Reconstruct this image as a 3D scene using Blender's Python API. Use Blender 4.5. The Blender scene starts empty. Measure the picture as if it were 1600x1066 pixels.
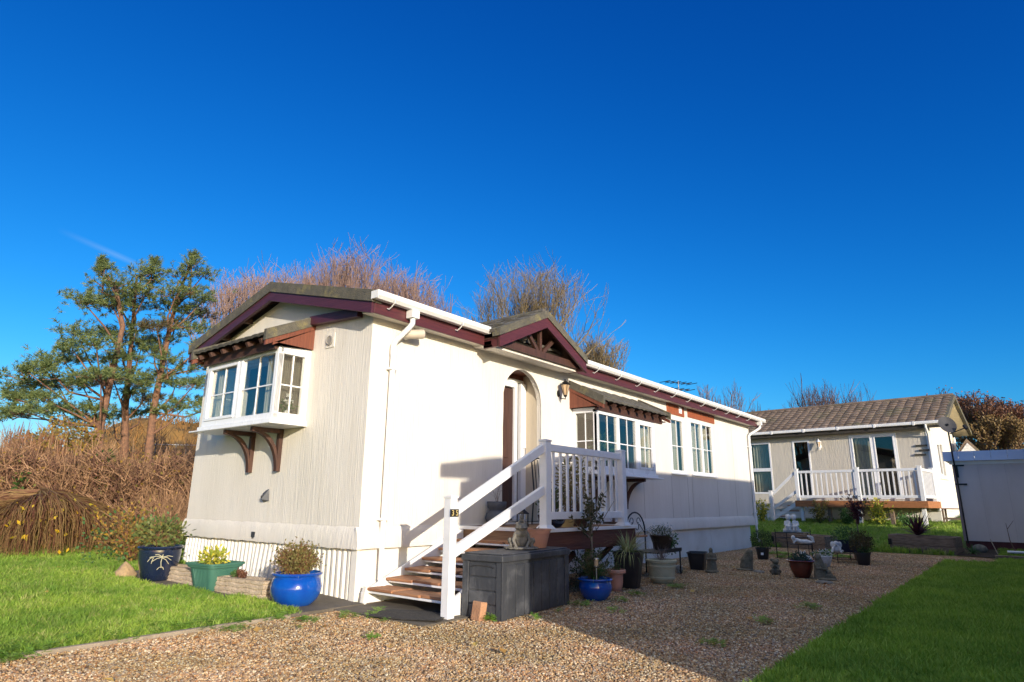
import bpy, bmesh, math, random
import numpy as np
from mathutils import Vector, Matrix
from mathutils.geometry import tessellate_polygon
S = bpy.context.scene
R_ = math.radians

# ------------------------------------------------------------------ camera, sky, sun, exposure
CX, CY, CZ = -4.4238, -5.6168, 1.05
FPX, PITCH, ROLL, YAW = 975.76, 0.25317, 0.009921, 0.675604
_F = Vector((math.cos(YAW)*math.cos(PITCH), math.sin(YAW)*math.cos(PITCH), math.sin(PITCH)))
_R = Vector((math.sin(YAW), -math.cos(YAW), 0)); _U = _R.cross(_F)
_R2 = _R*math.cos(ROLL)+_U*math.sin(ROLL); _U2 = -_R*math.sin(ROLL)+_U*math.cos(ROLL)
cam = bpy.data.objects.new('camera', bpy.data.cameras.new('camera'))
S.collection.objects.link(cam); S.camera = cam
M3 = Matrix((_R2, _U2, -_F)).transposed()
cam.matrix_world = Matrix.Translation((CX, CY, CZ)) @ M3.to_4x4()
cam.data.sensor_width = 36; cam.data.lens = FPX*36/1600; cam.data.clip_end = 3000; cam.data.clip_start = .05
S.render.resolution_x = 1024; S.render.resolution_y = 682

SUN_DIR = Vector((-.625, -1.306, .315)).normalized()        # towards the sun
elev = math.asin(SUN_DIR.z); azim = math.atan2(SUN_DIR.x, SUN_DIR.y)
w = bpy.data.worlds.new('World'); S.world = w; w.use_nodes = True
nt = w.node_tree; nt.nodes.clear()
wo = nt.nodes.new('ShaderNodeOutputWorld'); bg = nt.nodes.new('ShaderNodeBackground')
sky = nt.nodes.new('ShaderNodeTexSky'); sky.sky_type = 'NISHITA'; sky.sun_disc = False
sky.sun_elevation = elev; sky.sun_rotation = azim % (2*math.pi)
sky.altitude = 200; sky.air_density = 1.0; sky.dust_density = 1.0; sky.ozone_density = 3.0
bg.inputs['Strength'].default_value = .15
def wn(k, **kw):
    n_ = nt.nodes.new(k)
    for a_, b_ in kw.items(): setattr(n_, a_, b_)
    return n_
WL = nt.links.new
def wm_(op, a_, b_, clamp=False):
    n_ = wn('ShaderNodeMath', operation=op, use_clamp=clamp)
    for i_, v_ in enumerate((a_, b_)):
        if hasattr(v_, 'links'): WL(v_, n_.inputs[i_])
        else: n_.inputs[i_].default_value = v_
    return n_.outputs[0]
# clear winter air: each band of the physical sky gets its own contrast, never brighter than the physical one
sc = wn('ShaderNodeSeparateColor'); WL(sky.outputs[0], sc.inputs[0]); cc_ = wn('ShaderNodeCombineColor')
for ch_, (k_, p_) in enumerate(((.024, 3.0), (.23, 1.48), (.60, 1.04))):
    WL(wm_('MINIMUM', wm_('MULTIPLY', wm_('POWER', sc.outputs[ch_], p_), k_), sc.outputs[ch_]), cc_.inputs[ch_])
# a veil added overhead, out of view, to lift ground shade, and one faint vapour trail low on the left
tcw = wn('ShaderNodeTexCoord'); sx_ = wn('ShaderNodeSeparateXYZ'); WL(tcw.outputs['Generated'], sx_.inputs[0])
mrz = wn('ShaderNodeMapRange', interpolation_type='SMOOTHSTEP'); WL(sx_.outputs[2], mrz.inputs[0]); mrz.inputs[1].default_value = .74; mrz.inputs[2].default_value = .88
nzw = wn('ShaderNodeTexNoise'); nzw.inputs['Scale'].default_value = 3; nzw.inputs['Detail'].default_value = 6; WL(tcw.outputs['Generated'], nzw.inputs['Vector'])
fill_veil = wm_('MULTIPLY', mrz.outputs[0], wm_('ADD', nzw.outputs[0], .35, True))
va, vb = (_F*FPX + _R2*(30-800) - _U2*(332-533)).normalized(), (_F*FPX + _R2*(212-800) - _U2*(412-533)).normalized()
vn = va.cross(vb).normalized(); vt = (vb-va).normalized(); vm = ((va+vb)/2).normalized()
def wdot(v_): d_ = wn('ShaderNodeVectorMath', operation='DOT_PRODUCT'); WL(tcw.outputs['Generated'], d_.inputs[0]); d_.inputs[1].default_value = v_; return d_.outputs['Value']
across = wm_('SUBTRACT', 1, wm_('MULTIPLY', wm_('ABSOLUTE', wdot(vn), 0), 190), True)
along = wm_('SUBTRACT', 1, wm_('MULTIPLY', wm_('ABSOLUTE', wm_('SUBTRACT', wdot(vt), vt.dot(vm)+.045), 0), 14), True)
trail = wm_('MULTIPLY', wm_('MULTIPLY', across, along), wm_('MULTIPLY', wm_('GREATER_THAN', wdot(vm), .5), .19))
mxv = wn('ShaderNodeMix', data_type='RGBA'); WL(fill_veil, mxv.inputs[0]); WL(cc_.outputs[0], mxv.inputs[6]); mxv.inputs[7].default_value = (3.0, 3.1, 3.2, 1)
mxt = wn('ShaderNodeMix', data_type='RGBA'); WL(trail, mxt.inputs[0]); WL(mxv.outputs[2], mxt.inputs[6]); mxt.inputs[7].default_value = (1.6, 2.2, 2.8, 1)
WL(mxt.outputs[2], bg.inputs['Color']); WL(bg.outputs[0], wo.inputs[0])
sl = bpy.data.lights.new('sun', 'SUN'); sl.energy = 2.6; sl.angle = R_(.5); sl.color = (1, .90, .76)
so = bpy.data.objects.new('sun', sl); S.collection.objects.link(so)
so.rotation_euler = SUN_DIR.to_track_quat('Z', 'Y').to_euler()
S.view_settings.view_transform = 'Standard'; S.view_settings.look = 'None'; S.view_settings.gamma = 1
S.view_settings.exposure = 1.12
S.view_settings.use_curve_mapping = False

def ray(px, py):
    return (_F*FPX + _R2*(px-800) - _U2*(py-533)).normalized()
def at(px, py, D):                         # a world point seen at pixel px,py (photo pixels), D metres off horizontally
    d = ray(px, py); h = math.hypot(d.x, d.y); return Vector((CX, CY, CZ)) + d*(D/h)

# ------------------------------------------------------------------ helpers
COL = S.collection
rnd = random.Random(7)
ORG = {}
class MB:
    def __init__(s): s.v = []; s.f = []
    def add(s, vs, fs):
        n = len(s.v); s.v += [tuple(a) for a in vs]; s.f += [tuple(i+n for i in f) for f in fs]; return s
    def box(s, x0, x1, y0, y1, z0, z1):
        return s.add([(x0,y0,z0),(x1,y0,z0),(x1,y1,z0),(x0,y1,z0),(x0,y0,z1),(x1,y0,z1),(x1,y1,z1),(x0,y1,z1)],
                     [(0,3,2,1),(4,5,6,7),(0,1,5,4),(1,2,6,5),(2,3,7,6),(3,0,4,7)])
    def cbox(s, c, sx, sy, sz, rot=None):
        vs = [Vector((a*sx/2, b*sy/2, e*sz/2)) for e in (-1,1) for a, b in ((-1,-1),(1,-1),(1,1),(-1,1))]
        if rot is not None: vs = [rot @ q for q in vs]
        return s.add([q+Vector(c) for q in vs], [(0,3,2,1),(4,5,6,7),(0,1,5,4),(1,2,6,5),(2,3,7,6),(3,0,4,7)])
    def beam(s, p0, p1, w, h, up=(0,0,1)):
        p0, p1 = Vector(p0), Vector(p1); d = (p1-p0).normalized(); u = Vector(up)
        a = d.cross(u).normalized(); b = a.cross(d).normalized()
        vs = [p + a*(i*w/2) + b*(j*h/2) for p in (p0, p1) for i, j in ((-1,-1),(1,-1),(1,1),(-1,1))]
        return s.add(vs, [(0,3,2,1),(4,5,6,7),(0,1,5,4),(1,2,6,5),(2,3,7,6),(3,0,4,7)])
    def tube(s, pts, rad, n=8, cap=True):
        pts = [Vector(p) for p in pts]
        if not hasattr(rad, '__len__'): rad = [rad]*len(pts)
        rings = []; ref = None; b0 = len(s.v)
        for i, p in enumerate(pts):
            d = (pts[min(i+1, len(pts)-1)] - pts[max(i-1, 0)])
            d = d.normalized() if d.length > 1e-9 else Vector((0,0,1))
            if ref is None: ref = Vector((1,0,0)) if abs(d.x) < .9 else Vector((0,1,0))
            a = (ref - d*ref.dot(d)).normalized(); ref = a; b = d.cross(a)
            for k in range(n):
                t = 2*math.pi*k/n; s.v.append(tuple(p + (a*math.cos(t)+b*math.sin(t))*rad[i]))
        for i in range(len(pts)-1):
            for k in range(n):
                k2 = (k+1) % n; s.f.append((b0+i*n+k, b0+i*n+k2, b0+(i+1)*n+k2, b0+(i+1)*n+k))
        if cap:
            s.f.append(tuple(b0+k for k in reversed(range(n)))); s.f.append(tuple(b0+(len(pts)-1)*n+k for k in range(n)))
        return s
    def lathe(s, c, prof, n=40, sq=0, sx=1, sy=1, rot=0):
        c = Vector(c); b0 = len(s.v)
        for r, z in prof:
            for k in range(n):
                t = 2*math.pi*k/n; ct, st = math.cos(t), math.sin(t)
                if sq: e = (abs(ct)**sq + abs(st)**sq)**(-1/sq); ct *= e; st *= e
                x, y = r*ct*sx, r*st*sy
                s.v.append((c.x + x*math.cos(rot)-y*math.sin(rot), c.y + x*math.sin(rot)+y*math.cos(rot), c.z+z))
        for i in range(len(prof)-1):
            for k in range(n):
                k2 = (k+1) % n; s.f.append((b0+i*n+k, b0+i*n+k2, b0+(i+1)*n+k2, b0+(i+1)*n+k))
        s.f.append(tuple(b0+k for k in reversed(range(n)))); s.f.append(tuple(b0+(len(prof)-1)*n+k for k in range(n)))
        return s
    def ell(s, c, rx, ry, rz, n=12, m=8, rot=None):
        c = Vector(c); b0 = len(s.v)
        for i in range(1, m):
            ph = math.pi*i/m
            for k in range(n):
                t = 2*math.pi*k/n; q = Vector((rx*math.sin(ph)*math.cos(t), ry*math.sin(ph)*math.sin(t), rz*math.cos(ph)))
                if rot is not None: q = rot @ q
                s.v.append(tuple(c+q))
        top = len(s.v); q1 = Vector((0,0,rz)); q2 = Vector((0,0,-rz))
        if rot is not None: q1 = rot @ q1; q2 = rot @ q2
        s.v.append(tuple(c+q1)); s.v.append(tuple(c+q2))
        for i in range(m-2):
            for k in range(n):
                k2 = (k+1) % n; s.f.append((b0+i*n+k, b0+(i+1)*n+k, b0+(i+1)*n+k2, b0+i*n+k2))
        for k in range(n):
            k2 = (k+1) % n; s.f.append((top, b0+k, b0+k2)); s.f.append((top+1, b0+(m-2)*n+k2, b0+(m-2)*n+k))
        return s
    def panel(s, outer, holes, fn, t):
        """flat plate with holes: 2D loops mapped by fn(a,b,depth)"""
        loops = [outer]+list(holes); flat = [p for l in loops for p in l]
        tris = tessellate_polygon([[Vector((p[0], p[1], 0)) for p in l] for l in loops])
        n = len(flat); b0 = len(s.v)
        s.v += [tuple(fn(p[0], p[1], 0)) for p in flat] + [tuple(fn(p[0], p[1], t)) for p in flat]
        for a, b, c in tris: s.f.append((b0+a, b0+b, b0+c)); s.f.append((b0+n+c, b0+n+b, b0+n+a))
        o = 0
        for l in loops:
            m = len(l)
            for i in range(m):
                j = (i+1) % m; s.f.append((b0+o+i, b0+o+j, b0+n+o+j, b0+n+o+i))
            o += m
        return s
    def prism(s, poly, fn, t): return s.panel(poly, [], fn, t)
    def build(s, name, mat, parent=None, smooth=False, bevel=0, org=None, fix=True, seg=2):
        me = bpy.data.meshes.new(name)
        o0 = Vector(ORG[parent.name]) if parent is not None else Vector(org if org is not None else (0,0,0))
        v = np.array(s.v, dtype=np.float32).reshape(-1, 3) - np.array(o0, dtype=np.float32)
        me.from_pydata(v.tolist(), [], s.f)
        if fix and len(s.f) < 60000:
            bm = bmesh.new(); bm.from_mesh(me); bmesh.ops.recalc_face_normals(bm, faces=bm.faces); bm.to_mesh(me); bm.free()
        me.materials.append(mat)
        if smooth: me.polygons.foreach_set('use_smooth', [True]*len(me.polygons))
        o = bpy.data.objects.new(name, me); COL.objects.link(o)
        ORG[o.name] = tuple(o0)
        if parent is not None: o.parent = parent
        else: o.location = o0
        if bevel:
            b = o.modifiers.new('bevel', 'BEVEL'); b.width = bevel; b.segments = seg; b.limit_method = 'ANGLE'; b.angle_limit = R_(40)
        if smooth and smooth != 'all':
            try: me.set_sharp_from_angle(angle=R_(42))
            except Exception: pass
        return o
def tag(o, label=None, cat=None, group=None, kind=None):
    if label: o['label'] = label
    if cat: o['category'] = cat
    if group: o['group'] = group
    if kind: o['kind'] = kind
    return o
def thing(name, loc, label, cat, group=None):
    o = bpy.data.objects.new(name, None); COL.objects.link(o); o.location = loc; o.empty_display_size = .1
    ORG[o.name] = tuple(loc); return tag(o, label, cat, group)
def copy_tree(o, parent=None):
    c = o.copy(); COL.objects.link(c); c.parent = parent
    for ch in list(o.children): copy_tree(ch, c)
    return c

# ------------------------------------------------------------------ materials
def newmat(name):
    m = bpy.data.materials.new(name); m.use_nodes = True; t = m.node_tree
    return m, t, t.nodes['Principled BSDF']
def N(t, k, **kw):
    n = t.nodes.new(k)
    for a, b in kw.items(): setattr(n, a, b)
    return n
def pm(name, c1, c2=None, scale=6, rough=.6, bump=0, bscale=60, stretch=(1,1,1), metal=0, coat=0, detail=5,
       dirt=None, dscale=1.5, dlo=.55, dhi=.75, spec=.5, rvar=.1, trans=0, sss=0):
    m, t, b = newmat(name); L = t.links.new
    tc = N(t, 'ShaderNodeTexCoord'); mp = N(t, 'ShaderNodeMapping'); L(tc.outputs['Object'], mp.inputs[0]); mp.inputs['Scale'].default_value = stretch
    b.inputs['Roughness'].default_value = rough; b.inputs['Metallic'].default_value = metal
    b.inputs['Coat Weight'].default_value = coat; b.inputs['Specular IOR Level'].default_value = spec
    c2 = c2 or tuple(x*.82 for x in c1)
    n = N(t, 'ShaderNodeTexNoise'); n.inputs['Scale'].default_value = scale; n.inputs['Detail'].default_value = detail; L(mp.outputs[0], n.inputs['Vector'])
    r = N(t, 'ShaderNodeValToRGB'); r.color_ramp.elements[0].position = .32; r.color_ramp.elements[1].position = .68
    r.color_ramp.elements[0].color = (*c1, 1); r.color_ramp.elements[1].color = (*c2, 1); L(n.outputs[0], r.inputs[0])
    out = r.outputs[0]
    if dirt:
        n3 = N(t, 'ShaderNodeTexNoise'); n3.inputs['Scale'].default_value = dscale; n3.inputs['Detail'].default_value = 8; n3.inputs['Roughness'].default_value = .7
        L(tc.outputs['Object'], n3.inputs['Vector'])
        mr = N(t, 'ShaderNodeMapRange'); mr.inputs[1].default_value = dlo; mr.inputs[2].default_value = dhi; L(n3.outputs[0], mr.inputs[0])
        mx = N(t, 'ShaderNodeMix', data_type='RGBA'); L(mr.outputs[0], mx.inputs[0]); L(out, mx.inputs[6]); mx.inputs[7].default_value = (*dirt, 1); out = mx.outputs[2]
    L(out, b.inputs['Base Color'])
    if rvar:
        rr = N(t, 'ShaderNodeMapRange'); rr.inputs[3].default_value = max(0, rough-rvar); rr.inputs[4].default_value = min(1, rough+rvar); L(n.outputs[0], rr.inputs[0]); L(rr.outputs[0], b.inputs['Roughness'])
    if bump:
        n2 = N(t, 'ShaderNodeTexNoise'); n2.inputs['Scale'].default_value = bscale; n2.inputs['Detail'].default_value = 6; L(mp.outputs[0], n2.inputs['Vector'])
        bp = N(t, 'ShaderNodeBump'); bp.inputs['Strength'].default_value = bump; bp.inputs['Distance'].default_value = .02; L(n2.outputs[0], bp.inputs['Height']); L(bp.outputs[0], b.inputs['Normal'])
    return m

def wall_mat(name, c1, c2, strength=.5, vs=38, zs=1.6):
    """troweled render with wavering vertical ribs"""
    m, t, b = newmat(name); L = t.links.new
    tc = N(t, 'ShaderNodeTexCoord'); mp = N(t, 'ShaderNodeMapping'); L(tc.outputs['Object'], mp.inputs[0]); mp.inputs['Scale'].default_value = (vs, vs, zs)
    n = N(t, 'ShaderNodeTexNoise'); n.inputs['Scale'].default_value = 1; n.inputs['Detail'].default_value = 3; n.inputs['Distortion'].default_value = .4; L(mp.outputs[0], n.inputs['Vector'])
    nf = N(t, 'ShaderNodeTexNoise'); nf.inputs['Scale'].default_value = 140; nf.inputs['Detail'].default_value = 2; L(tc.outputs['Object'], nf.inputs['Vector'])
    ad = N(t, 'ShaderNodeMath', operation='MULTIPLY_ADD'); L(nf.outputs[0], ad.inputs[0]); ad.inputs[1].default_value = .18; L(n.outputs[0], ad.inputs[2])
    bp = N(t, 'ShaderNodeBump'); bp.inputs['Strength'].default_value = strength; bp.inputs['Distance'].default_value = .02; L(ad.outputs[0], bp.inputs['Height']); L(bp.outputs[0], b.inputs['Normal'])
    big = N(t, 'ShaderNodeTexNoise'); big.inputs['Scale'].default_value = .9; big.inputs['Detail'].default_value = 9; big.inputs['Roughness'].default_value = .65
    mp2 = N(t, 'ShaderNodeMapping'); mp2.inputs['Scale'].default_value = (1.6, 1.6, .7); L(tc.outputs['Object'], mp2.inputs[0]); L(mp2.outputs[0], big.inputs['Vector'])
    r = N(t, 'ShaderNodeValToRGB'); r.color_ramp.elements[0].position = .4; r.color_ramp.elements[1].position = .72
    r.color_ramp.elements[0].color = (*c1, 1); r.color_ramp.elements[1].color = (*c2, 1); L(big.outputs[0], r.inputs[0])
    mp3 = N(t, 'ShaderNodeMapping'); mp3.inputs['Scale'].default_value = (5, 5, .35); L(tc.outputs['Object'], mp3.inputs[0])
    st = N(t, 'ShaderNodeTexNoise'); st.inputs['Scale'].default_value = 1.3; st.inputs['Detail'].default_value = 7; L(mp3.outputs[0], st.inputs['Vector'])
    sr = N(t, 'ShaderNodeMapRange'); sr.inputs[1].default_value = .56; sr.inputs[2].default_value = .78; sr.inputs[4].default_value = .20; L(st.outputs[0], sr.inputs[0])
    mx = N(t, 'ShaderNodeMix', data_type='RGBA'); L(sr.outputs[0], mx.inputs[0]); L(r.outputs[0], mx.inputs[6]); mx.inputs[7].default_value = (c2[0]*.72, c2[1]*.66, c2[2]*.56, 1)
    L(mx.outputs[2], b.inputs['Base Color']); b.inputs['Roughness'].default_value = .8; b.inputs['Specular IOR Level'].default_value = .25
    return m

def wood_mat(name, c1, c2, axis='x', rough=.7, scale=3, bump=.3):
    st = {'x': (1, 14, 14), 'y': (14, 1, 14), 'z': (14, 14, 1)}[axis]
    return pm(name, c1, c2, scale=scale, rough=rough, bump=bump, bscale=scale*2.2, stretch=st, detail=8)

WALL = wall_mat('cream_render', (.74, .70, .625), (.67, .63, .55), .42, 50, 2.2)
WALL_N = wall_mat('beige_render', (.60, .555, .47), (.53, .49, .41), .6, 34, 4)
SKIRT = pm('white_skirt', (.80, .78, .72), (.70, .67, .60), scale=2, rough=.5, bump=.08, bscale=40, dirt=(.55, .50, .42), dscale=2.5, dlo=.58, dhi=.8)
UPVC = pm('white_upvc', (.82, .83, .84), (.78, .79, .80), scale=3, rough=.28, rvar=.05)
WPAINT = pm('white_railing', (.80, .80, .81), (.72, .72, .72), scale=8, rough=.38, dirt=(.5, .46, .4), dscale=5, dlo=.66, dhi=.85)
GUTTER = pm('white_gutter', (.82, .82, .81), (.74, .74, .72), scale=4, rough=.3, dirt=(.45, .45, .40), dscale=6, dlo=.62, dhi=.85)
MAROON = wood_mat('maroon_cladding', (.10, .024, .026), (.065, .016, .019), 'x', .45, 3, .2)
MAROON_Y = wood_mat('maroon_cladding_cross', (.085, .022, .032), (.055, .014, .022), 'y', .45, 3, .2)
BROWN = wood_mat('brown_timber', (.085, .036, .022), (.045, .020, .014), 'z', .6)
REDBROWN = wood_mat('redbrown_board', (.20, .06, .03), (.12, .035, .02), 'z', .55)
ORANGEB = wood_mat('orange_brown_board', (.36, .10, .035), (.26, .07, .025), 'z', .5)
VERGE = pm('lichen_verge', (.075, .070, .055), (.12, .11, .085), scale=9, rough=.9, bump=.6, bscale=60, dirt=(.22, .19, .08), dscale=4, dlo=.52, dhi=.68)
ROOFT = pm('roof_tile', (.075, .068, .058), (.13, .12, .10), scale=5, rough=.9, bump=.5, bscale=50, dirt=(.16, .15, .06), dscale=3, dlo=.55, dhi=.75)
ROOFN = pm('concrete_tile', (.24, .175, .13), (.13, .095, .07), scale=3, rough=.9, bump=.4, bscale=50, dirt=(.10, .11, .05), dscale=.8, dlo=.5, dhi=.75)
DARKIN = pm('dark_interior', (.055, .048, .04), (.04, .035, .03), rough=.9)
ROOMW = pm('room_paint', (.42, .38, .32), (.38, .34, .29), rough=.9)
BLUEGL = pm('blue_glaze', (.004, .045, .30), (.006, .10, .46), scale=3.5, rough=.16, coat=.6, rvar=.1, bump=.15, bscale=11, dirt=(.02, .025, .06), dscale=5, dlo=.60, dhi=.85)
NAVYGL = pm('navy_glaze', (.008, .014, .035), (.012, .02, .05), scale=5, rough=.18, coat=.5, bump=.08, bscale=14)
REDGL = pm('red_brown_glaze', (.16, .03, .018), (.09, .02, .014), scale=4, rough=.25, coat=.3)
GREENPL = pm('green_plastic', (.06, .165, .125), (.045, .14, .105), scale=3, rough=.45)
TERRA = pm('terracotta', (.54, .28, .20), (.45, .22, .15), scale=6, rough=.85, bump=.15, dirt=(.5, .38, .3), dscale=8)
BLACKPL = pm('black_plastic', (.02, .02, .022), (.03, .03, .032), rough=.45)
GREYPL = pm('grey_plastic', (.05, .054, .062), (.035, .038, .045), rough=.5)
CREAMST = pm('cream_stone', (.50, .47, .32), (.40, .37, .25), scale=8, rough=.9, bump=.3)
TROUGH = pm('cast_stone', (.50, .40, .29), (.38, .30, .21), scale=7, rough=.95, bump=.7, bscale=40, dirt=(.22, .2, .12), dscale=4, dlo=.6, dhi=.8)
STONE = pm('weathered_stone', (.20, .17, .12), (.10, .09, .06), scale=12, rough=.95, bump=.6, bscale=70, dirt=(.25, .22, .16), dscale=14)
FROGST = pm('grey_cast_stone', (.22, .20, .17), (.10, .095, .08), scale=14, rough=.9, bump=.5, bscale=80)
WHITEST = pm('white_plaster', (.72, .72, .72), (.5, .5, .5), scale=16, rough=.8, bump=.25, bscale=80)
ROCK = pm('tan_rock', (.42, .29, .15), (.30, .21, .12), scale=6, rough=.95, bump=.8, bscale=25)
BRICK = pm('tan_brick', (.46, .25, .14), (.38, .19, .10), scale=9, rough=.95, bump=.5)
IRON = pm('black_iron', (.015, .015, .017), rough=.4, metal=.3)
STEEL = pm('brushed_steel', (.45, .45, .46), rough=.3, metal=1)
BOXM = pm('resin_wood_panel', (.055, .058, .066), (.034, .037, .044), scale=2.2, rough=.5, bump=.35, bscale=9, stretch=(3, 3, .8), dirt=(.13, .135, .145), dscale=3.2, dlo=.5, dhi=.75)
MAT = pm('rubber_mat', (.045, .042, .04), (.028, .026, .025), scale=40, rough=.9, bump=.7, bscale=160)
TREAD = wood_mat('weathered_tread', (.46, .23, .11), (.27, .12, .06), 'y', .75, 2.5, .5)
DECKB = wood_mat('deck_board', (.30, .17, .09), (.20, .11, .06), 'y', .75, 2.5, .5)
FASCB = wood_mat('deck_fascia_board', (.13, .048, .028), (.085, .03, .02), 'x', .7, 2.5, .5)
NDECK = wood_mat('orange_deck_board', (.42, .17, .06), (.28, .11, .04), 'y', .7, 2.5, .4)
OLDWOOD = wood_mat('old_sleeper', (.27, .20, .145), (.14, .10, .075), 'y', .9, 2.5, .8)
CONC = pm('damp_concrete', (.15, .125, .095), (.095, .08, .06), scale=4, rough=.9, bump=.5, bscale=45, dirt=(.16, .14, .11), dscale=3)
KERBM = pm('pale_kerb', (.34, .28, .21), (.22, .18, .13), scale=6, rough=.95, bump=.5)
PATCH = pm('orange_petal', (.9, .38, .02), (.85, .25, .01), rough=.6)
SOIL = pm('soil', (.05, .035, .022), (.03, .02, .014), scale=30, rough=1, bump=.9, bscale=90)
SHEDM = wall_mat('grey_sprayed_wall', (.70, .62, .57), (.62, .55, .50), .25, 60, 60)
BLUEFELT = pm('blue_grey_metal', (.46, .55, .68), (.38, .46, .60), scale=2, rough=.5)
SHEDBASE = pm('red_brown_base', (.12, .03, .03), (.08, .02, .02), rough=.8)
CURT = pm('sheer_curtain', (.50, .49, .42), (.34, .34, .28), scale=9, rough=.9, stretch=(3, 3, .3))
SHADE = pm('lamp_shade', (.75, .62, .45), rough=.8)
BLIND = pm('dark_blind', (.17, .155, .13), (.13, .12, .10), rough=.8)
LGLASS = pm('frosted_amber_glass', (.55, .38, .22), rough=.2)
DISH = pm('dish_grey', (.045, .045, .05), rough=.7)

def glass_mat():
    m, t, b = newmat('window_glass'); L = t.links.new
    for n in list(t.nodes):
        if n.type != 'OUTPUT_MATERIAL': t.nodes.remove(n)
    out = [n for n in t.nodes if n.type == 'OUTPUT_MATERIAL'][0]
    g = N(t, 'ShaderNodeBsdfGlossy'); g.inputs['Roughness'].default_value = .01; g.inputs['Color'].default_value = (.95, .88, .82, 1)
    tr = N(t, 'ShaderNodeBsdfTransparent'); tr.inputs['Color'].default_value = (.90, .91, .88, 1)
    ge = N(t, 'ShaderNodeNewGeometry'); dt = N(t, 'ShaderNodeVectorMath', operation='DOT_PRODUCT'); L(ge.outputs['Incoming'], dt.inputs[0]); L(ge.outputs['Normal'], dt.inputs[1])
    ab = N(t, 'ShaderNodeMath', operation='ABSOLUTE'); L(dt.outputs['Value'], ab.inputs[0]); om = N(t, 'ShaderNodeMath', operation='SUBTRACT'); om.inputs[0].default_value = 1; L(ab.outputs[0], om.inputs[1])
    pw = N(t, 'ShaderNodeMath', operation='POWER'); L(om.outputs[0], pw.inputs[0]); pw.inputs[1].default_value = 4
    fr = N(t, 'ShaderNodeMath', operation='MULTIPLY_ADD'); L(pw.outputs[0], fr.inputs[0]); fr.inputs[1].default_value = .8; fr.inputs[2].default_value = .07
    nz = N(t, 'ShaderNodeTexNoise'); nz.inputs['Scale'].default_value = 2.2; bp = N(t, 'ShaderNodeBump'); bp.inputs['Strength'].default_value = .03
    tc = N(t, 'ShaderNodeTexCoord'); L(tc.outputs['Object'], nz.inputs['Vector']); L(nz.outputs[0], bp.inputs['Height']); L(bp.outputs[0], g.inputs['Normal'])
    mx = N(t, 'ShaderNodeMixShader'); L(fr.outputs[0], mx.inputs[0]); L(tr.outputs[0], mx.inputs[1]); L(g.outputs[0], mx.inputs[2]); L(mx.outputs[0], out.inputs[0])
    return m
GLASS = glass_mat()

def leaf_mat(name, c1, c2, rough=.55, trans=.25):
    m, t, b = newmat(name); L = t.links.new
    geo = N(t, 'ShaderNodeNewGeometry'); r = N(t, 'ShaderNodeValToRGB')
    r.color_ramp.elements[0].color = (*c1, 1); r.color_ramp.elements[1].color = (*c2, 1)
    L(geo.outputs['Random Per Island'], r.inputs[0]); L(r.outputs[0], b.inputs['Base Color']); b.inputs['Roughness'].default_value = rough
    b.inputs['Specular IOR Level'].default_value = .3
    if trans:
        out = [n for n in t.nodes if n.type == 'OUTPUT_MATERIAL'][0]
        tl = N(t, 'ShaderNodeBsdfTranslucent'); L(r.outputs[0], tl.inputs[0]); mx = N(t, 'ShaderNodeMixShader'); mx.inputs[0].default_value = trans
        L(b.outputs[0], mx.inputs[1]); L(tl.outputs[0], mx.inputs[2]); L(mx.outputs[0], out.inputs[0])
    return m
def inst_mat(name, cols, rough=.7, trans=0, spec=.3):
    """colour picked per scattered piece"""
    m, t, b = newmat(name); L = t.links.new
    oi = N(t, 'ShaderNodeObjectInfo'); r = N(t, 'ShaderNodeValToRGB'); el = r.color_ramp.elements
    while len(el) < len(cols): el.new(.5)
    for i, c in enumerate(cols): el[i].position = i/(len(cols)-1); el[i].color = (*c, 1)
    L(oi.outputs['Random'], r.inputs[0])
    nl = N(t, 'ShaderNodeTexNoise'); nl.inputs['Scale'].default_value = 1.1; nl.inputs['Detail'].default_value = 5; L(oi.outputs['Location'], nl.inputs['Vector'])
    ml = N(t, 'ShaderNodeMapRange'); ml.inputs[1].default_value = .35; ml.inputs[2].default_value = .65; ml.inputs[3].default_value = .74; ml.inputs[4].default_value = 1.14; L(nl.outputs[0], ml.inputs[0])
    hv = N(t, 'ShaderNodeHueSaturation'); L(r.outputs[0], hv.inputs['Color']); L(ml.outputs[0], hv.inputs['Value'])
    mh = N(t, 'ShaderNodeMapRange'); mh.inputs[1].default_value = .35; mh.inputs[2].default_value = .65; mh.inputs[3].default_value = .512; mh.inputs[4].default_value = .488; L(nl.outputs[0], mh.inputs[0]); L(mh.outputs[0], hv.inputs['Hue'])
    L(hv.outputs[0], b.inputs['Base Color']); b.inputs['Roughness'].default_value = rough; b.inputs['Specular IOR Level'].default_value = spec
    if trans:
        out = [n for n in t.nodes if n.type == 'OUTPUT_MATERIAL'][0]
        tl = N(t, 'ShaderNodeBsdfTranslucent'); L(r.outputs[0], tl.inputs[0]); mx = N(t, 'ShaderNodeMixShader'); mx.inputs[0].default_value = trans
        L(b.outputs[0], mx.inputs[1]); L(tl.outputs[0], mx.inputs[2]); L(mx.outputs[0], out.inputs[0])
    return m
NEEDLE = leaf_mat('pine_needles', (.11, .17, .06), (.30, .34, .12), .6, .35)
NEEDLEB = leaf_mat('rusty_pine_needles', (.16, .10, .05), (.09, .10, .045), .6, .2)
LEAFG = leaf_mat('green_leaves', (.035, .085, .02), (.09, .15, .035))
LEAFD = leaf_mat('dark_leaves', (.04, .08, .025), (.10, .14, .045))
LEAFY = leaf_mat('variegated_leaves', (.62, .52, .06), (.20, .28, .04))
LEAFO = leaf_mat('olive_leaves', (.14, .13, .04), (.24, .20, .07))
LEAFA = leaf_mat('autumn_leaves', (.42, .24, .05), (.14, .15, .04))
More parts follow.
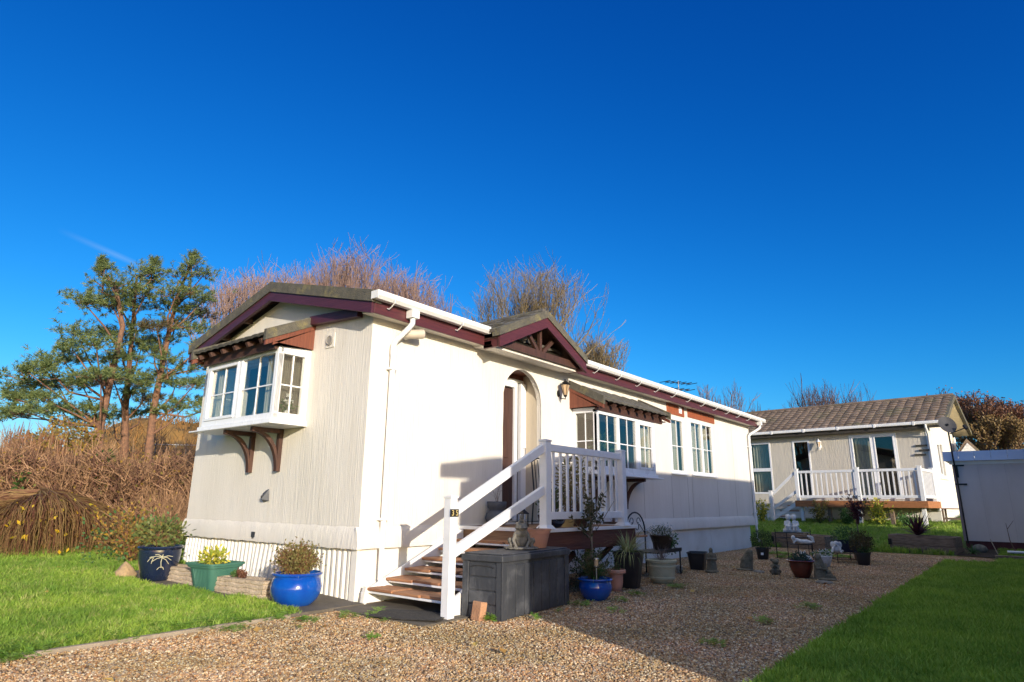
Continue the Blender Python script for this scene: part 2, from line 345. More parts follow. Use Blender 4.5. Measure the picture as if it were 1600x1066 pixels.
LEAFP = leaf_mat('purple_leaves', (.06, .018, .03), (.11, .035, .05))
LEAFR = leaf_mat('russet_leaves', (.12, .05, .035), (.20, .10, .06))
LEAFS = leaf_mat('striped_grass_blades', (.20, .25, .08), (.48, .46, .22))
LEAFM = leaf_mat('bush_green_leaves', (.05, .12, .035), (.10, .19, .06))
HEATHW = leaf_mat('white_heather', (.85, .85, .88), (.38, .40, .42))
BARKP = pm('pine_bark', (.26, .13, .075), (.13, .075, .05), scale=10, rough=.95, bump=.8, bscale=30)
TWIG_P = leaf_mat('mauve_twigs', (.19, .125, .11), (.31, .215, .18), .9, 0)
TWIG_O = leaf_mat('olive_twigs', (.17, .13, .07), (.27, .21, .12), .9, 0)
TWIG_B = leaf_mat('brown_twigs', (.13, .075, .05), (.26, .16, .10), .85, 0)
TWIG_H = leaf_mat('hedge_twigs', (.12, .065, .035), (.42, .25, .14), .85, 0)
TWIG_W = leaf_mat('willow_twigs', (.24, .16, .06), (.10, .03, .02), .7, 0)
TWIG_R = leaf_mat('rust_stems', (.28, .12, .06), (.14, .075, .05), .8, 0)
BARKG = pm('grey_bark', (.17, .135, .10), (.26, .21, .15), scale=12, rough=.95, bump=.5)

# ------------------------------------------------------------------ terrain
def sm(t): t = min(1, max(0, t)); return t*t*(3-2*t)
def terr(x, y):
    return .0395*min(max(y, 0), 14)*(1-sm((x-1)/4)) + min(max(0, x-12.3)*.072, .75)
def grid_sheet(name, poly, step, mat, dz, dens=None, fine=None):
    """sheet following the terrain inside an axis-aligned polygon list of rects"""
    mb = MB(); idx = {}
    def vid(x, y):
        k = (round(x, 3), round(y, 3))
        if k not in idx: idx[k] = len(mb.v); mb.v.append((x, y, terr(x, y)+dz))
        return idx[k]
    for (x0, x1, y0, y1) in poly:
        nx = max(1, round((x1-x0)/step)); ny = max(1, round((y1-y0)/step))
        for i in range(nx):
            for j in range(ny):
                xa = x0+(x1-x0)*i/nx; xb = x0+(x1-x0)*(i+1)/nx; ya = y0+(y1-y0)*j/ny; yb = y0+(y1-y0)*(j+1)/ny
                mb.f.append((vid(xa, ya), vid(xb, ya), vid(xb, yb), vid(xa, yb)))
    return mb

def ground_mat():
    m, t, b = newmat('field_grass'); L = t.links.new
    tc = N(t, 'ShaderNodeTexCoord')
    n = N(t, 'ShaderNodeTexNoise'); n.inputs['Scale'].default_value = .35; n.inputs['Detail'].default_value = 10; L(tc.outputs['Object'], n.inputs['Vector'])
    r = N(t, 'ShaderNodeValToRGB'); r.color_ramp.elements[0].position = .35; r.color_ramp.elements[1].position = .7
    r.color_ramp.elements[0].color = (.07, .13, .02, 1); r.color_ramp.elements[1].color = (.13, .16, .035, 1); L(n.outputs[0], r.inputs[0]); L(r.outputs[0], b.inputs['Base Color'])
    n2 = N(t, 'ShaderNodeTexNoise'); n2.inputs['Scale'].default_value = 60; L(tc.outputs['Object'], n2.inputs['Vector'])
    bp = N(t, 'ShaderNodeBump'); bp.inputs['Strength'].default_value = .9; bp.inputs['Distance'].default_value = .05; L(n2.outputs[0], bp.inputs['Height']); L(bp.outputs[0], b.inputs['Normal'])
    b.inputs['Roughness'].default_value = 1; return m
def gravel_mat():
    m, t, b = newmat('gravel_bed'); L = t.links.new
    tc = N(t, 'ShaderNodeTexCoord')
    v = N(t, 'ShaderNodeTexVoronoi'); v.inputs['Scale'].default_value = 55; L(tc.outputs['Object'], v.inputs['Vector'])
    sx = N(t, 'ShaderNodeSeparateColor'); L(v.outputs['Color'], sx.inputs[0])
    r = N(t, 'ShaderNodeValToRGB'); el = r.color_ramp.elements
    for p in (.33, .66): el.new(p)
    for e, c in zip(el, ((.14, .08, .045), (.30, .18, .08), (.38, .25, .12), (.20, .13, .09))): e.color = (*c, 1)
    L(sx.outputs[0], r.inputs[0]); L(r.outputs[0], b.inputs['Base Color'])
    bp = N(t, 'ShaderNodeBump'); bp.inputs['Strength'].default_value = 1; bp.inputs['Distance'].default_value = .015; bp.invert = True
    L(v.outputs['Distance'], bp.inputs['Height']); L(bp.outputs[0], b.inputs['Normal']); b.inputs['Roughness'].default_value = .9
    return m
GRAVEL = gravel_mat()
# one big ground sheet to the horizon
mb = MB(); xs = sorted(set([-700, -300, -120, -60, -30, -16, -9] + [round(-5+i*.75, 3) for i in range(0, 48)] + [36, 45, 60, 120, 300, 700]))
ys = sorted(set([-700, -300, -120, -60, -30, -16, -9] + [round(-7+i*.75, 3) for i in range(0, 40)] + [28, 36, 45, 60, 120, 300, 700]))
for yy in ys:
    for xx in xs: mb.v.append((xx, yy, terr(xx, yy)-.004))
nx = len(xs)
for j in range(len(ys)-1):
    for i in range(nx-1): mb.f.append((j*nx+i, j*nx+i+1, (j+1)*nx+i+1, (j+1)*nx+i))
tag(mb.build('ground', ground_mat(), fix=False), kind='structure')
GR = [(-9, -.9, -4.2, -.14), (-.9, 11.1, -4.2, 0), (-9, -2, -7, -4.2), (11.1, 12.6, -6.2, 0)]
g = grid_sheet('gravel_drive', GR, .5, GRAVEL, .004).build('gravel_drive', GRAVEL, fix=False); tag(g, kind='structure')
sl_ = MB()
sl_.add([(-.86,-.14,.03),(.02,-.14,.03),(.02,3.95,.19),(-.9,3.3,.165),(-1.02,2.6,.125),(-.60,.45,.055)], [(0,1,2,3,4,5)])
sl_.add([(-.86,-.14,.03),(.02,-.14,.03),(.02,3.95,.19),(-.9,3.3,.165),(-1.02,2.6,.125),(-.60,.45,.055),(-.86,-.14,-.05),(.02,-.14,-.05),(.02,3.95,-.05),(-.9,3.3,-.05),(-1.02,2.6,-.05),(-.60,.45,-.05)],
        [(i, i+6, (i+1) % 6+6, (i+1) % 6) for i in range(6)])
tag(sl_.build('concrete_path', CONC), kind='structure')
sp = MB().box(-.35, 1.0, -1.42, -.142, -.05, .022); tag(sp.build('entrance_slab', CONC), kind='structure')
kb = MB()
for k in range(3): kb.box(-9+2.72*k, -9+2.72*k+2.71, -.19, -.14, -.05, .035)
tag(kb.build('lawn_kerb', KERBM, bevel=.008), kind='structure')
kb = MB()
for k in range(5): kb.box(-2+2.6*k, -2+2.6*k+2.58, -4.235, -4.19, -.05, .03)
tag(kb.build('timber_edging', OLDWOOD, bevel=.006), kind='structure')
MOUND = lambda x, y: 0

# ------------------------------------------------------------------ scatter (geometry nodes) for gravel and grass
def src_col(name, objs):
    c = bpy.data.collections.new(name)
    for o in objs: c.objects.link(o)
    return c
def raw_obj(name, vs, fs, mat, smooth=False):
    me = bpy.data.meshes.new(name); me.from_pydata([tuple(v) for v in vs], [], fs); me.materials.append(mat)
    if smooth: me.polygons.foreach_set('use_smooth', [True]*len(me.polygons))
    return bpy.data.objects.new(name, me)
def scatter(name, mb, densf, col, smin, smax, tilt, seed, label, cat, up=True):
    """emitter mesh + geometry nodes; densf(x,y) -> pieces per m2"""
    me = bpy.data.meshes.new(name); me.from_pydata(mb.v, [], mb.f)
    at_ = me.attributes.new('dens', 'FLOAT', 'POINT'); at_.data.foreach_set('value', [densf(v[0], v[1]) for v in mb.v])
    o = bpy.data.objects.new(name, me); COL.objects.link(o)
    ng = bpy.data.node_groups.new(name, 'GeometryNodeTree')
    ng.interface.new_socket('Geometry', in_out='INPUT', socket_type='NodeSocketGeometry'); ng.interface.new_socket('Geometry', in_out='OUTPUT', socket_type='NodeSocketGeometry')
    gi = ng.nodes.new('NodeGroupInput'); go = ng.nodes.new('NodeGroupOutput'); L = ng.links.new
    d = ng.nodes.new('GeometryNodeDistributePointsOnFaces'); d.inputs['Seed'].default_value = seed
    na = ng.nodes.new('GeometryNodeInputNamedAttribute'); na.data_type = 'FLOAT'; na.inputs['Name'].default_value = 'dens'
    L(gi.outputs[0], d.inputs['Mesh']); L(na.outputs['Attribute'], d.inputs['Density'])
    ci = ng.nodes.new('GeometryNodeCollectionInfo'); ci.inputs['Collection'].default_value = col; ci.inputs['Separate Children'].default_value = True; ci.inputs['Reset Children'].default_value = True
    ip = ng.nodes.new('GeometryNodeInstanceOnPoints'); ip.inputs['Pick Instance'].default_value = True
    rv = ng.nodes.new('FunctionNodeRandomValue'); rv.data_type = 'FLOAT_VECTOR'
    rv.inputs['Min'].default_value = (-tilt, -tilt, 0); rv.inputs['Max'].default_value = (tilt, tilt, 6.283); rv.inputs['Seed'].default_value = seed+1
    rs = ng.nodes.new('FunctionNodeRandomValue'); rs.data_type = 'FLOAT'; rs.inputs[2].default_value = smin; rs.inputs[3].default_value = smax; rs.inputs['Seed'].default_value = seed+2
    L(d.outputs['Points'], ip.inputs['Points']); L(ci.outputs[0], ip.inputs['Instance']); L(rv.outputs[0], ip.inputs['Rotation']); L(rs.outputs[1], ip.inputs['Scale'])
    L(ip.outputs[0], go.inputs[0])
    mo = o.modifiers.new('scatter', 'NODES'); mo.node_group = ng
    tag(o, label, cat, kind='stuff'); return o

PEB = inst_mat('pebbles', [(.56, .37, .17), (.30, .13, .05), (.50, .32, .14), (.20, .15, .11), (.66, .52, .32), (.42, .23, .10), (.13, .09, .065), (.55, .38, .18), (.76, .66, .48), (.34, .19, .09), (.30, .27, .23), (.60, .36, .15), (.16, .10, .07)], .6)
pebs = []
pr = random.Random(3)
for k in range(7):
    bm = bmesh.new(); bmesh.ops.create_icosphere(bm, subdivisions=1, radius=.5)
    sx, sy, sz = pr.uniform(.8, 1.3), pr.uniform(.6, 1.0), pr.uniform(.4, .65)
    for v in bm.verts: v.co = Vector((v.co.x*sx, v.co.y*sy, v.co.z*sz))*pr.uniform(.82, 1.15)
    me = bpy.data.meshes.new('pebble'); bm.to_mesh(me); bm.free(); me.materials.append(PEB)
    pebs.append(bpy.data.objects.new('pebble', me))
pc = src_col('pebble_source', pebs)
def gdens(x, y):
    d = math.hypot(x-CX, y-CY)
    # thin out behind the camera
    if (x-CX)*_F.x + (y-CY)*_F.y < .5: return 150
    if d < 5: return 6000
    if d < 8: return 3800
    return 1700
em = grid_sheet('x', [(-4.4, -.9, -4.2, -.2), (-.9, -.36, -4.2, -.2), (-.36, 1.0, -4.2, -1.43), (1.0, 11.1, -4.2, -.02), (-2.6, -2, -4.6, -4.2), (11.1, 12.5, -5, -.05)], .25, None, .010)
scatter('gravel', em, gdens, pc, .009, .024, .6, 5, 'loose golden brown gravel covering the drive', 'gravel')

GRASS = inst_mat('grass_blades', [(.17, .32, .035), (.27, .43, .055), (.34, .47, .08), (.19, .34, .04), (.44, .47, .15)], .55, .35)
GRASS2 = inst_mat('shade_lawn_blades', [(.20, .34, .03), (.28, .45, .05), (.36, .50, .08), (.23, .37, .04)], .55, .3)
def clump(n, h, spread, seed, mat, wd=.0045):
    r = random.Random(seed); vs, fs = [], []
    for k in range(n):
        a = r.uniform(0, 6.28); d = r.uniform(0, spread); x, y = d*math.cos(a), d*math.sin(a)
        hh = h*r.uniform(.55, 1.15); ln = r.uniform(.15, .75)*hh; b = r.uniform(0, 6.28); fa = r.uniform(0, 6.28)
        wx, wy = wd*math.cos(fa), wd*math.sin(fa); lx, ly = ln*math.cos(b), ln*math.sin(b); i = len(vs)
        vs += [(x-wx, y-wy, 0), (x+wx, y+wy, 0), (x+lx*.3-wx*.8, y+ly*.3-wy*.8, hh*.55), (x+lx*.3+wx*.8, y+ly*.3+wy*.8, hh*.55), (x+lx, y+ly, hh)]
        fs += [(i, i+1, i+3, i+2), (i+2, i+3, i+4)]
    return raw_obj('grass_clump', vs, fs, mat)
def clover(n, spread, seed, mat):
    r = random.Random(seed); vs, fs = [], []
    for k in range(n):
        a = r.uniform(0, 6.28); d = r.uniform(0, spread); x, y = d*math.cos(a), d*math.sin(a); z = r.uniform(.015, .045)
        for j in range(3):
            t = a + j*2.1; s_ = r.uniform(.007, .012); i = len(vs)
            vs += [(x, y, z), (x+s_*math.cos(t-.5), y+s_*math.sin(t-.5), z+.003), (x+1.5*s_*math.cos(t), y+1.5*s_*math.sin(t), z+.001), (x+s_*math.cos(t+.5), y+s_*math.sin(t+.5), z+.003)]
            fs.append((i, i+1, i+2, i+3))
    return raw_obj('weed_clump', vs, fs, mat)
gc1 = src_col('grass_source', [clump(16, .062, .035, k, GRASS) for k in range(5)])
gc2 = src_col('grass_source_b', [clump(16, .055, .035, 20+k, GRASS2) for k in range(5)])
WEEDM = inst_mat('weed_leaves', [(.13, .27, .03), (.20, .35, .05), (.28, .42, .09)], .5, .3)
wc = src_col('weed_source', [clover(22, .05, 40+k, WEEDM) for k in range(4)])
def ld(x, y):
    d = math.hypot(x-CX, y-CY)*(1.12-.3*math.sin(x*2.1+1.3*math.sin(y*1.7))*math.cos(y*2.6+x))
    return 1500 if d < 6 else (1000 if d < 9 else (550 if d < 14 else 260))
lawnL = [(-9, -3.5, -.14, 3), (-3.5, -1.12, -.14, 3.6), (-1.12, -.88, -.14, 1.9), (-.88, -.66, -.1, 1.0), (-3.5, -1.12, 3.6, 10.6), (-1.12, 0, 3.3, 10.6), (-9, -3.5, 3, 10.6), (0, 2.2, 4.4, 11)]
gs = grid_sheet('x', lawnL, .5, None, .006); tag(gs.build('left_lawn', ground_mat(), fix=False), kind='structure')
em = grid_sheet('x', [(-5.5, -3.5, -.1, 6), (-3.5, -1.1, -.12, 3.6), (-1.1, -.88, -.12, 1.9), (-.88, -.68, -.12, 1.0), (-3.5, -1.12, 3.6, 9.5), (-1.12, 0, 3.6, 9.5), (0, 2, 4.6, 10)], .3, None, .006)
scatter('lawn_grass', em, ld, gc1, .65, 1.25, .25, 11, 'sunlit short green grass on the lawn beside the end wall', 'grass')
lawnR = [(-2, 11, -12, -4.24), (11, 16, -12, -4.9)]
gs = grid_sheet('x', lawnR, .5, None, .006); tag(gs.build('right_lawn', ground_mat(), fix=False), kind='structure')
em = grid_sheet('x', [(-1.6, 11, -6.2, -4.205), (11, 14, -6.6, -5.0)], .3, None, .006)
scatter('shaded_lawn_grass', em, lambda x, y: ld(x, y)*1.0, gc2, .7, 1.5, .25, 12, 'shaded green grass on the lawn right of the gravel', 'grass')
em = grid_sheet('x', [(12.7, 19.6, -4.2, 3.5), (19.6, 26, -8, -3.9), (13, 17, 3.5, 9)], .4, None, .0)
scatter('far_lawn_grass', em, lambda x, y: 170, gc1, 1.0, 2.4, .25, 13, 'green grass rising between the timber beds and the far home', 'grass')
wr = random.Random(9)
wm = MB()
for (x, y, r) in [(-.95, -.16, .16), (-.75, .1, .12), (-1.2, -.08, .2), (-1.7, -.05, .25), (-2.3, .02, .3), (-1.5, -.4, .12), (-.9, -.5, .12), (-.55, -.62, .1), (-.35, -.75, .08), (-.5, -1.0, .06), (-3.2, -.02, .35), (-2.0, .1, .3), (-1.4, .1, .25), (-2.7, .12, .3), (.2, -1.66, .07), (.55, -1.95, .08), (1.0, -1.9, .07), (1.55, -1.8, .12), (2.0, -2.0, .1), (1.4, -2.3, .08), (-1.6, -1.1, .05), (-.2, -1.75, .05), (-1.1, -.75, .06), (-.7, -.9, .05), (.6, -3.6, .12), (1.8, -3.6, .1), (3.0, -3.7, .1), (2.6, -1.9, .15), (-1.0, -1.5, .07), (-2.9, -.1, .3), (-.2, -.66, .07), (3.6, -1.95, .1), (9.5, -1.6, .25), (10.6, -2.4, .3), (12.2, -2.0, .3), (10.5, -1.2, .3)]:
    n0 = len(wm.v); wm.v.append((x, y, terr(x, y)+.012))
    for k in range(8):
        a = k*math.pi/4; q = r*wr.uniform(.6, 1.2); wm.v.append((x+q*math.cos(a), y+q*math.sin(a), terr(x, y)+.01))
    for k in range(8): wm.f.append((n0, n0+1+k, n0+1+(k+1) % 8))
scatter('ground_weeds', wm, lambda x, y: 230, wc, .7, 1.3, .3, 14, 'small bright green weeds creeping over gravel and path edges', 'weeds')

# ------------------------------------------------------------------ plant and tree makers
class Fast:
    """quick accumulator for many slivers"""
    def __init__(s): s.v = []; s.f = []
    def seg(s, p, q, r0, r1):
        d = q-p
        if d.length < 1e-6: return
        d.normalize(); a = d.orthogonal().normalized(); b = d.cross(a); i = len(s.v)
        for c, r in ((p, r0), (q, r1)):
            for k in range(3):
                t = 2.0944*k; s.v.append(tuple(c+(a*math.cos(t)+b*math.sin(t))*r))
        s.f += [(i, i+1, i+4, i+3), (i+1, i+2, i+5, i+4), (i+2, i, i+3, i+5)]
    def chain(s, pts, r0, r1):
        i = len(s.v); n = len(pts)
        for k, p in enumerate(pts):
            d = (pts[min(k+1, n-1)]-pts[max(k-1, 0)])
            if d.length < 1e-6: d = Vector((0, 0, 1))
            d.normalize(); ref = Vector((.3, .2, .93)) if abs(d.z) < .8 else Vector((1, .1, 0))
            a = d.cross(ref).normalized(); b = d.cross(a); r = r0+(r1-r0)*k/(n-1)
            for j in range(3): t = 2.0944*j; s.v.append(tuple(p+(a*math.cos(t)+b*math.sin(t))*r))
        for k in range(n-1):
            o = i+k*3
            s.f += [(o, o+1, o+4, o+3), (o+1, o+2, o+5, o+4), (o+2, o, o+3, o+5)]
    def leaf(s, p, d, l, w, nrm=None):
        d = d.normalized(); a = (nrm or d.orthogonal()); a = d.cross(a)
        a = a.normalized() if a.length > 1e-6 else d.orthogonal().normalized(); i = len(s.v)
        s.v += [tuple(p), tuple(p+d*l*.5+a*w*.5), tuple(p+d*l), tuple(p+d*l*.5-a*w*.5)]; s.f.append((i, i+1, i+2, i+3))
    def needle(s, p, q, w):
        d = q-p; a = d.orthogonal().normalized()*w; i = len(s.v); s.v += [tuple(p-a), tuple(p+a), tuple(q)]; s.f.append((i, i+1, i+2))
    def build(s, name, mat, parent=None, org=None):
        return MB.build(s, name, mat, parent, fix=False, org=org)
def rv(r, s=1): return Vector((r.uniform(-s, s), r.uniform(-s, s), r.uniform(-s, s)))
def rdir(r):
    while True:
        v = rv(r)
        if .05 < v.length < 1: return v.normalized()

def bare_tree(base, H, spread, seed, twig, label, group=None, upright=.5, stems=1, n1=16, n2=7, n3=6, n4=4, tr=None, rt=.012, leafm=None, crown0=.2, cat='tree', name='bare_tree'):
    r = random.Random(seed); base = Vector(base); t = thing(name, base, label, cat, group); T = MB(); K = Fast(); LV = Fast()
    tr = tr or H*.022; levels = [n1, n2, n3, n4]
    def branch(p, d, L, rad, lv):
        n = 6 if lv < 2 else 4; pts = [p.copy()]; cur = p.copy(); dd = d.copy()
        for i in range(n):
            dd = (dd + rv(r, .16+.05*lv) + Vector((0, 0, .07*upright*(1+lv*.4)))).normalized(); cur = cur + dd*(L/n); pts.append(cur.copy())
        end = max(rt*.5, rad*.35)
        if lv <= 1: T.tube(pts, [rad+(end-rad)*i/n for i in range(n+1)], 6, cap=False)
        else: K.chain(pts, rad, end)
        if leafm is not None and lv >= 3 and r.random() < .5:
            for q in pts[1:]: LV.leaf(q, rdir(r), .14, .09)
        if lv < 4:
            m = levels[lv]
            for k in range(m):
                f_ = crown0 + (1-crown0)*(k+r.random())/m if lv == 0 else .15+.85*(k+r.random())/m
                ii = min(n-1, int(f_*n)); q = pts[ii].lerp(pts[ii+1], f_*n-ii)
                dd0 = (pts[ii+1]-pts[ii]).normalized(); side = rdir(r); side = (side - dd0*side.dot(dd0)).normalized()
                ang = r.uniform(.45, 1.0)*(1.15-.35*upright); nd = (dd0*math.cos(ang)+side*math.sin(ang))
                nd.z = nd.z*.8+.25*upright; nd.normalize()
                if lv == 0: l2 = spread*(1.15-.65*f_)*r.uniform(.75, 1.15)
                else: l2 = L*(.62-.22*f_)*r.uniform(.7, 1.25)
                branch(q, nd, l2, max(rt, rad*(.5-.15*f_) if lv == 0 else rad*.5), lv+1)
    for s_ in range(stems):
        a = r.uniform(0, 6.28); d = Vector((math.cos(a)*.28, math.sin(a)*.28, 1)) if stems > 1 else Vector((rnd.uniform(-.05, .05), rnd.uniform(-.05, .05), 1))
        branch(base+Vector((r.uniform(-.2, .2), r.uniform(-.2, .2), -.1))*(stems > 1), d.normalized(), H*r.uniform(.85, 1)*.9, tr*(1 if stems == 1 else .6), 0)
    T.build('trunk', BARKG, t, smooth='all', fix=False); K.build('crown', twig, t)
    if leafm is not None and LV.f: LV.build('foliage', leafm, t)
    return t

def shrub(name, c, rx, rz, seed, mat, n, ll, lw, parent=None, stems=None, up=.3, dens_edge=.5):
    """leaf mass in an ellipsoid with random gaps"""
    r = random.Random(seed); K = Fast(); c = Vector(c); cl = [rdir(r)*r.uniform(.4, .9) for _ in range(9)]
    for _ in range(n):
        d = rdir(r); q = d*(r.random()**dens_edge)
        near = min((q-k).length for k in cl)
        if near > .55 and r.random() < .6: continue
        q = q*(1+.12*math.sin(5*d.x+seed)*math.cos(4*d.z))
        p = c+Vector((q.x*rx, q.y*rx, q.z*rz)); e = (d+rv(r, .8)+Vector((0, 0, up))).normalized(); K.leaf(p, e, ll*r.uniform(.6, 1.3), lw*r.uniform(.7, 1.2), rdir(r))
    return K.build(name, mat, parent)
def blades(name, c, n, L, w, seed, mat, parent, droop=1.0, rise=.9):
    r = random.Random(seed); K = Fast(); c = Vector(c)
    for _ in range(n):
        a = r.uniform(0, 6.28); o = Vector((math.cos(a), math.sin(a), 0)); l = L*r.uniform(.6, 1.1); e = r.uniform(.15, 1)*droop; p = c+o*r.uniform(0, .03)
        sd = Vector((-o.y, o.x, 0))*w; prev = None
        el = R_(r.uniform(88-55*rise, 88)); bend = R_(r.uniform(20, 130))*droop; q = p
        for i in range(7):
            f_ = i/6; ang = el-bend*f_; q = q+(o*math.cos(ang)+Vector((0, 0, math.sin(ang))))*(l/6 if i else 0); ww = sd*(1-f_**2*.95)
            j = len(K.v); K.v += [tuple(q-ww), tuple(q+ww)]
            if prev is not None: K.f.append((prev, prev+1, j+1, j))
            prev = j
    return K.build(name, mat, parent)
def twigs(name, c, n, L, spread, seed, mat, parent, rad=.003, sub=3, leafm=None, ls=.03):
    r = random.Random(seed); K = Fast(); LV = Fast(); c = Vector(c)
    for _ in range(n):
        a = r.uniform(0, 6.28); e = r.uniform(0, spread); d = Vector((math.cos(a)*e, math.sin(a)*e, 1)).normalized(); l = L*r.uniform(.55, 1.05)
        pts = [c+rv(r, .02)]
        for i in range(4): d = (d+rv(r, .2)).normalized(); pts.append(pts[-1]+d*l/4)
        K.chain(pts, rad, rad*.4)
        for s_ in range(sub):
            q = pts[r.randint(1, 3)]; dd = (d+rv(r, .8)).normalized(); e2 = q+dd*l*r.uniform(.2, .45); K.seg(q, e2, rad*.6, rad*.3)
            if leafm is not None:
                for _ in range(3): LV.leaf(q.lerp(e2, r.uniform(.4, 1)), rdir(r), ls*r.uniform(.7, 1.3), ls*.5)
        if leafm is not None:
            for q in pts[2:]:
                for _ in range(2): LV.leaf(q, (d+rv(r, 1)).normalized(), ls*r.uniform(.7, 1.3), ls*.5)
    o = K.build(name, mat, parent)
    if leafm is not None: LV.build('foliage', leafm, parent)
    return o

# pot profiles --------------------------------------------------------------
def pot_mesh(c, prof, **kw):
    """prof outer (r,z) bottom to rim; adds an inner wall and a soil level"""
    r1, z1 = prof[-1]; th = max(.008, r1*.06)
    inner = [(r1-th, z1), (r1-th*1.2, z1-th*1.5), (r1-th*1.5, z1-.12*z1-.01)]
    return MB().lathe(c, prof+inner, **kw)
def soil(c, r, z, parent, **kw):
    m = MB().lathe(c, [(r, z-.01), (r, z), (r*.5, z+.008), (r*.1, z+.012)], n=28, **kw); return m.build('soil', SOIL, parent, smooth=True)

# ================================================================== THE MAIN HOME
L_, W_ = 12.9, 3.95
home = thing('mobile_home', (0, 0, 0), 'long cream park home with maroon roof boards, bay windows and an arched porch', 'mobile home')
SEAM, EAVE = .555, 3.14
YM = 1.97
def zroof(y): return 3.34 + (.545)*(1-abs(y-YM)/2.17)          # top of tiles
fF = lambda a, b, t: (a, t, b)          # front wall: a=x b=z, t goes inward
fE = lambda a, b, t: (t, a, b)
arch = [(2.39, .80), (2.39, 2.50)] + [(2.86-.47*math.cos(k*math.pi/16), 2.50+.49*math.sin(k*math.pi/16)) for k in range(1, 16)] + [(3.33, 2.50), (3.33, .80)]
def rect(a, b, c, d): return [(a, c), (b, c), (b, d), (a, d)]
mb = MB().panel([(0, SEAM), (L_, SEAM), (L_, 3.30), (0, 3.30)], [arch, rect(4.25, 6.15, 1.62, 2.46), rect(7.9, 8.6, 1.68, 2.85), rect(8.93, 10.27, 1.69, 2.89)], fF, .09)
mb.build('front_wall', WALL, home)
gab = [(.002, SEAM), (W_-.002, SEAM), (W_-.002, 3.22), (YM, 3.70), (.002, 3.22)]
mb = MB().panel([(.091, SEAM), (W_-.091, SEAM), (W_-.091, 3.24), (YM, 3.72), (.091, 3.24)], [rect(1.3, 2.8, 2.02, 2.86)], lambda a, b, t: (t, a, b), .09)
mb.build('end_wall', WALL, home)
MB().panel([(.091, SEAM), (W_-.091, SEAM), (W_-.091, 3.24), (YM, 3.72), (.091, 3.24)], [], lambda a, b, t: (L_-t, a, b), .09).build('far_end_wall', WALL, home)
MB().box(0, L_, W_-.09, W_, SEAM, 3.28).build('back_wall', WALL, home)
# flared drip band at the foot of the render
for nm, fn, ln in (('drip_band', lambda a, b, t: (a, -t, b), (-.045, L_+.02)), ('drip_band', lambda a, b, t: (-t, a, b), (.0, W_+.03))):
    m = MB(); k = 60; prof = [(.0, SEAM-.003), (.042, SEAM-.003), (.045, SEAM+.02), (.036, SEAM+.15), (.016, SEAM+.20), (.002, SEAM+.225)]
    a0, a1 = ln
    vs = []
    for i in range(k+1):
        a = a0+(a1-a0)*i/k; wv = .004*math.sin(i*1.7)+.003*math.sin(i*.63)
        for (t, z) in prof: vs.append(fn(a, z+(wv if z > SEAM+.05 else wv*.8), t+(.002 if t > 0 else .001)))
    fs = [(i*6+j, i*6+j+1, (i+1)*6+j+1, (i+1)*6+j) for i in range(k) for j in range(5)]
    fs += [tuple(range(6)), tuple(k*6+j for j in reversed(range(6)))]
    m.add(vs, fs).build(nm, WALL, home, smooth=True)
# joints of the wall boards and faint run-off streaks
JG = pm('joint_grey', (.52, .48, .40), rough=.9)
for x in (6.62, 7.86, 8.66, 8.90, 10.36, 11.55): MB().box(x-.004, x+.004, -.003, -.0005, SEAM+.23, 1.60 if 7.8 < x < 10.4 else 3.1).build('wall_joint', JG, home)
# skirt below
m = MB(); x = .03
sk = [1.2, 1.2, 1.2, 1.2, 1.3, 1.3, 1.3, 1.3, 1.3, 1.4]
x = .0
for i, wdt in enumerate(sk):
    x1 = min(x+wdt, L_-.02); m.box(x+.028, x1-.0, .03+(.004 if i % 2 else 0), .06, -.06, SEAM-.006); x = x1+.006-.028
m.build('skirt_panel', SKIRT, home, bevel=.002)
m = MB()
def rib_panel(y0, y1, lean, off):
    n = int((y1-y0)/.088); vs = []; pr_ = [(0, 0), (.30, 0), (.40, .022), (.72, .022), (.82, 0)]
    cols = []
    for i in range(n):
        for f_, d_ in pr_: cols.append((y0+(i+f_)*(y1-y0)/n, d_))
    cols.append((y1, 0)); zb = -.05
    for (y, d_) in cols:
        vs.append((.034-d_-off, y+lean, zb)); vs.append((.034-d_-off, y, SEAM+.02))
    fs = [(2*i, 2*i+1, 2*i+3, 2*i+2) for i in range(len(cols)-1)]
    m.add(vs, fs)
rib_panel(.10, 1.14, 0, 0); rib_panel(1.15, 2.02, .10, .012); rib_panel(2.03, W_-.02, .04, 0)
m.build('ribbed_skirt', SKIRT, home, fix=False)
MB().box(-.0, .032, .0, .10, -.05, SEAM-.005).build('corner_trim', SKIRT, home, bevel=.004)
MB().box(.02, .05, .09, W_-.04, -.06, .045).build('base_rail', SKIRT, home)
# interior shell
MB().box(.10, L_-.1, .10, W_-.1, .60, .70).build('interior_floor', ROOMW, home)
MB().box(.10, L_-.1, .10, W_-.1, 3.02, 3.10).build('interior_ceiling', ROOMW, home)
m = MB(); m.box(3.6, 3.68, .1, W_-.1, .70, 3.02); m.box(7.2, 7.28, .1, W_-.1, .7, 3.02); m.box(8.70, 8.76, .1, W_-.1, .7, 3.02)
m.box(.1, L_-.1, W_-.14, W_-.1, .7, 3.02); m.build('interior_partition', ROOMW, home)

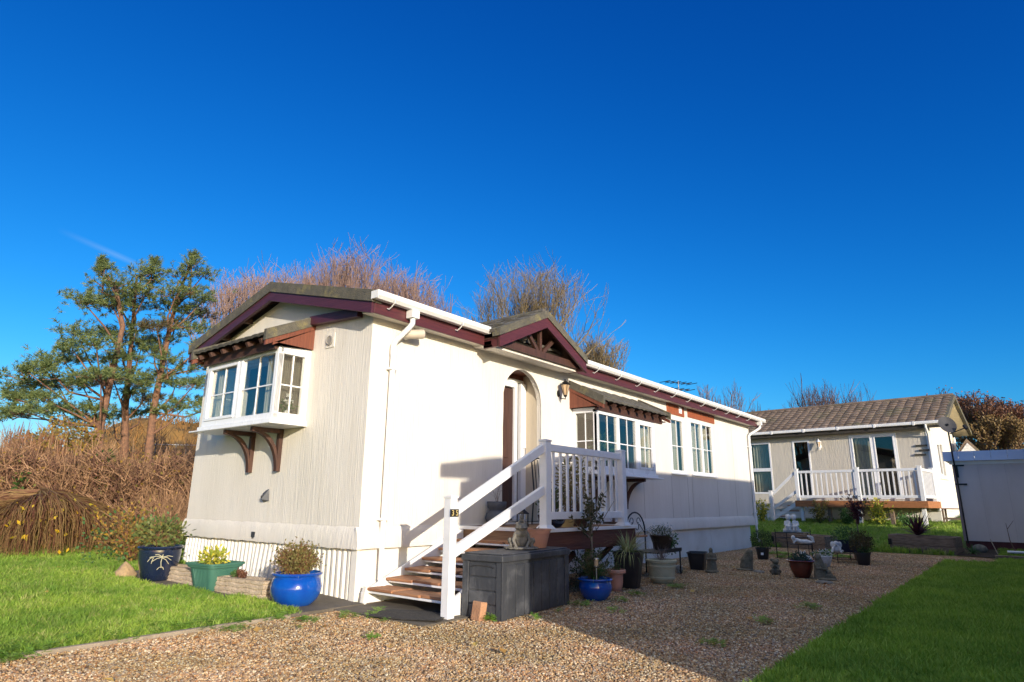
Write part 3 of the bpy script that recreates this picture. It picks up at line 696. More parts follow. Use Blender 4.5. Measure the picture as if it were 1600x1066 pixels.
# roof: tiled slopes
def tile_slope(name, P0, U, V, lu, lv, tu, tv, mat, parent, amp=.016, step=.022, sub=6):
    """P0 lower left corner, U along eave, V up slope"""
    U = Vector(U).normalized(); V = Vector(V).normalized(); Nn = U.cross(V).normalized()
    if Nn.z < 0: Nn = -Nn
    P0 = Vector(P0); m = MB(); nu = max(1, int(round(lu/tu)))*sub; nv = max(1, int(round(lv/tv)))
    for j in range(nv):
        for e in (0, 1):
            for i in range(nu+1):
                u = lu*i/nu; ph = (i % sub)/sub
                hgt = amp*(abs(math.sin(math.pi*(ph)))**.7) + (step if e == 0 else 0) + .004*math.sin(j*7.3+(i//sub)*3.1)
                v = (j+ (e*1.0))*lv/nv + (0 if e else -.02)
                m.v.append(tuple(P0+U*u+V*v+Nn*hgt))
    row = nu+1
    for j in range(nv):
        for i in range(nu): a = (2*j)*row+i; m.f.append((a, a+1, a+row+1, a+row))
    for j in range(nv):                               # the butt faces
        n0 = len(m.v)
        for i in range(nu+1): q = Vector(m.v[(2*j)*row+i]); m.v.append(tuple(q-Nn*(step+.02)))
        for i in range(nu): a = (2*j)*row+i; m.f.append((a, n0+i, n0+i+1, a+1))
    # underside
    n0 = len(m.v); m.v += [tuple(P0-Nn*.03), tuple(P0+U*lu-Nn*.03), tuple(P0+U*lu+V*lv-Nn*.03), tuple(P0+V*lv-Nn*.03)]; m.f.append((n0+3, n0+2, n0+1, n0))
    return m.build(name, mat, parent, fix=False)
X0, X1 = -.20, 13.12
sl = math.hypot(2.17, .545)
roof_f = tile_slope('roof_slope', (X0+.05, -.24, 3.325), (1, 0, 0), (0, 2.2, .555), X1-X0-.1, sl+.02, .30, .32, ROOFT, home)
roof_b = tile_slope('roof_slope', (X0+.05, 4.18, 3.325), (1, 0, 0), (0, -2.2, .555), X1-X0-.1, sl+.02, .30, .32, ROOFT, home)
MB().tube([(X0, YM, 3.885), (X1, YM, 3.885)], .05, 8).build('ridge_cap', ROOFT, home)
# verge caps and bargeboards, both gables
for xe, sgn in ((X0, -1), (X1, 1)):
    m = MB(); c = MB(); a = xe; b = xe-sgn*.035; b2 = xe-sgn*.12
    for ya, yb, za, zb in ((-.21, YM, 3.09, 3.66), (YM, 4.15, 3.66, 3.09)):
        s0 = (za-.0, za+.125); s1 = (zb-.0, zb+.125)
        def pr8(mm, xo, xi, y0, z0, z1, y1, z2, z3):
            mm.add([(xo, y0, z0), (xi, y0, z0), (xi, y0, z1), (xo, y0, z1), (xo, y1, z2), (xi, y1, z2), (xi, y1, z3), (xo, y1, z3)],
                   [(0, 1, 2, 3), (4, 7, 6, 5), (0, 4, 5, 1), (1, 5, 6, 2), (2, 6, 7, 3), (3, 7, 4, 0)])
        pr8(m, a, b, ya, za, za+.125, yb, zb, zb+.125)
        pr8(c, a+sgn*.018, b2, ya-(.02 if ya < 0 else 0), za+.127, za+.265, yb+(.02 if yb > 3 else 0), zb+.127, zb+.265)
        # small drip lip
        pr8(m, a+sgn*.006, a, ya, za, za+.022, yb, zb, zb+.022)
    m.build('bargeboard', MAROON_Y, home); c.build('verge_cap', VERGE, home)
# soffit strips behind the gable bargeboard and purlin ends
m = MB()
for y0, y1, z0, z1 in ((-.20, YM, 3.235, 3.79), (YM, 4.14, 3.79, 3.235)):
    m.add([(X0+.04, y0, z0), (0.0, y0, z0), (0.0, y1, z1), (X0+.04, y1, z1), (X0+.04, y0, z0+.02), (0.0, y0, z0+.02), (0.0, y1, z1+.02), (X0+.04, y1, z1+.02)],
          [(0, 1, 2, 3), (4, 7, 6, 5), (0, 4, 5, 1), (1, 5, 6, 2), (2, 6, 7, 3), (3, 7, 4, 0)])
m.build('soffit', BROWN, home)
for y in (.75, 1.35, 2.75, 3.35):
    z = 3.235+.555*(1-abs(y-YM)/2.17); MB().box(X0+.04, -.002, y-.035, y+.035, z-.085, z-.004).build('purlin_end', BROWN, home)
# eaves front and back
GX0, GX1 = 1.72, 3.84
m = MB(); m.box(X0+.04, GX0, -.215, -.19, 3.10, 3.30); m.box(GX1, X1-.04, -.215, -.19, 3.10, 3.30); m.build('fascia', MAROON, home, bevel=.003)
MB().box(X0+.04, X1-.04, 4.13, 4.155, 3.10, 3.30).build('fascia', MAROON, home)
m = MB(); m.box(X0+.04, X1-.04, -.189, -.001, 3.125, 3.145); m.box(X0+.04, X1-.04, W_+.001, 4.129, 3.125, 3.145)
m.build('soffit', WALL, home)
def gutter(name, xa, xb, parent):
    m = MB(); y0, y1, zt, zb = -.335, -.222, 3.325, 3.248; t = .006
    prof = [(y1, zt), (y1, zb+.01), (y1-.02, zb), (y0+.03, zb), (y0+.005, zb+.03), (y0, zt), (y0-.008, zt+.006), (y0-.008, zt-.012), (y0-.006, zb+.028), (y0+.026, zb-t), (y1-.018, zb-t), (y1+t, zb+.006), (y1+t, zt)]
    n = len(prof)
    vs = [(xa, y, z) for y, z in prof]+[(xb, y, z) for y, z in prof]
    fs = [(i, (i+1) % n, (i+1) % n+n, i+n) for i in range(n)]
    m.add(vs, fs); m.box(xa-.004, xa, y0-.01, y1, zb-t, zt+.006); m.box(xb, xb+.004, y0-.01, y1, zb-t, zt+.006)
    return m.build(name, GUTTER, parent)
gl = gutter('gutter', X0-.02, GX0-.02, home); gr = gutter('gutter', GX1+.02, X1+.22, home)
def gbracket(x, parent):
    m = MB(); m.tube([(x, -.22, 3.19), (x, -.25, 3.175), (x, -.30, 3.20), (x, -.345, 3.235), (x, -.35, 3.30)], .0065, 5)
    m.build('gutter_bracket', GUTTER, parent)
for x in (.02, 1.15): gbracket(x, gl)
for k in range(12): gbracket(4.5+.76*k, gr)
# downpipes
def downpipe(xo, xp, ztop, parent):
    m = MB()
    m.box(xo-.055, xo+.055, -.335, -.225, 3.14, 3.232)
    m.tube([(xo, -.28, 3.16), (xo, -.28, 3.08), (xo-(xo-xp)*.25, -.25, 3.03), (xp+(xo-xp)*.2, -.09, 2.90), (xp, -.055, 2.84), (xp, -.055, 2.70)], .033, 12)
    m.tube([(xp, -.055, 2.75), (xp, -.055, .60)], .031, 12); m.tube([(xp, -.055, .60), (xp, -.058, .24), (xp+.03, -.10, .14)], .031, 12)
    m.tube([(xp, -.055, 2.72), (xp, -.055, 2.82)], .037, 12)
    d = m.build('downpipe', GUTTER, parent, smooth=True)
    for z in (2.55, .86):
        MB().box(xp-.055, xp+.055, -.094, -.002, z-.012, z+.012).build('pipe_clip', GUTTER, d)
downpipe(.36, .285, 3.2, home)
downpipe(13.0, 12.72, 3.2, home)

# mini gable above the porch
PX, PZ = 2.78, 3.54; YG = -.50
m = MB(); c = MB()
hw = 1.07
for s_ in (-1, 1):
    xa, xb = PX+s_*hw, PX
    def q8(mm, y0, y1, za0, za1, zb0, zb1, ex=0):
        xa_ = xa+s_*ex
        mm.add([(xa_, y0, za0), (xa_, y1, za0), (xa_, y1, za1), (xa_, y0, za1), (xb, y0, zb0), (xb, y1, zb0), (xb, y1, zb1), (xb, y0, zb1)],
               [(0, 1, 2, 3), (4, 7, 6, 5), (0, 4, 5, 1), (1, 5, 6, 2), (2, 6, 7, 3), (3, 7, 4, 0)])
    q8(m, YG, YG+.03, 3.04, 3.19, PZ, PZ+.15)
    q8(m, YG-.006, YG, 3.04, 3.062, PZ, PZ+.022)
    q8(c, YG-.016, YG+.12, 3.192, 3.30, PZ+.152, PZ+.265, .02)
m.build('porch_bargeboard', MAROON, home); c.build('porch_verge_cap', VERGE, home)
ln = math.hypot(hw, .5)
for s_ in (-1, 1):
    P = (PX+s_*(hw+.01), YG+.06, 3.27)
    tile_slope('porch_roof_slope', P, (0, 1, 0), (-s_*hw, 0, .515), 1.9, ln+.02, .30, .30, ROOFT, home)
MB().tube([(PX, YG+.05, 3.80), (PX, 1.35, 3.80)], .045, 8).build('ridge_cap', ROOFT, home)
m = MB()
for s_ in (-1, 1):
    xa = PX+s_*(hw-.01)
    m.add([(xa, YG+.031, 3.17), (xa, -.002, 3.17), (PX, -.002, 3.665), (PX, YG+.031, 3.665), (xa, YG+.031, 3.19), (xa, -.002, 3.19), (PX, -.002, 3.685), (PX, YG+.031, 3.685)],
          [(0, 1, 2, 3), (4, 7, 6, 5), (0, 4, 5, 1), (1, 5, 6, 2), (2, 6, 7, 3), (3, 7, 4, 0)])
m.build('porch_soffit', BROWN, home)
MB().panel([(PX-hw+.03, 3.18), (PX+hw-.03, 3.18), (PX, 3.655)], [], lambda a, b, t: (a, -.03+t, b), .028).build('gable_infill', WALL, home)
MB().box(PX-hw+.04, PX+hw-.04, -.40, -.33, 3.10, 3.20).build('tie_beam', BROWN, home)
MB().box(PX-hw+.02, PX+hw-.02, -.33, -.002, 3.10, 3.15).build('porch_ceiling_board', WALL, home)
MB().box(PX-hw+.02, PX+hw-.02, -.345, -.18, 3.064, 3.098).build('cream_trim', WALL, home)
for s_ in (-1, 1): MB().box(PX+s_*(hw-.04)-.02, PX+s_*(hw-.04)+.02, YG+.035, -.19, 3.06, 3.19).build('return_board', MAROON, home)
for x0, x1, z1 in ((PX-.04, PX, 3.62), (PX-.07, PX-.30, 3.43), (PX+.07, PX+.34, 3.43)):
    MB().beam((x0 if z1 < 3.6 else PX, -.365, 3.20), (x1 if z1 < 3.6 else PX, -.365, z1), .055, .045, up=(0, 1, 0)).build('fan_strut', BROWN, home)

# porch recess
YB = .36
m = MB(); m.box(2.30, 2.39, .091, YB, .76, 3.02); m.box(3.33, 3.42, .091, YB, .76, 3.02); m.build('recess_side_wall', wall_mat('recess_board', (.58, .50, .38), (.50, .43, .32), .3, 22, .6), home)
MB().box(2.391, 3.329, .091, YB, 2.995, 3.02).build('recess_ceiling', REDBROWN, home)
MB().box(2.39, 3.33, .0, YB+.05, .70, .795).build('door_sill', UPVC, home)
door = MB().box(2.42, 3.085, YB+.01, YB+.055, .80, 2.76).build('front_door', wood_mat('dark_door', (.075, .035, .025), (.05, .022, .016), 'z', .5), home)
m = MB()
for z0, z1 in ((.95, 1.55), (1.7, 2.6)): m.box(2.52, 2.98, YB-.002, YB+.01, z0, z1)
m.build('door_panel', BROWN, door, bevel=.006)
m = MB(); m.box(2.391, 2.42, YB-.03, YB+.05, .80, 2.86); m.box(3.085, 3.15, YB-.03, YB+.05, .80, 2.86); m.box(2.42, 3.085, YB-.03, YB+.05, 2.78, 2.86); m.box(3.205, 3.329, YB-.06, YB+.05, .80, 2.86)
m.box(2.391, 3.329, YB-.01, YB+.05, 2.87, 2.92)
fr = m.build('door_frame', UPVC, home, bevel=.004)
MB().box(3.15, 3.205, YB+.0, YB+.04, .80, 2.86).build('door_gap', DARKIN, home)
MB().box(2.391, 3.329, YB+.0, YB+.05, 2.921, 2.994).build('head_panel', REDBROWN, home)
h = MB().tube([(3.26, YB-.065, 1.72), (3.26, YB-.10, 1.72), (3.26, YB-.10, 1.86), (3.26, YB-.065, 1.86)], .008, 6).build('door_handle', STEEL, fr)
# ring of render round the arch
m = MB(); n = 40
pts = [(2.39, .80+(2.50-.80)*i/8) for i in range(9)] + [(2.86-.47*math.cos(k*math.pi/20), 2.50+.49*math.sin(k*math.pi/20)) for k in range(1, 20)] + [(3.33, 2.50-(2.50-.80)*i/8) for i in range(9)]
m.tube([(x, .004, z) for x, z in pts], [.010+.003*math.sin(i*1.9) for i in range(len(pts))], 7); m.build('arch_edge', WALL, home, smooth='all')

# windows ------------------------------------------------------------------
def window(parent, P, U, w_, h_, lights, bars=True, frame=.055, depth=.07, sash=None, name='window'):
    """P lower-left outer corner; U along width; outward normal = U x Z rotated to the outside; lights list of fractions; each light gets frame, glazing bars and one pane"""
    U = Vector(U).normalized(); Z = Vector((0, 0, 1)); Nn = U.cross(Z)      # outward
    P = Vector(P)
    def bx(m, a0, a1, z0, z1, d0, d1):
        vs = [P+U*a+Z*z+Nn*d for d in (d0, d1) for a, z in ((a0, z0), (a1, z0), (a1, z1), (a0, z1))]
        m.add(vs, [(0, 1, 2, 3), (7, 6, 5, 4), (0, 4, 5, 1), (1, 5, 6, 2), (2, 6, 7, 3), (3, 7, 4, 0)])
    m = MB(); f = frame
    bx(m, 0, w_, 0, f, -depth, 0); bx(m, 0, w_, h_-f, h_, -depth, 0); bx(m, 0, f, f, h_-f, -depth, 0); bx(m, w_-f, w_, f, h_-f, -depth, 0)
    xs_ = [0]; 
    for l in lights: xs_.append(xs_[-1]+l)
    xs_ = [x*w_/xs_[-1] for x in xs_]
    for x in xs_[1:-1]: bx(m, x-f*.55, x+f*.55, f, h_-f, -depth, 0)
    win = m.build(name, UPVC, parent, bevel=.004)
    for i in range(len(lights)):
        a = xs_[i]+(f if i == 0 else f*.55); b = xs_[i+1]-(f if i == len(lights)-1 else f*.55)
        z0, z1 = f, h_-f
        if sash is None or sash[i]:
            s_ = .042; m = MB()
            bx(m, a+.002, b-.002, z0+.002, z0+s_, -.03, .012); bx(m, a+.002, b-.002, z1-s_, z1-.002, -.03, .012); bx(m, a+.002, a+s_, z0+s_, z1-s_, -.03, .012); bx(m, b-s_, b-.002, z0+s_, z1-s_, -.03, .012)
            m.build('sash', UPVC, win, bevel=.005); a += s_; b -= s_; z0 += s_; z1 -= s_
        m = MB(); bx(m, a, b, z0, z1, -.034, -.030); m.build('pane', GLASS, win)
        if bars:
            m = MB(); mx = (a+b)/2; mz = (z0+z1)/2-.02
            bx(m, mx-.008, mx+.008, z0, z1, -.030, -.020); bx(m, a, mx-.008, mz-.008, mz+.008, -.030, -.020); bx(m, mx+.008, b, mz-.008, mz+.008, -.030, -.020)
            m.build('glazing_bar', UPVC, win)
    return win
# front bay
BX0, BX1, BY, BZ0, BZ1 = 4.19, 6.22, -.46, 1.56, 2.52
window(home, (BX0, BY, BZ0), (1, 0, 0), BX1-BX0, BZ1-BZ0, (1.05, 1, 1.0), sash=(0, 0, 1), frame=.07)
window(home, (BX0, -.001, BZ0), (0, -1, 0), -BY-.001, BZ1-BZ0, (1,), sash=(0,), frame=.05)
window(home, (BX1, BY+.001, BZ0), (0, 1, 0), -BY-.002, BZ1-BZ0, (1,), sash=(0,), frame=.05)
m = MB(); m.box(BX0-.03, BX1+.03, BY-.03, -.001, BZ0-.05, BZ0-.002); m.box(BX0-.10, BX1+.18, BY-.07, -.002, BZ0-.075, BZ0-.052); m.build('bay_sill', UPVC, home, bevel=.006)
MB().box(BX0+.0, BX1-.0, BY+.0, -.002, BZ1+.001, BZ1+.03).build('bay_head', UPVC, home)
def bay_bracket(P, out, R, th, mat, parent):
    """curved timber knee bracket; P top at wall, out = horizontal outward vector"""
    out = Vector(out); Z = Vector((0, 0, 1)); side = out.cross(Z); P = Vector(P)
    m = MB(); f3 = lambda a, b, t: tuple(P+out*a+Z*b+side*(t-th/2))
    m.prism([(0, 0), (R, 0), (R, -.055), (0, -.055)], f3, th)
    m.prism([(0, -.057), (.055, -.057), (.055, -R*1.25), (0, -R*1.25)], f3, th)
    c = []; c2 = []
    for k in range(11):
        t = k/10*math.pi/2; c.append((R-(R-.03)*math.sin(t)*1.0 if 0 else R*.93-(R*.93-.0572)*math.sin(t), -.057-(R*1.12)*(1-math.cos(t))))
    c2 = [(min(R-.01, x+.0)+.0, z) for x, z in c]
    outer = [(R*.97, -.0572)]+[(c[k][0]+.0, c[k][1]) for k in range(1, 11)]
    inner = [(R*.97-.13-(R*.97-.13-.0572)*math.sin(k/8*math.pi/2), -.0572-(R*.82)*(1-math.cos(k/8*math.pi/2))) for k in range(9)]
    # curved brace between two arcs
    N_ = 12; A = []; B = []
    for k in range(N_+1):
        t = k/N_*math.pi/2
        A.append((R*.98-(R*.98-.056)*math.sin(t)**1.0, -.058-(R*1.10)*(1-math.cos(t))))
        B.append((R*.72-(R*.72-.0565)*math.sin(t)**1.0, -.058-(R*.78)*(1-math.cos(t))))
    for k in range(N_): m.prism([A[k], A[k+1], B[k+1], B[k]], f3, th)
    return m.build('bay_bracket', mat, parent)
bay_bracket((4.75, -.002, BZ0-.077), (0, -1, 0), .42, .06, BROWN, home)
bay_bracket((5.85, -.002, BZ0-.077), (0, -1, 0), .42, .06, BROWN, home)
# lean-to roof above the front bay
def leanto(P, U, out, w_, dep, zt, zf, parent, cheek):
    """P wall corner (z ignored)"""
    P = Vector((P[0], P[1], 0)); U = Vector(U); out = Vector(out); Z = Vector((0, 0, 1))
    sd = math.hypot(dep, zt-zf)
    tile_slope('bay_roof', P+out*dep+Z*(zf), U, (-out*dep+Z*(zt-zf)), w_, sd, .17, .20, ROOFT, parent, amp=.012, step=.014)
    f3 = lambda a0: (lambda a, b, t: tuple(P+out*a+Z*b+U*(a0+t)))
    # cheeks: verge cap, red brown board and panel at both ends
    for a0 in (-.02, w_-.02):
        MB().prism([(0, zt+.04), (dep+.03, zf+.045), (dep+.03, zf-.09), (0, zt-.085)], f3(a0-.005), .05).build('bay_verge_cap', VERGE, parent)
        MB().prism([(0, zt-.087), (dep+.02, zf-.092), (dep+.02, zf-.15), (0, zt-.14)], f3(a0), .035).build('bay_bargeboard', REDBROWN, parent)
        MB().prism([(.002, zt-.142), (dep-.08, zf-.13), (dep-.08, cheek), (.002, cheek)], f3(a0+.008), .02).build('bay_cheek', REDBROWN, parent)
    MB().prism([(dep-.17, zf-.03), (dep-.13, zf-.04), (dep-.13, zf-.16), (dep-.17, zf-.16)], f3(.03), w_-.06).build('bay_beam', BROWN, parent)
    n = max(4, int(w_/.27)) if w_ > 2 else 6
    for k in range(n):
        a = .12+(w_-.28)*k/(n-1)
        q0 = P+U*a+out*(dep-.35)+Z*(zf-.065+.35*(zt-zf)/dep); q1 = P+U*a+out*(dep-.01)+Z*(zf-.075)
        MB().beam(q0, q1, .05, .06).build('rafter_end', BROWN, parent)
leanto((4.12, 0, 0), (1, 0, 0), (0, -1, 0), 2.42, .62, 2.98, 2.66, home, BZ1+.032)
# tall windows with orange brown boards
window(home, (7.9, -.012, 1.68), (1, 0, 0), .70, 1.17, (1,), sash=(0,), frame=.06)
MB().box(7.86, 8.64, -.05, -.013, 1.645, 1.678).build('window_sill', UPVC, home, bevel=.004)
window(home, (8.93, -.012, 1.69), (1, 0, 0), 1.34, 1.20, (1, 1), sash=(0, 0), frame=.06, bars=True)
MB().box(8.89, 10.31, -.05, -.013, 1.655, 1.688).build('window_sill', UPVC, home, bevel=.004)
for x0, x1, z0 in ((7.79, 8.66, 2.90), (8.86, 10.42, 2.93)):
    m = MB(); n = int((x1-x0)/.07)
    for k in range(n): a = x0+(x1-x0)*k/n; m.box(a, a+(x1-x0)/n-.006, -.018, -.001, z0, 3.122)
    m.build('cladding_board', ORANGEB, home)
m = MB().lathe((0, 0, 0), [(.05, 0), (.05, .02), (.035, .024), (.03, .01)], n=20)
m.v = [(8.44+x, -.019-z, 3.03+y) for x, y, z in m.v]; m.box(8.37, 8.51, -.026, -.019, 2.96, 3.10); m.build('wall_vent', UPVC, home)
# end bay
EY0, EY1, EX, EZ0, EZ1 = 1.18, 2.92, -.45, 1.99, 2.86
window(home, (EX, EY1, EZ0), (0, -1, 0), EY1-EY0, EZ1-EZ0, (1, 1.0), sash=(1, 0), frame=.07)
window(home, (EX+.001, EY0, EZ0), (1, 0, 0), -EX-.002, EZ1-EZ0, (1,), sash=(0,), frame=.075)
window(home, (-.001, EY1, EZ0), (-1, 0, 0), -EX-.002, EZ1-EZ0, (1,), sash=(0,), frame=.05)
m = MB(); m.box(EX-.035, -.001, EY0-.035, EY1+.035, EZ0-.045, EZ0-.002); m.box(EX-.055, -.002, EY0-.05, EY1+.22, EZ0-.065, EZ0-.047); m.build('bay_sill', UPVC, home, bevel=.006)
MB().box(EX, -.002, EY0, EY1, EZ1+.001, EZ1+.03).build('bay_head', UPVC, home)
bay_bracket((-.002, 1.66, EZ0-.067), (-1, 0, 0), .42, .06, BROWN, home)
bay_bracket((-.002, 2.32, EZ0-.067), (-1, 0, 0), .42, .06, BROWN, home)
leanto((0, 2.98, 0), (0, -1, 0), (-1, 0, 0), 1.83, .64, 3.30, 2.98, home, EZ1+.032)
MB().beam((-.05, .18, 3.20), (-.05, 1.16, 3.26), .08, .11).build('wall_plate', MAROON_Y, home)
# round extractor vent on the end wall
m = MB().lathe((0, 0, 0), [(.062, 0), (.062, .015), (.05, .02), (.045, .012)], n=24)
m.v = [(-.012-z, .79+x, 2.96+y) for x, y, z in m.v]; e = MB().box(-.012, -.001, .70, .88, 2.87, 3.05).build('vent_cover', WALL, home, bevel=.004)
m.build('vent_grille', pm('vent_grey', (.3, .28, .25)), e)
m = MB(); m.box(-.05, -.018, 1.98, 2.06, .60, .665); m.box(-.056, -.018, 2.00, 2.03, .585, .60); m.build('meter_clip', GREYPL, home)

# light fittings -----------------------------------------------------------
t = thing('wall_spotlight', (-.0, 1.87, 1.10), 'small dark pointed wall light on the end wall below the bay window', 'wall light')
m = MB().add([(-.004, 1.80, 1.04), (-.004, 1.93, 1.02), (-.004, 1.90, 1.17), (-.004, 1.83, 1.19), (-.085, 1.86, 1.06), (-.06, 1.88, 1.13)], [(0, 1, 2, 3), (0, 4, 1), (1, 4, 5, 2), (2, 5, 3), (3, 5, 4, 0)])
m.build('lamp_housing', GREYPL, t, bevel=.004); MB().ell((-.07, 1.87, 1.09), .014, .014, .018).build('sensor', BLACKPL, t, smooth=True)
t = thing('security_light', (.49, 0, 3.0), 'beige cylindrical security light under the gutter beside the downpipe', 'security light')
m = MB().tube([(.49, -.01, 2.98), (.49, -.10, 2.99)], .035, 12).build('bracket', SKIRT, t, smooth=True)
d0, d1 = Vector((.40, -.10, 2.985)), Vector((.62, -.20, 3.02))
m = MB().tube([d0, d0.lerp(d1, .08), d0.lerp(d1, .9), d1], [.045, .055, .058, .055], 18).build('housing', pm('beige_plastic', (.55, .48, .38)), t, smooth=True)
m = MB().tube([d1, d1+(d1-d0).normalized()*.02], [.048, .03], 18).build('lamp_face', GREYPL, t, smooth=True)

def lantern(P, out, label, cat, cm, sc=1, half=False):
    t = thing('wall_lantern', P, label, cat); P = Vector(P); out = Vector(out); C0 = P+out*.14*sc
    s_ = Vector((-out.y, out.x, 0)); m = MB()
    m.lathe((0, 0, 0), [(.035, 0), (.035, .012), (.015, .02)], n=16)
    m.v = [tuple(P+out*z*sc+s_*x*sc+Vector((0, 0, y*1.6*sc-.05))) for x, y, z in m.v]
    m.tube([P+out*.01, P+out*.05*sc+Vector((0, 0, -.13*sc)), C0+Vector((0, 0, -.15*sc)), C0+Vector((0, 0, -.10*sc))], .009*sc, 8); m.build('bracket_arm', cm, t, smooth=True)
    m = MB().lathe(C0, [(.02*sc, -.115*sc), (.03*sc, -.10*sc), (.028*sc, -.09*sc)], n=6); m.lathe(C0, [(.078*sc, .075*sc), (.085*sc, .085*sc), (.05*sc, .12*sc), (.015*sc, .14*sc), (.012*sc, .165*sc)], n=6)
    for k in range(6):
        a = math.pi/3*k; m.tube([C0+Vector((.028*math.cos(a), .028*math.sin(a), -.09))*sc, C0+Vector((.072*math.cos(a), .072*math.sin(a), .075))*sc], .005*sc, 4)
    m.build('lantern_frame', cm, t)
    MB().lathe(C0, [(.026*sc, -.088*sc), (.068*sc, .074*sc)], n=6).build('lantern_glass', LGLASS, t)
    return t
lantern((3.78, -.0, 2.80), (0, -1, 0), 'black carriage lantern with amber glass right of the arched porch', 'wall lantern', IRON)

# seen through the windows ---------------------------------------------------
def table_lamp(x, y, z, label):
    t = thing('table_lamp', (x, y, z), label, 'lamp')
    MB().lathe((x, y, z), [(.05, 0), (.055, .02), (.02, .05), (.035, .12), (.015, .2), (.012, .24)], n=20).build('lamp_base', WHITEST, t, smooth=True)
    MB().lathe((x, y, z), [(.14, .22), (.085, .43)], n=28).build('lamp_shade', SHADE, t, smooth=True); return t
table_lamp(4.55, .30, 1.62, 'cream shaded table lamp inside the left light of the front bay window')
MB().box(4.2, 6.2, .10, .5, 1.50, 1.60).build('window_shelf', ROOMW, home)
m = MB(); 
for k in range(9): m.box(.06+.0, .09, 1.3+.17*k, 1.3+.17*k+.15, 2.08, 2.85)
MB().box(.10, .5, 1.2, 2.9, 1.90, 1.995).build('window_shelf', ROOMW, home)
MB().box(-.40, -.39, EY0+.09, EY0+.10, 2.1, 2.2)
m = MB()
for k in range(14): m.box(-.38+.026*k, -.38+.026*k+.022, EY0+.17, EY0+.175, EZ0+.05, EZ1-.02)
m.build('vertical_blind', BLIND, home)
def side_curtain(P, U, w_, z0, z1, name='side_curtain'):
    P = Vector(P); U = Vector(U); Q = Vector((-U.y, U.x, 0)); m2 = MB(); n = 22; vs = []
    for i in range(n+1):
        q = P+U*(w_*i/n)+Q*(.018*math.sin(i*1.35)); vs += [(q.x, q.y, z0), (q.x, q.y, z1)]
    m2.add(vs, [(2*i, 2*i+1, 2*i+3, 2*i+2) for i in range(n)]); m2.build(name, CURT, home, smooth='all', fix=False)
side_curtain((EX+.12, EY1-.09, 0), (0, -1, 0), .24, EZ0+.02, EZ1-.01); side_curtain((EX+.12, EY0+.42, 0), (0, -1, 0), .20, EZ0+.02, EZ1-.01)
side_curtain((BX0+.10, BY+.12, 0), (1, 0, 0), .16, BZ0+.02, BZ1-.01); side_curtain((BX1-.36, BY+.12, 0), (1, 0, 0), .26, BZ0+.02, BZ1-.01)
for (a, b) in ((7.92, 8.58), (8.96, 10.24)):
    m2 = MB(); n = 60; vs = []
    for i in range(n+1):
        x = a+(b-a)*i/n; y = .14+.02*math.sin(i*1.1)
        vs += [(x, y, 1.66), (x, y, 2.9)]
    m2.add(vs, [(2*i, 2*i+1, 2*i+3, 2*i+2) for i in range(n)]); m2.build('net_curtain', CURT, home, smooth='all', fix=False)
t = thing('flower_vase', (-.22, EY0+.11, EZ0+.0), 'white flowers in a small vase in the right light of the end bay window', 'vase')
MB().lathe((-.22, EY0+.10, EZ0+.003), [(.022, 0), (.034, .03), (.03, .07), (.018, .1), (.024, .12)], n=16).build('vase', WHITEST, t, smooth=True)
shrub('leaves', (-.22, EY0+.10, EZ0+.19), .09, .08, 3, LEAFG, 90, .05, .02, t); 
F_ = Fast(); r = random.Random(4)
for k in range(9):
    c0 = Vector((-.22+r.uniform(-.07, .07), EY0+.10+r.uniform(-.04, .04), EZ0+.24+r.uniform(-.05, .08)))
    for j in range(12): F_.leaf(c0, rdir(r), .028, .018, rdir(r))
F_.build('petals', WHITEST, t)
t = thing('wooden_box', (-.20, 1.75, EZ0+.003), 'small pale wooden box on the sill inside the end bay window', 'box')
MB().box(-.26, -.14, 1.62, 1.84, EZ0+.003, EZ0+.10).build('box_body', pm('pale_wood', (.45, .28, .14)), t, bevel=.004)
MB().box(-.265, -.135, 1.615, 1.845, EZ0+.101, EZ0+.112).build('box_lid', pm('pale_wood_lid', (.5, .33, .18)), t)
t = thing('ornament', (-.2, 2.05, EZ0+.003), 'small white boat shaped ornament on the sill inside the end bay window', 'ornament')
MB().lathe((-.2, 2.05, EZ0+.003), [(.03, 0), (.055, .03), (.06, .05)], n=20, sy=1.8).build('hull', WHITEST, t, smooth=True)
MB().add([(-.2, 1.98, EZ0+.06), (-.2, 2.12, EZ0+.06), (-.2, 2.07, EZ0+.21), (-.195, 1.98, EZ0+.06), (-.195, 2.12, EZ0+.06), (-.195, 2.07, EZ0+.21)], [(0, 1, 2), (3, 5, 4), (0, 3, 4, 1), (1, 4, 5, 2), (2, 5, 3, 0)]).build('sail', WHITEST, t)
t = thing('house_plant', (5.55, .3, 1.60), 'dark leafy house plant inside the front bay window', 'house plant')
MB().lathe((5.55, .3, 1.601), [(.07, 0), (.09, .12)], n=20).build('pot', WHITEST, t, smooth=True)
shrub('foliage', (5.55, .3, 2.0), .22, .32, 8, LEAFD, 350, .10, .035, t)
# television aerial
t = thing('tv_aerial', (12.9, 1.97, 3.9), 'thin metal television aerial on a short mast above the far roof end', 'aerial')
ax = 13.0
MB().tube([(ax, 1.97, 3.7), (ax, 1.97, 4.62)], .018, 6).build('mast', STEEL, t)
for zz, hl, nn in ((4.56, .42, 6), (4.36, .34, 5), (4.16, .26, 4)):
    m = MB(); m.tube([(ax-hl, 2.2, zz), (ax+hl, 1.74, zz)], .012, 5)
    for k in range(nn): q = -hl+2*hl*k/(nn-1); m.tube([(ax+q-.06, 1.97-q*.55-.2, zz), (ax+q+.06, 1.97-q*.55+.2, zz)], .010, 4)
    m.build('antenna', IRON, t)

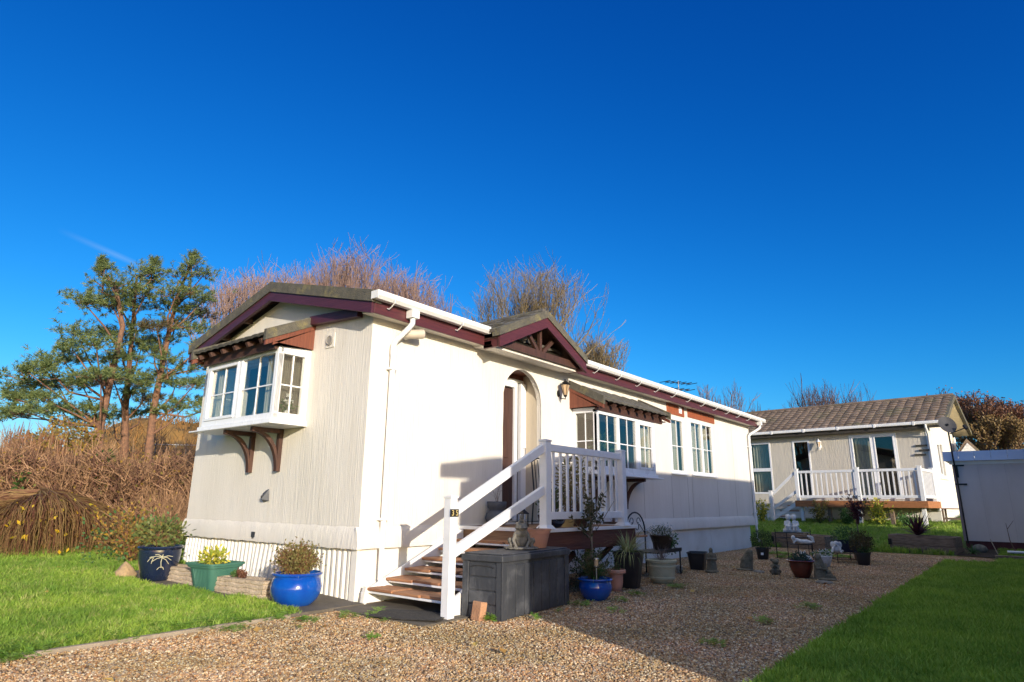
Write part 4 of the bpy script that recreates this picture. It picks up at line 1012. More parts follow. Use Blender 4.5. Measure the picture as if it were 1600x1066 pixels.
# ================================================================== DECK AND STEPS
deck = thing('timber_deck', (2.6, -.65, 0), 'timber deck with white edging and white baluster railing outside the arched porch', 'deck')
DX0, DX1, DY, DZ = 1.56, 3.72, -1.32, .76
m = MB(); n = 15
for k in range(n): x = DX0+.02+(DX1-DX0-.04)*k/n; m.box(x, x+(DX1-DX0-.04)/n-.006, DY+.03, -.012, DZ-.028, DZ)
m.build('floor_boards', DECKB, deck, bevel=.003)
m = MB(); m.box(DX0-.02, DX1+.03, DY-.025, DY+.028, DZ-.035, DZ+.004); m.box(DX0-.02, DX0+.018, DY+.03, -.012, DZ-.035, DZ+.004); m.box(DX1-.018, DX1+.03, DY+.03, -.012, DZ-.035, DZ+.004)
m.build('edge_trim', WPAINT, deck, bevel=.003)
MB().box(DX0, DX1, DY, DY+.035, DZ-.25, DZ-.037).build('fascia_board', FASCB, deck, bevel=.004)
MB().box(DX1-.036, DX1, DY+.036, -.012, DZ-.25, DZ-.037).build('fascia_board', FASCB, deck, bevel=.004)
MB().box(DX0+.001, DX0+.036, DY+.036, -.012, DZ-.16, DZ-.037).build('fascia_board', DECKB, deck, bevel=.004)
for x, y in ((DX0+.08, DY+.09), (DX1-.1, DY+.09), (DX0+.08, -.12), (DX1-.1, -.12), (2.65, DY+.09)):
    MB().box(x-.045, x+.045, y-.045, y+.045, -.05, DZ-.03).build('leg', OLDWOOD, deck)
MB().beam((2.6, DY+.2, .15), (3.4, DY+.2, .5), .04, .06).build('brace', BROWN, deck); MB().beam((2.5, DY+.22, .45), (1.9, DY+.22, .1), .04, .06).build('brace', BROWN, deck)
def post(x, y, z0, z1, parent, w_=.10):
    m = MB().box(x-w_/2, x+w_/2, y-w_/2, y+w_/2, z0, z1)
    p = m.build('post', WPAINT, parent, bevel=.004)
    c = MB().box(x-w_/2-.008, x+w_/2+.008, y-w_/2-.008, y+w_/2+.008, z1+.001, z1+.02); 
    c.add([(x-w_/2, y-w_/2, z1+.021), (x+w_/2, y-w_/2, z1+.021), (x+w_/2, y+w_/2, z1+.021), (x-w_/2, y+w_/2, z1+.021), (x, y, z1+.034)], [(3, 2, 1, 0), (0, 1, 4), (1, 2, 4), (2, 3, 4), (3, 0, 4)])
    c.build('post_cap', WPAINT, p, bevel=.002); return p
RY = DY+.03
PA, PB = 1.62, 3.42
for x in (PA, PB): post(x, RY, DZ+.006, 1.75, deck)
for x in (PA, PB): MB().add([(x-.085, RY-.085, DZ+.006), (x+.085, RY-.085, DZ+.006), (x+.085, RY+.085, DZ+.006), (x-.085, RY+.085, DZ+.006), (x-.054, RY-.054, DZ+.045), (x+.054, RY-.054, DZ+.045), (x+.054, RY+.054, DZ+.045), (x-.054, RY+.054, DZ+.045)],
    [(3, 2, 1, 0), (4, 5, 6, 7), (0, 1, 5, 4), (1, 2, 6, 5), (2, 3, 7, 6), (3, 0, 4, 7)]).build('post_skirt', WPAINT, deck)
MB().box(PA+.051, PB-.051, RY-.03, RY+.03, 1.64, 1.725).build('top_rail', WPAINT, deck, bevel=.006)
MB().box(PA+.051, PB-.051, RY-.025, RY+.025, .865, .95).build('bottom_rail', WPAINT, deck, bevel=.006)
for k in range(11):
    x = PA+.05+(PB-PA-.1)*(k+.75)/11.4; MB().box(x-.018, x+.018, RY-.012, RY+.012, .951, 1.639).build('baluster', WPAINT, deck, bevel=.002)
post(PB, -.10, DZ+.006, 1.75, deck)
MB().box(PB-.03, PB+.03, RY+.051, -.152, 1.64, 1.725).build('top_rail', WPAINT, deck, bevel=.006)
MB().box(PB-.025, PB+.025, RY+.051, -.152, .865, .95).build('bottom_rail', WPAINT, deck, bevel=.006)
for k in range(7):
    y = RY+.05+(-.15-RY-.05)*(k+.7)/7.4; MB().box(PB-.012, PB+.012, y-.018, y+.018, .951, 1.639).build('baluster', WPAINT, deck, bevel=.002)

st = thing('front_steps', (.8, -.65, 0), 'six worn timber treads on white stringers climbing along the wall to the porch deck', 'steps')
tz = [(.06, .175), (.32, .262), (.58, .345), (.84, .435), (1.09, .53), (1.33, .62)]
r = random.Random(12)
for i, (x, z) in enumerate(tz):
    m = MB(); n = 3
    for k in range(n):
        y0 = -1.27+1.17*k/n; dz = r.uniform(-.006, .006); x0 = x+k*.0+.02*(n-1-k)+r.uniform(-.01, .01)
        m.cbox((x0+.16, y0+.195, z-.014+dz), .30, .385, .028, Matrix.Rotation(r.uniform(-.05, .05), 3, 'Z') @ Matrix.Rotation(r.uniform(-.02, .02), 3, 'Y'))
    m.build('tread', TREAD, st, bevel=.006)
    MB().box(x+.03, x+.05, -1.25, -.12, z-.052, z-.032).build('nosing_trim', WPAINT, st, bevel=.002)
    MB().cbox((x+.05, -1.235, z-.045), .05, .05, .05, Matrix.Rotation(.3, 3, 'X')).build('corner_bracket', ORANGEB if i % 2 else REDBROWN, st)
for y in (-1.27, -.07):
    m = MB(); f3 = (lambda yy: (lambda a, b, t: (a, yy+t, b)))(y-.018)
    m.prism([(.04, .02), (.32, .02), (1.55, .52), (1.55, .72), (1.46, .72), (.04, .13)], f3, .036); m.build('stringer', WPAINT, st, bevel=.004)
MB().cbox((.06, -.09, .09), .05, .05, .19, Matrix.Rotation(.2, 3, 'Y')).build('wall_bracket', SKIRT, st)
PY = -1.33
p0 = post(.02, PY, .0, 1.085, st, .09)
# hand rails
a0 = Vector((.066, PY, .965)); a1 = Vector((PA-.052, RY, 1.67))
MB().beam(a0, a1, .055, .095, up=(0, 0, 1)).build('hand_rail', WPAINT, st, bevel=.006)
a0 = Vector((.066, PY, .59)); a1 = Vector((PA-.052, RY, 1.19))
MB().beam(a0, a1, .055, .095, up=(0, 0, 1)).build('lower_rail', WPAINT, st, bevel=.006)
# number plates 3 and 5
def text_mesh(body, size, P, rot, mat, parent, name, depth=.002):
    cu = bpy.data.curves.new('t', 'FONT'); cu.body = body; cu.size = size; cu.extrude = depth; cu.align_x = 'CENTER'; cu.align_y = 'CENTER'
    to = bpy.data.objects.new('t', cu); COL.objects.link(to); bpy.context.view_layer.update()
    me = bpy.data.meshes.new_from_object(to.evaluated_get(bpy.context.evaluated_depsgraph_get())); bpy.data.objects.remove(to)
    me.transform(Matrix.Translation(Vector(P)-Vector(ORG[parent.name])) @ rot.to_4x4()); me.materials.clear(); me.materials.append(mat)
    o = bpy.data.objects.new(name, me); COL.objects.link(o); ORG[o.name] = ORG[parent.name]; o.parent = parent
GOLD = pm('gold_digit', (.80, .62, .25), rough=.4, metal=.2); PLATE = pm('black_plate', (.02, .018, .015), rough=.35)
rotf = Matrix.Rotation(math.pi/2, 3, 'X')
# the plates sit on the post corner: the 3 on the face towards the lawn, the 5 on the drive face
for ch, c0 in (('3', -.008), ('5', .048)):
    pl = MB().box(c0-.027, c0+.027, PY-.056, PY-.046, .915, .985).build('number_plate', PLATE, p0, bevel=.003)
    text_mesh(ch, .072, (c0, PY-.0575, .948), rotf, GOLD, pl, 'digit')

# ================================================================== POTS, PLANTS, ORNAMENTS
def blob(mb, name, mat, parent, vox=.006, it=4, org=None):
    """melt overlapping solids of one carving into a single skin"""
    o = mb.build(name, mat, parent, smooth='all', org=org)
    rm = o.modifiers.new('melt', 'REMESH'); rm.mode = 'VOXEL'; rm.voxel_size = vox; rm.use_smooth_shade = True
    s_ = o.modifiers.new('soften', 'SMOOTH'); s_.factor = .5; s_.iterations = it
    return o
def limb(m, pts, rad, n=10):
    m.tube(pts, rad, n)
    for p, r_ in zip(pts, rad): m.ell(p, r_, r_, r_, 10, 6)

def Z0(x, y): return terr(x, y)+.012
# round blue pot with heather at the house corner
c = (-.52, .27, .035)
t = thing('plant_pot', c, 'big round bright blue glazed pot with a brown green bush at the house corner', 'plant pot')
pot_mesh(c, [(.15, 0), (.165, .008), (.215, .06), (.247, .13), (.250, .18), (.232, .25), (.215, .272), (.222, .283), (.248, .292), (.250, .306), (.24, .314)], n=56).build('pot', BLUEGL, t, smooth=True)
soil((c[0], c[1], c[2]+.27), .215, 0, t)
twigs('bush', (c[0], c[1], c[2]+.26), 150, .34, 1.15, 5, TWIG_R, t, rad=.003, sub=7, leafm=LEAFO, ls=.028)
# square green planter
c = (-.70, 1.60, terr(-.7, 1.6)+.02); a = R_(8)
t = thing('plant_pot', c, 'square tapered dark green plastic planter with yellow variegated leaves', 'plant pot')
pot_mesh(c, [(.135, 0), (.14, .01), (.185, .235), (.20, .24), (.203, .262), (.225, .268), (.227, .29)], n=64, sq=9, sx=1.0, sy=1.12, rot=a).build('pot', GREENPL, t, smooth=True)
m = MB()
for s_ in (-1, 1):
    for k in range(9):
        for ax_ in (0, 1):
            u = -.09+.18*k/8; b0, b1 = .139, .186
            p0 = Vector(((-b0 if ax_ else u*.9), (u if ax_ else -b0*1.1)*1.0, .02)); p1 = Vector(((-b1 if ax_ else u*1.15), (u*1.2 if ax_ else -b1*1.1), .22))
            if s_ < 0: m.beam(Matrix.Rotation(a, 3, 'Z') @ p0+Vector(c), Matrix.Rotation(a, 3, 'Z') @ p1+Vector(c), .006, .006)
m.build('pot_ribs', GREENPL, t)
soil((c[0], c[1], c[2]+.25), .18, 0, t)
shrub('foliage', (c[0]-.02, c[1]+.02, c[2]+.33), .16, .11, 9, LEAFY, 520, .055, .022, t, up=.8)
# two cast stone troughs
def trough(c, rz, label):
    t = thing('stone_trough', c, label, 'trough', 'cast stone troughs along the end wall')
    Rm = Matrix.Rotation(rz, 3, 'Z'); m = MB(); rr = random.Random(int(c[1]*100)); H, Lh, Wh = .19, .40, .115
    n = 22
    def wob(i, z): return .006*math.sin(i*.8+z*40)+.004*math.sin(i*2.3+z*70)
    zs = []
    for k in range(4):
        z0 = H*k/4; zs += [(z0+.004, -.010), (z0+.012, 0), (z0+H/4-.012, .002), (z0+H/4-.004, -.008)]
    per = []
    for i in range(n+1): per.append((-Lh+2*Lh*i/n, -Wh))
    for i in range(1, 6): per.append((Lh, -Wh+2*Wh*i/6))
    for i in range(n+1): per.append((Lh-2*Lh*i/n, Wh))
    for i in range(1, 6): per.append((-Lh, Wh-2*Wh*i/6))
    P_ = len(per); vs = []
    for z, d in zs:
        for i, (x, y) in enumerate(per):
            kx = (Lh+d)/Lh; ky = (Wh+d)/Wh; vs.append(tuple(Rm @ Vector((x*kx, y*ky, max(0, z+wob(i, round(z/H*4)*.3)*(0 < z < H*.97))))+Vector(c)))
    m.add(vs, [(j*P_+i, j*P_+(i+1) % P_, (j+1)*P_+(i+1) % P_, (j+1)*P_+i) for j in range(len(zs)-1) for i in range(P_)])
    top = [tuple(Rm @ Vector((x, y, H))+Vector(c)) for x, y in per]; inn = [tuple(Rm @ Vector((x*.88, y*.6, H))+Vector(c)) for x, y in per]; inn2 = [tuple(Rm @ Vector((x*.86, y*.58, H-.05))+Vector(c)) for x, y in per]
    b0 = len(m.v); m.v += top+inn+inn2
    for i in range(P_):
        j = (i+1) % P_; q = b0-P_; m.f += [(q+i, q+j, b0+j, b0+i), (b0+i, b0+j, b0+P_+j, b0+P_+i), (b0+P_+i, b0+P_+j, b0+2*P_+j, b0+2*P_+i)]
    m.build('trough_body', TROUGH, t, smooth=True)
    s2 = MB(); s2.cbox(Vector(c)+Vector((0, 0, H-.035)), Lh*1.72, Wh*1.16, .02, Rm); s2.build('soil', SOIL, t)
    return t
t = trough((-.60, 1.06, .05), R_(98), 'layered cast stone trough with reddish succulents beside the bright blue pot')
twigs('plant', (-.62, 1.15, .21), 22, .10, .9, 6, TWIG_R, t, rad=.0025, sub=3, leafm=LEAFR, ls=.03)
twigs('plant', (-.62, 1.28, .21), 14, .08, .9, 7, TWIG_R, t, rad=.0025, sub=2, leafm=LEAFM, ls=.028)
trough((-.70, 2.18, .095), R_(97), 'layered cast stone trough between the navy pot and the green planter')
for k, (x, y, z, s_) in enumerate(((-.60, 2.06, .30, .05), (-.58, 1.93, .285, .062))):
    t = thing('yellow_pansy', (x, y, z-.05), ['yellow orange flower head standing higher in the stone trough', 'lower orange flower head next to the green planter'][k], 'flower')
    F_ = Fast(); r = random.Random(k)
    for j in range(46):
        d = rdir(r); d.z = abs(d.z)*.6; F_.leaf(Vector((x, y, z))+d*s_*.25, d, s_*1.1, s_*1.0, rdir(r))
    F_.build('petals', PATCH, t); twigs('stem', (x, y, z-.12), 5, .1, .3, k, LEAFM, t, rad=.003, sub=0)
# navy pot with bamboo motif
c = (-.90, 2.56, terr(-.9, 2.56)+.025)
t = thing('plant_pot', c, 'tall navy glazed pot with a cream bamboo motif and a leafy rose bush', 'plant pot')
pot_mesh(c, [(.15, 0), (.16, .008), (.185, .08), (.215, .2), (.228, .30), (.225, .345), (.243, .355), (.25, .372), (.243, .385)], n=52).build('pot', NAVYGL, t, smooth=True)
soil((c[0], c[1], c[2]+.345), .225, 0, t)
m = MB(); dirc = Vector((CX-c[0], CY-c[1], 0)).normalized(); base_a = math.atan2(dirc.y, dirc.x)
def onpot(u, z): rr_ = .172+.21*z+.006 if z < .2 else .215+(z-.2)*.13+.005; a = base_a+u/.2; return (c[0]+rr_*math.cos(a), c[1]+rr_*math.sin(a), c[2]+z)
def stroke(p, rad=.004): m.tube([onpot(*q) for q in p], rad, 5)
stroke([(.03, .15), (.02, .22), (.03, .30)], .005)
for u, z, du, dz in ((.03, .27, -.12, .0), (.03, .27, -.10, -.05), (.03, .27, -.07, .03), (.03, .27, .09, -.04), (.03, .27, .10, .0), (.03, .26, .07, -.07), (-.06, .27, -.05, -.05), (-.05, .27, -.02, -.07), (.03, .16, -.04, -.03), (.03, .16, .03, -.03)):
    stroke([(u, z), (u+du*.5, z+dz*.5+.012), (u+du, z+dz)], .004)
m.build('motif', CREAMST, t)
twigs('stems', (c[0], c[1], c[2]+.35), 30, .26, 1.1, 15, TWIG_R, t, rad=.003, sub=2)
shrub('foliage', (c[0], c[1]+.02, c[2]+.54), .30, .17, 17, leaf_mat('rose_leaves', (.08, .12, .03), (.22, .22, .07)), 620, .058, .034, t)
# rock
t = thing('rock', (-1.10, 2.95, .12), 'tan triangular rock leaning against the navy glazed pot', 'rock')
bm = bmesh.new(); bmesh.ops.create_icosphere(bm, subdivisions=3, radius=1); r = random.Random(5)
m = MB(); vs = []
for v in bm.verts:
    q = v.co.copy(); tz = (q.z+1)/2; k = 1-.78*tz
    k *= 1+.12*math.sin(4*q.x+3*q.y)+.07*math.sin(9*q.z+5*q.x); vs.append((-1.10+q.x*.12*k*1.3, 2.95+q.y*.17*k*1.2+.03*tz, .10+max(0, tz)*.22))
m.add(vs, [tuple(v.index for v in f.verts) for f in bm.faces]); bm.free(); m.build('boulder', ROCK, t, smooth='all')

# the storage box by the steps
a = R_(5); Rz = Matrix.Rotation(a, 3, 'Z'); B0 = Vector((.262, -1.775, .012))
t = thing('storage_box', B0, 'dark grey resin garden storage box with plank pattern beside the front steps', 'storage box')
def bl(x, y, z): return B0 + Rz @ Vector((x, y, z))
def bbox(m, x0, x1, y0, y1, z0, z1):
    m.add([bl(x, y, z) for z in (z0, z1) for x, y in ((x0, y0), (x1, y0), (x1, y1), (x0, y1))], [(0, 3, 2, 1), (4, 5, 6, 7), (0, 1, 5, 4), (1, 2, 6, 5), (2, 3, 7, 6), (3, 0, 4, 7)])
BL, BD, BH = 1.27, .46, .50
m = MB(); bbox(m, .02, BL-.02, .02, BD-.02, 0, BH); m.build('box_core', BOXM, t)
m = MB(); n = 7
for x0, x1 in ((0, .085), (BL-.085, BL)): bbox(m, x0, x1, 0, .0199, 0, BH)
for k in range(n): x = .09+(BL-.18)*k/n; bbox(m, x, x+(BL-.18)/n-.012, .004, .0199, .01, BH-.03)
m.build('front_planks', BOXM, t, bevel=.004)
m = MB()
for y0, y1 in ((.0, .07), (BD-.07, BD)): bbox(m, -.0, .0199, y0+.001, y1, 0, BH-.001)
for k in range(4): z = .01+(BH-.02)*k/4; bbox(m, .006, .0199, .075, BD-.075, z, z+(BH-.02)/4-.011)
for y0, y1 in ((.0, .07), (BD-.07, BD)): bbox(m, BL-.0199, BL, y0+.001, y1, 0, BH-.001)
for k in range(4): z = .01+(BH-.02)*k/4; bbox(m, BL-.0199, BL-.006, .075, BD-.075, z, z+(BH-.02)/4-.007)
m.build('end_planks', BOXM, t, bevel=.004)
m = MB(); bbox(m, -.012, BL+.012, -.012, BD+.012, BH+.002, BH+.06); bbox(m, .01, BL-.01, .01, BD-.01, BH+.06, BH+.075)
lid = m.build('lid', BOXM, t, bevel=.01, seg=3)
m = MB(); bbox(m, BL*.42, BL*.58, -.0135, -.0125, BH+.022, BH+.036); m.build('lid_slot', BLACKPL, lid)
m = MB(); m.tube([bl(.002, .10, BH-.05), bl(-.004, .15, BH-.035), bl(-.006, .23, BH-.033), bl(-.004, .31, BH-.035), bl(.002, .36, BH-.05)], .006, 6); m.build('grip', BLACKPL, t)
TOP = BH+.075+B0.z
# garden frog statue on its tray
c = Vector((.90, -1.50, TOP+.002))
t = thing('frog_statue', c, 'grey stone frog statue with a little frog on its head sitting on the storage box', 'statue')
face = Vector((CX-c.x, CY-c.y, 0)).normalized(); side = Vector((-face.y, face.x, 0)); up = Vector((0, 0, 1))
def fp(f_, s_, z): return c + face*f_ + side*s_ + up*z
m = MB(); r = random.Random(2)
for k in range(16):
    a = k/16*6.283; m.ell(fp(.10*math.cos(a), .14*math.sin(a), .012), .045, .045, .013, 10, 6)
m.ell(fp(0, 0, .014), .12, .15, .016, 16, 8); blob(m, 'tray', FROGST, t, .005)
m = MB(); rot = Matrix.Rotation(math.atan2(face.y, face.x), 3, 'Z')
m.ell(fp(-.01, 0, .10), .075, .085, .09, rot=rot); m.ell(fp(.02, 0, .16), .06, .068, .06, rot=rot)          # belly, chest
m.ell(fp(.03, 0, .215), .062, .066, .042, rot=rot); m.ell(fp(.055, 0, .205), .05, .06, .02, rot=rot)        # head, jaw
for s_ in (-1, 1):
    m.ell(fp(.02, s_*.045, .25), .020, .018, .020)
    limb(m, [fp(.03, s_*.06, .15), fp(.055, s_*.085, .09), fp(.085, s_*.055, .035)], [.022, .017, .014])     # fore legs
    limb(m, [fp(-.03, s_*.07, .06), fp(.01, s_*.115, .085), fp(.03, s_*.10, .035)], [.038, .03, .018])        # folded hind legs
    for j in (-1, 0, 1): limb(m, [fp(.085, s_*.055, .032), fp(.118, s_*.055+j*.018, .026)], [.009, .006], 6); limb(m, [fp(.03, s_*.11, .034), fp(.07, s_*.12+j*.02, .028)], [.010, .006], 6)
m.ell(fp(.0, 0, .285), .026, .024, .032); m.ell(fp(.012, 0, .318), .022, .022, .018)
for s_ in (-1, 1): m.ell(fp(.014, s_*.014, .333), .008, .008, .009); limb(m, [fp(.01, s_*.02, .285), fp(.03, s_*.026, .262)], [.009, .006], 6)
blob(m, 'frog', FROGST, t, .0045, 3)
MB().tube([fp(.115*math.cos(q)*.62+.035, .072*math.sin(q), .207) for q in (-1.1, -.7, -.3, 0, .3, .7, 1.1)], .003, 5).build('mouth', SOIL, t)
# terracotta pot on the box
c = (1.20, -1.42, TOP+.002); c = (1.235, -1.45, TOP+.002)
t = thing('plant_pot', c, 'terracotta coloured plastic pot of bare soil on the storage box', 'plant pot')
pot_mesh(c, [(.098, 0), (.102, .005), (.135, .14), (.143, .145), (.15, .175), (.158, .18), (.158, .19)], n=44).build('pot', TERRA, t, smooth=True)
soil((c[0], c[1], c[2]+.18), .14, 0, t); twigs('dead_stems', (c[0], c[1], c[2]+.18), 12, .05, 1.5, 3, TWIG_B, t, rad=.003)
# brick
c = Vector((.20, -1.555, .0)); t = thing('brick', c, 'single tan brick leaning upright against the end of the storage box', 'brick')
MB().cbox(c+Vector((.0, 0, .085)), .075, .125, .165, Matrix.Rotation(R_(-8), 3, 'Z') @ Matrix.Rotation(R_(10), 3, 'Y')).build('block', BRICK, t, bevel=.008)
# door mat
c = Vector((-.10, -1.02, .03)); t = thing('door_mat', c, 'dark grey rubber mat with upturned edge on the slab below the steps', 'door mat')
m = MB(); n1_, n2_ = 16, 12; vs = []
for zz in (0, .008):
    for i in range(n1_+1):
        for j in range(n2_+1):
            u, v = i/n1_-.5, j/n2_-.5; edge = max(abs(u), abs(v))*2
            q = Matrix.Rotation(R_(24), 3, 'Z') @ Vector((u*.46, v*.66, 0)); z = .034+zz+.012*math.sin(3*v+1)*math.cos(4*u)+(.012 if edge > .9 else 0)*0+max(0, v)*.03*max(0, .4-u)
            vs.append((c.x+q.x-.02, c.y+q.y, z))
w1 = n2_+1; tot = (n1_+1)*w1; fs = []
for i in range(n1_):
    for j in range(n2_): a = i*w1+j; fs += [(a, a+1, a+w1+1, a+w1), (tot+a, tot+a+w1, tot+a+w1+1, tot+a+1)]
for i in range(n1_): fs += [(i*w1, (i+1)*w1, tot+(i+1)*w1, tot+i*w1), (i*w1+n2_, tot+i*w1+n2_, tot+(i+1)*w1+n2_, (i+1)*w1+n2_)]
for j in range(n2_): fs += [(j, tot+j, tot+j+1, j+1), (n1_*w1+j, n1_*w1+j+1, tot+n1_*w1+j+1, tot+n1_*w1+j)]
m.add(vs, fs); m.build('mat_sheet', MAT, t, smooth=True)

# on the deck
c = (2.10, -.16, DZ+.002); t = thing('plant_pot', c, 'grey pinched neck pot with thin dry stems on the deck left of the door', 'plant pot')
pot_mesh(c, [(.09, 0), (.13, .03), (.15, .09), (.135, .15), (.098, .185), (.10, .20), (.125, .225), (.13, .29), (.125, .30)], n=32).build('pot', pm('slate_grey_pot', (.09, .10, .12), (.06, .065, .08), rough=.6, bump=.2), t, smooth=True)
twigs('dry_stems', (c[0], c[1], c[2]+.27), 9, .38, .35, 21, TWIG_B, t, rad=.0022, sub=1)
c = (2.06, -.62, DZ+.002); t = thing('garden_lantern', c, 'small black metal candle lantern standing on the deck before the door', 'lantern')
m = MB()
for sx_ in (-1, 1):
    for sy_ in (-1, 1): m.box(c[0]+sx_*.048-.005, c[0]+sx_*.048+.005, c[1]+sy_*.048-.005, c[1]+sy_*.048+.005, c[2]+.012, c[2]+.15)
m.box(c[0]-.06, c[0]+.06, c[1]-.06, c[1]+.06, c[2], c[2]+.012); m.lathe((c[0], c[1], c[2]+.15), [(.085, 0), (.08, .01), (.03, .05), (.025, .07), (.01, .078)], n=4, rot=math.pi/4)
m.tube([(c[0]+.03*math.cos(q), c[1], c[2]+.235+.03*math.sin(q)) for q in [k*math.pi/5 for k in range(11)]], .004, 5)
m.build('lantern_frame', IRON, t); MB().lathe((c[0], c[1], c[2]+.013), [(.028, 0), (.028, .07), (.02, .075)], n=16).build('candle', WHITEST, t, smooth=True)
c = (1.98, -1.13, DZ+.002); t = thing('plant_pot', c, 'wide navy bowl pot on the deck behind the front railing', 'plant pot')
pot_mesh(c, [(.07, 0), (.10, .01), (.15, .06), (.175, .13), (.18, .15)], n=36).build('pot', NAVYGL, t, smooth=True)
twigs('plant', (c[0], c[1], c[2]+.12), 30, .32, .8, 22, TWIG_B, t, rad=.003, sub=3, leafm=LEAFD, ls=.035)
c = (2.36, -1.10, DZ+.002); t = thing('plant_pot', c, 'pale yellow pot on the deck behind the front railing', 'plant pot')
pot_mesh(c, [(.07, 0), (.085, .10), (.095, .15), (.10, .16)], n=30).build('pot', pm('yellow_pot', (.5, .42, .22), rough=.7), t, smooth=True)
twigs('plant', (c[0], c[1], c[2]+.14), 20, .5, .5, 23, TWIG_B, t, rad=.0035, sub=4, leafm=LEAFO, ls=.035)
c = (2.85, -.95, DZ+.002); t = thing('plant_pot', c, 'brown pot with a tall bushy olive green shrub on the deck', 'plant pot')
pot_mesh(c, [(.10, 0), (.14, .18), (.15, .2)], n=30).build('pot', BROWN, t, smooth=True)
twigs('stems', (c[0], c[1], c[2]+.15), 14, .7, .35, 24, TWIG_B, t, rad=.005, sub=3)
shrub('foliage', (c[0]-.1, c[1], c[2]+.62), .26, .36, 25, LEAFO, 520, .06, .028, t)
c = (2.95, -.45, DZ+.002); t = thing('iron_chair', c, 'black iron garden chair on the deck behind the railing', 'chair')
m = MB()
for sx_ in (-1, 1):
    m.tube([(c[0]+sx_*.2, c[1]-.19, c[2]), (c[0]+sx_*.19, c[1]-.17, c[2]+.44)], .01, 6)
m.build('front_legs', IRON, t)
m = MB()
for sx_ in (-1, 1): m.tube([(c[0]+sx_*.2, c[1]+.2, c[2]), (c[0]+sx_*.19, c[1]+.17, c[2]+.44), (c[0]+sx_*.18, c[1]+.22, c[2]+.85)], .01, 6)
m.tube([(c[0]-.18+.36*k/8, c[1]+.22, c[2]+.85+.06*math.sin(k*math.pi/8)) for k in range(9)], .01, 6)
for k in range(4): m.tube([(c[0]-.12+.08*k, c[1]+.17, c[2]+.46), (c[0]-.12+.08*k, c[1]+.22, c[2]+.88)], .006, 5)
m.build('backrest', IRON, t); MB().lathe((c[0], c[1], c[2]+.43), [(.2, 0), (.215, .01), (.215, .02), (.2, .025)], n=28).build('seat', IRON, t, smooth=True)

# row in the shade by the deck
c = (2.00, -1.70, .012); t = thing('plant_pot', c, 'smaller round blue glazed pot with spiky leaves beside the storage box', 'plant pot')
pot_mesh(c, [(.11, 0), (.12, .006), (.16, .05), (.185, .11), (.187, .15), (.172, .195), (.178, .205), (.195, .212), (.195, .222), (.188, .228)], n=48).build('pot', BLUEGL, t, smooth=True)
soil((c[0], c[1], c[2]+.20), .165, 0, t); blades('spiky_leaves', (c[0]+.04, c[1]+.02, c[2]+.2), 70, .30, .006, 4, LEAFM, t, droop=.9, rise=.85)
twigs('dry_stems', (c[0]+.04, c[1]+.06, c[2]+.2), 30, .32, .8, 27, TWIG_B, t, rad=.003, sub=3, leafm=LEAFD, ls=.03)
c = (1.90, -1.78, .20); t = thing('solar_light', c, 'steel solar stake light standing in the smaller blue pot', 'garden light')
MB().tube([(c[0], c[1], c[2]), (c[0], c[1], c[2]+.16)], .008, 8).build('stake', STEEL, t, smooth=True)
MB().lathe((c[0], c[1], c[2]+.16), [(.012, 0), (.026, .01), (.026, .02)], n=20).build('cup', STEEL, t, smooth=True)
MB().lathe((c[0], c[1], c[2]+.181), [(.024, 0), (.024, .06)], n=20).build('lens', LGLASS, t, smooth=True)
MB().lathe((c[0], c[1], c[2]+.242), [(.034, 0), (.034, .012), (.02, .022)], n=20).build('cap', STEEL, t, smooth=True)
# young shrub rising in front of the railing
c = (2.30, -1.50, .0); t = thing('potted_shrub', c, 'thin stemmed dark leaved shrub rising in front of the deck railing', 'shrub')
pot_mesh(c, [(.11, 0), (.15, .2), (.155, .22)], n=28).build('pot', BLACKPL, t, smooth=True)
r = random.Random(31); tp = Vector((c[0]-.06, c[1]-.02, .88)); m = MB(); m.tube([(c[0], c[1], .15), (c[0]-.03, c[1], .5), tp], [.014, .011, .009], 7)
F_ = Fast()
for k in range(16):
    q = Vector((c[0]-.05, c[1], .62+.30*k/16)); e = q+Vector((r.uniform(-.26, .30), r.uniform(-.18, .18), r.uniform(.10, .42))); mid = q.lerp(e, .5)+Vector((0, 0, -.03))
    m.tube([q, mid, e], [.006, .004, .002], 5, cap=False)
    for j in range(17): p = mid.lerp(e, r.uniform(-.3, 1.05)); F_.leaf(p, (rdir(r)+Vector((0, 0, .4))).normalized(), r.uniform(.045, .08), .028, rdir(r))
m.tube([(c[0]+.1, c[1], .75), (c[0]+.34, c[1]-.05, 1.0), (c[0]+.44, c[1]-.05, 1.08)], [.005, .004, .002], 5)
m.build('stem', BARKG, t, smooth='all'); F_.build('foliage', leaf_mat('bronze_leaves', (.035, .05, .02), (.10, .085, .04)), t)
c = (2.55, -1.28, .0); t = thing('ground_shrub', c, 'low tangled dark shrub under the deck edge', 'shrub')
twigs('stems', (c[0], c[1], 0), 60, .55, .9, 33, TWIG_B, t, rad=.003, sub=3, leafm=LEAFD, ls=.035)
c = (2.80, -1.52, .012); t = thing('plant_pot', c, 'terracotta pot with a pierced rim half hidden behind the smaller blue pot', 'plant pot')
pot_mesh(c, [(.055, 0), (.06, .01), (.075, .08), (.08, .15), (.082, .2), (.115, .21), (.118, .24), (.11, .25)], n=32).build('pot', TERRA, t, smooth=True)
twigs('sprigs', (c[0], c[1], c[2]+.2), 16, .14, 1.1, 34, TWIG_B, t, rad=.003, sub=2, leafm=LEAFD, ls=.025)
c = (3.20, -1.48, .012); t = thing('plant_pot', c, 'tall dark square tapered planter with drooping striped grass', 'plant pot')
pot_mesh(c, [(.13, 0), (.135, .01), (.20, .40), (.21, .42), (.21, .44)], n=48, sq=8, rot=R_(15), sx=.86, sy=.86).build('pot', BLACKPL, t, smooth=True)
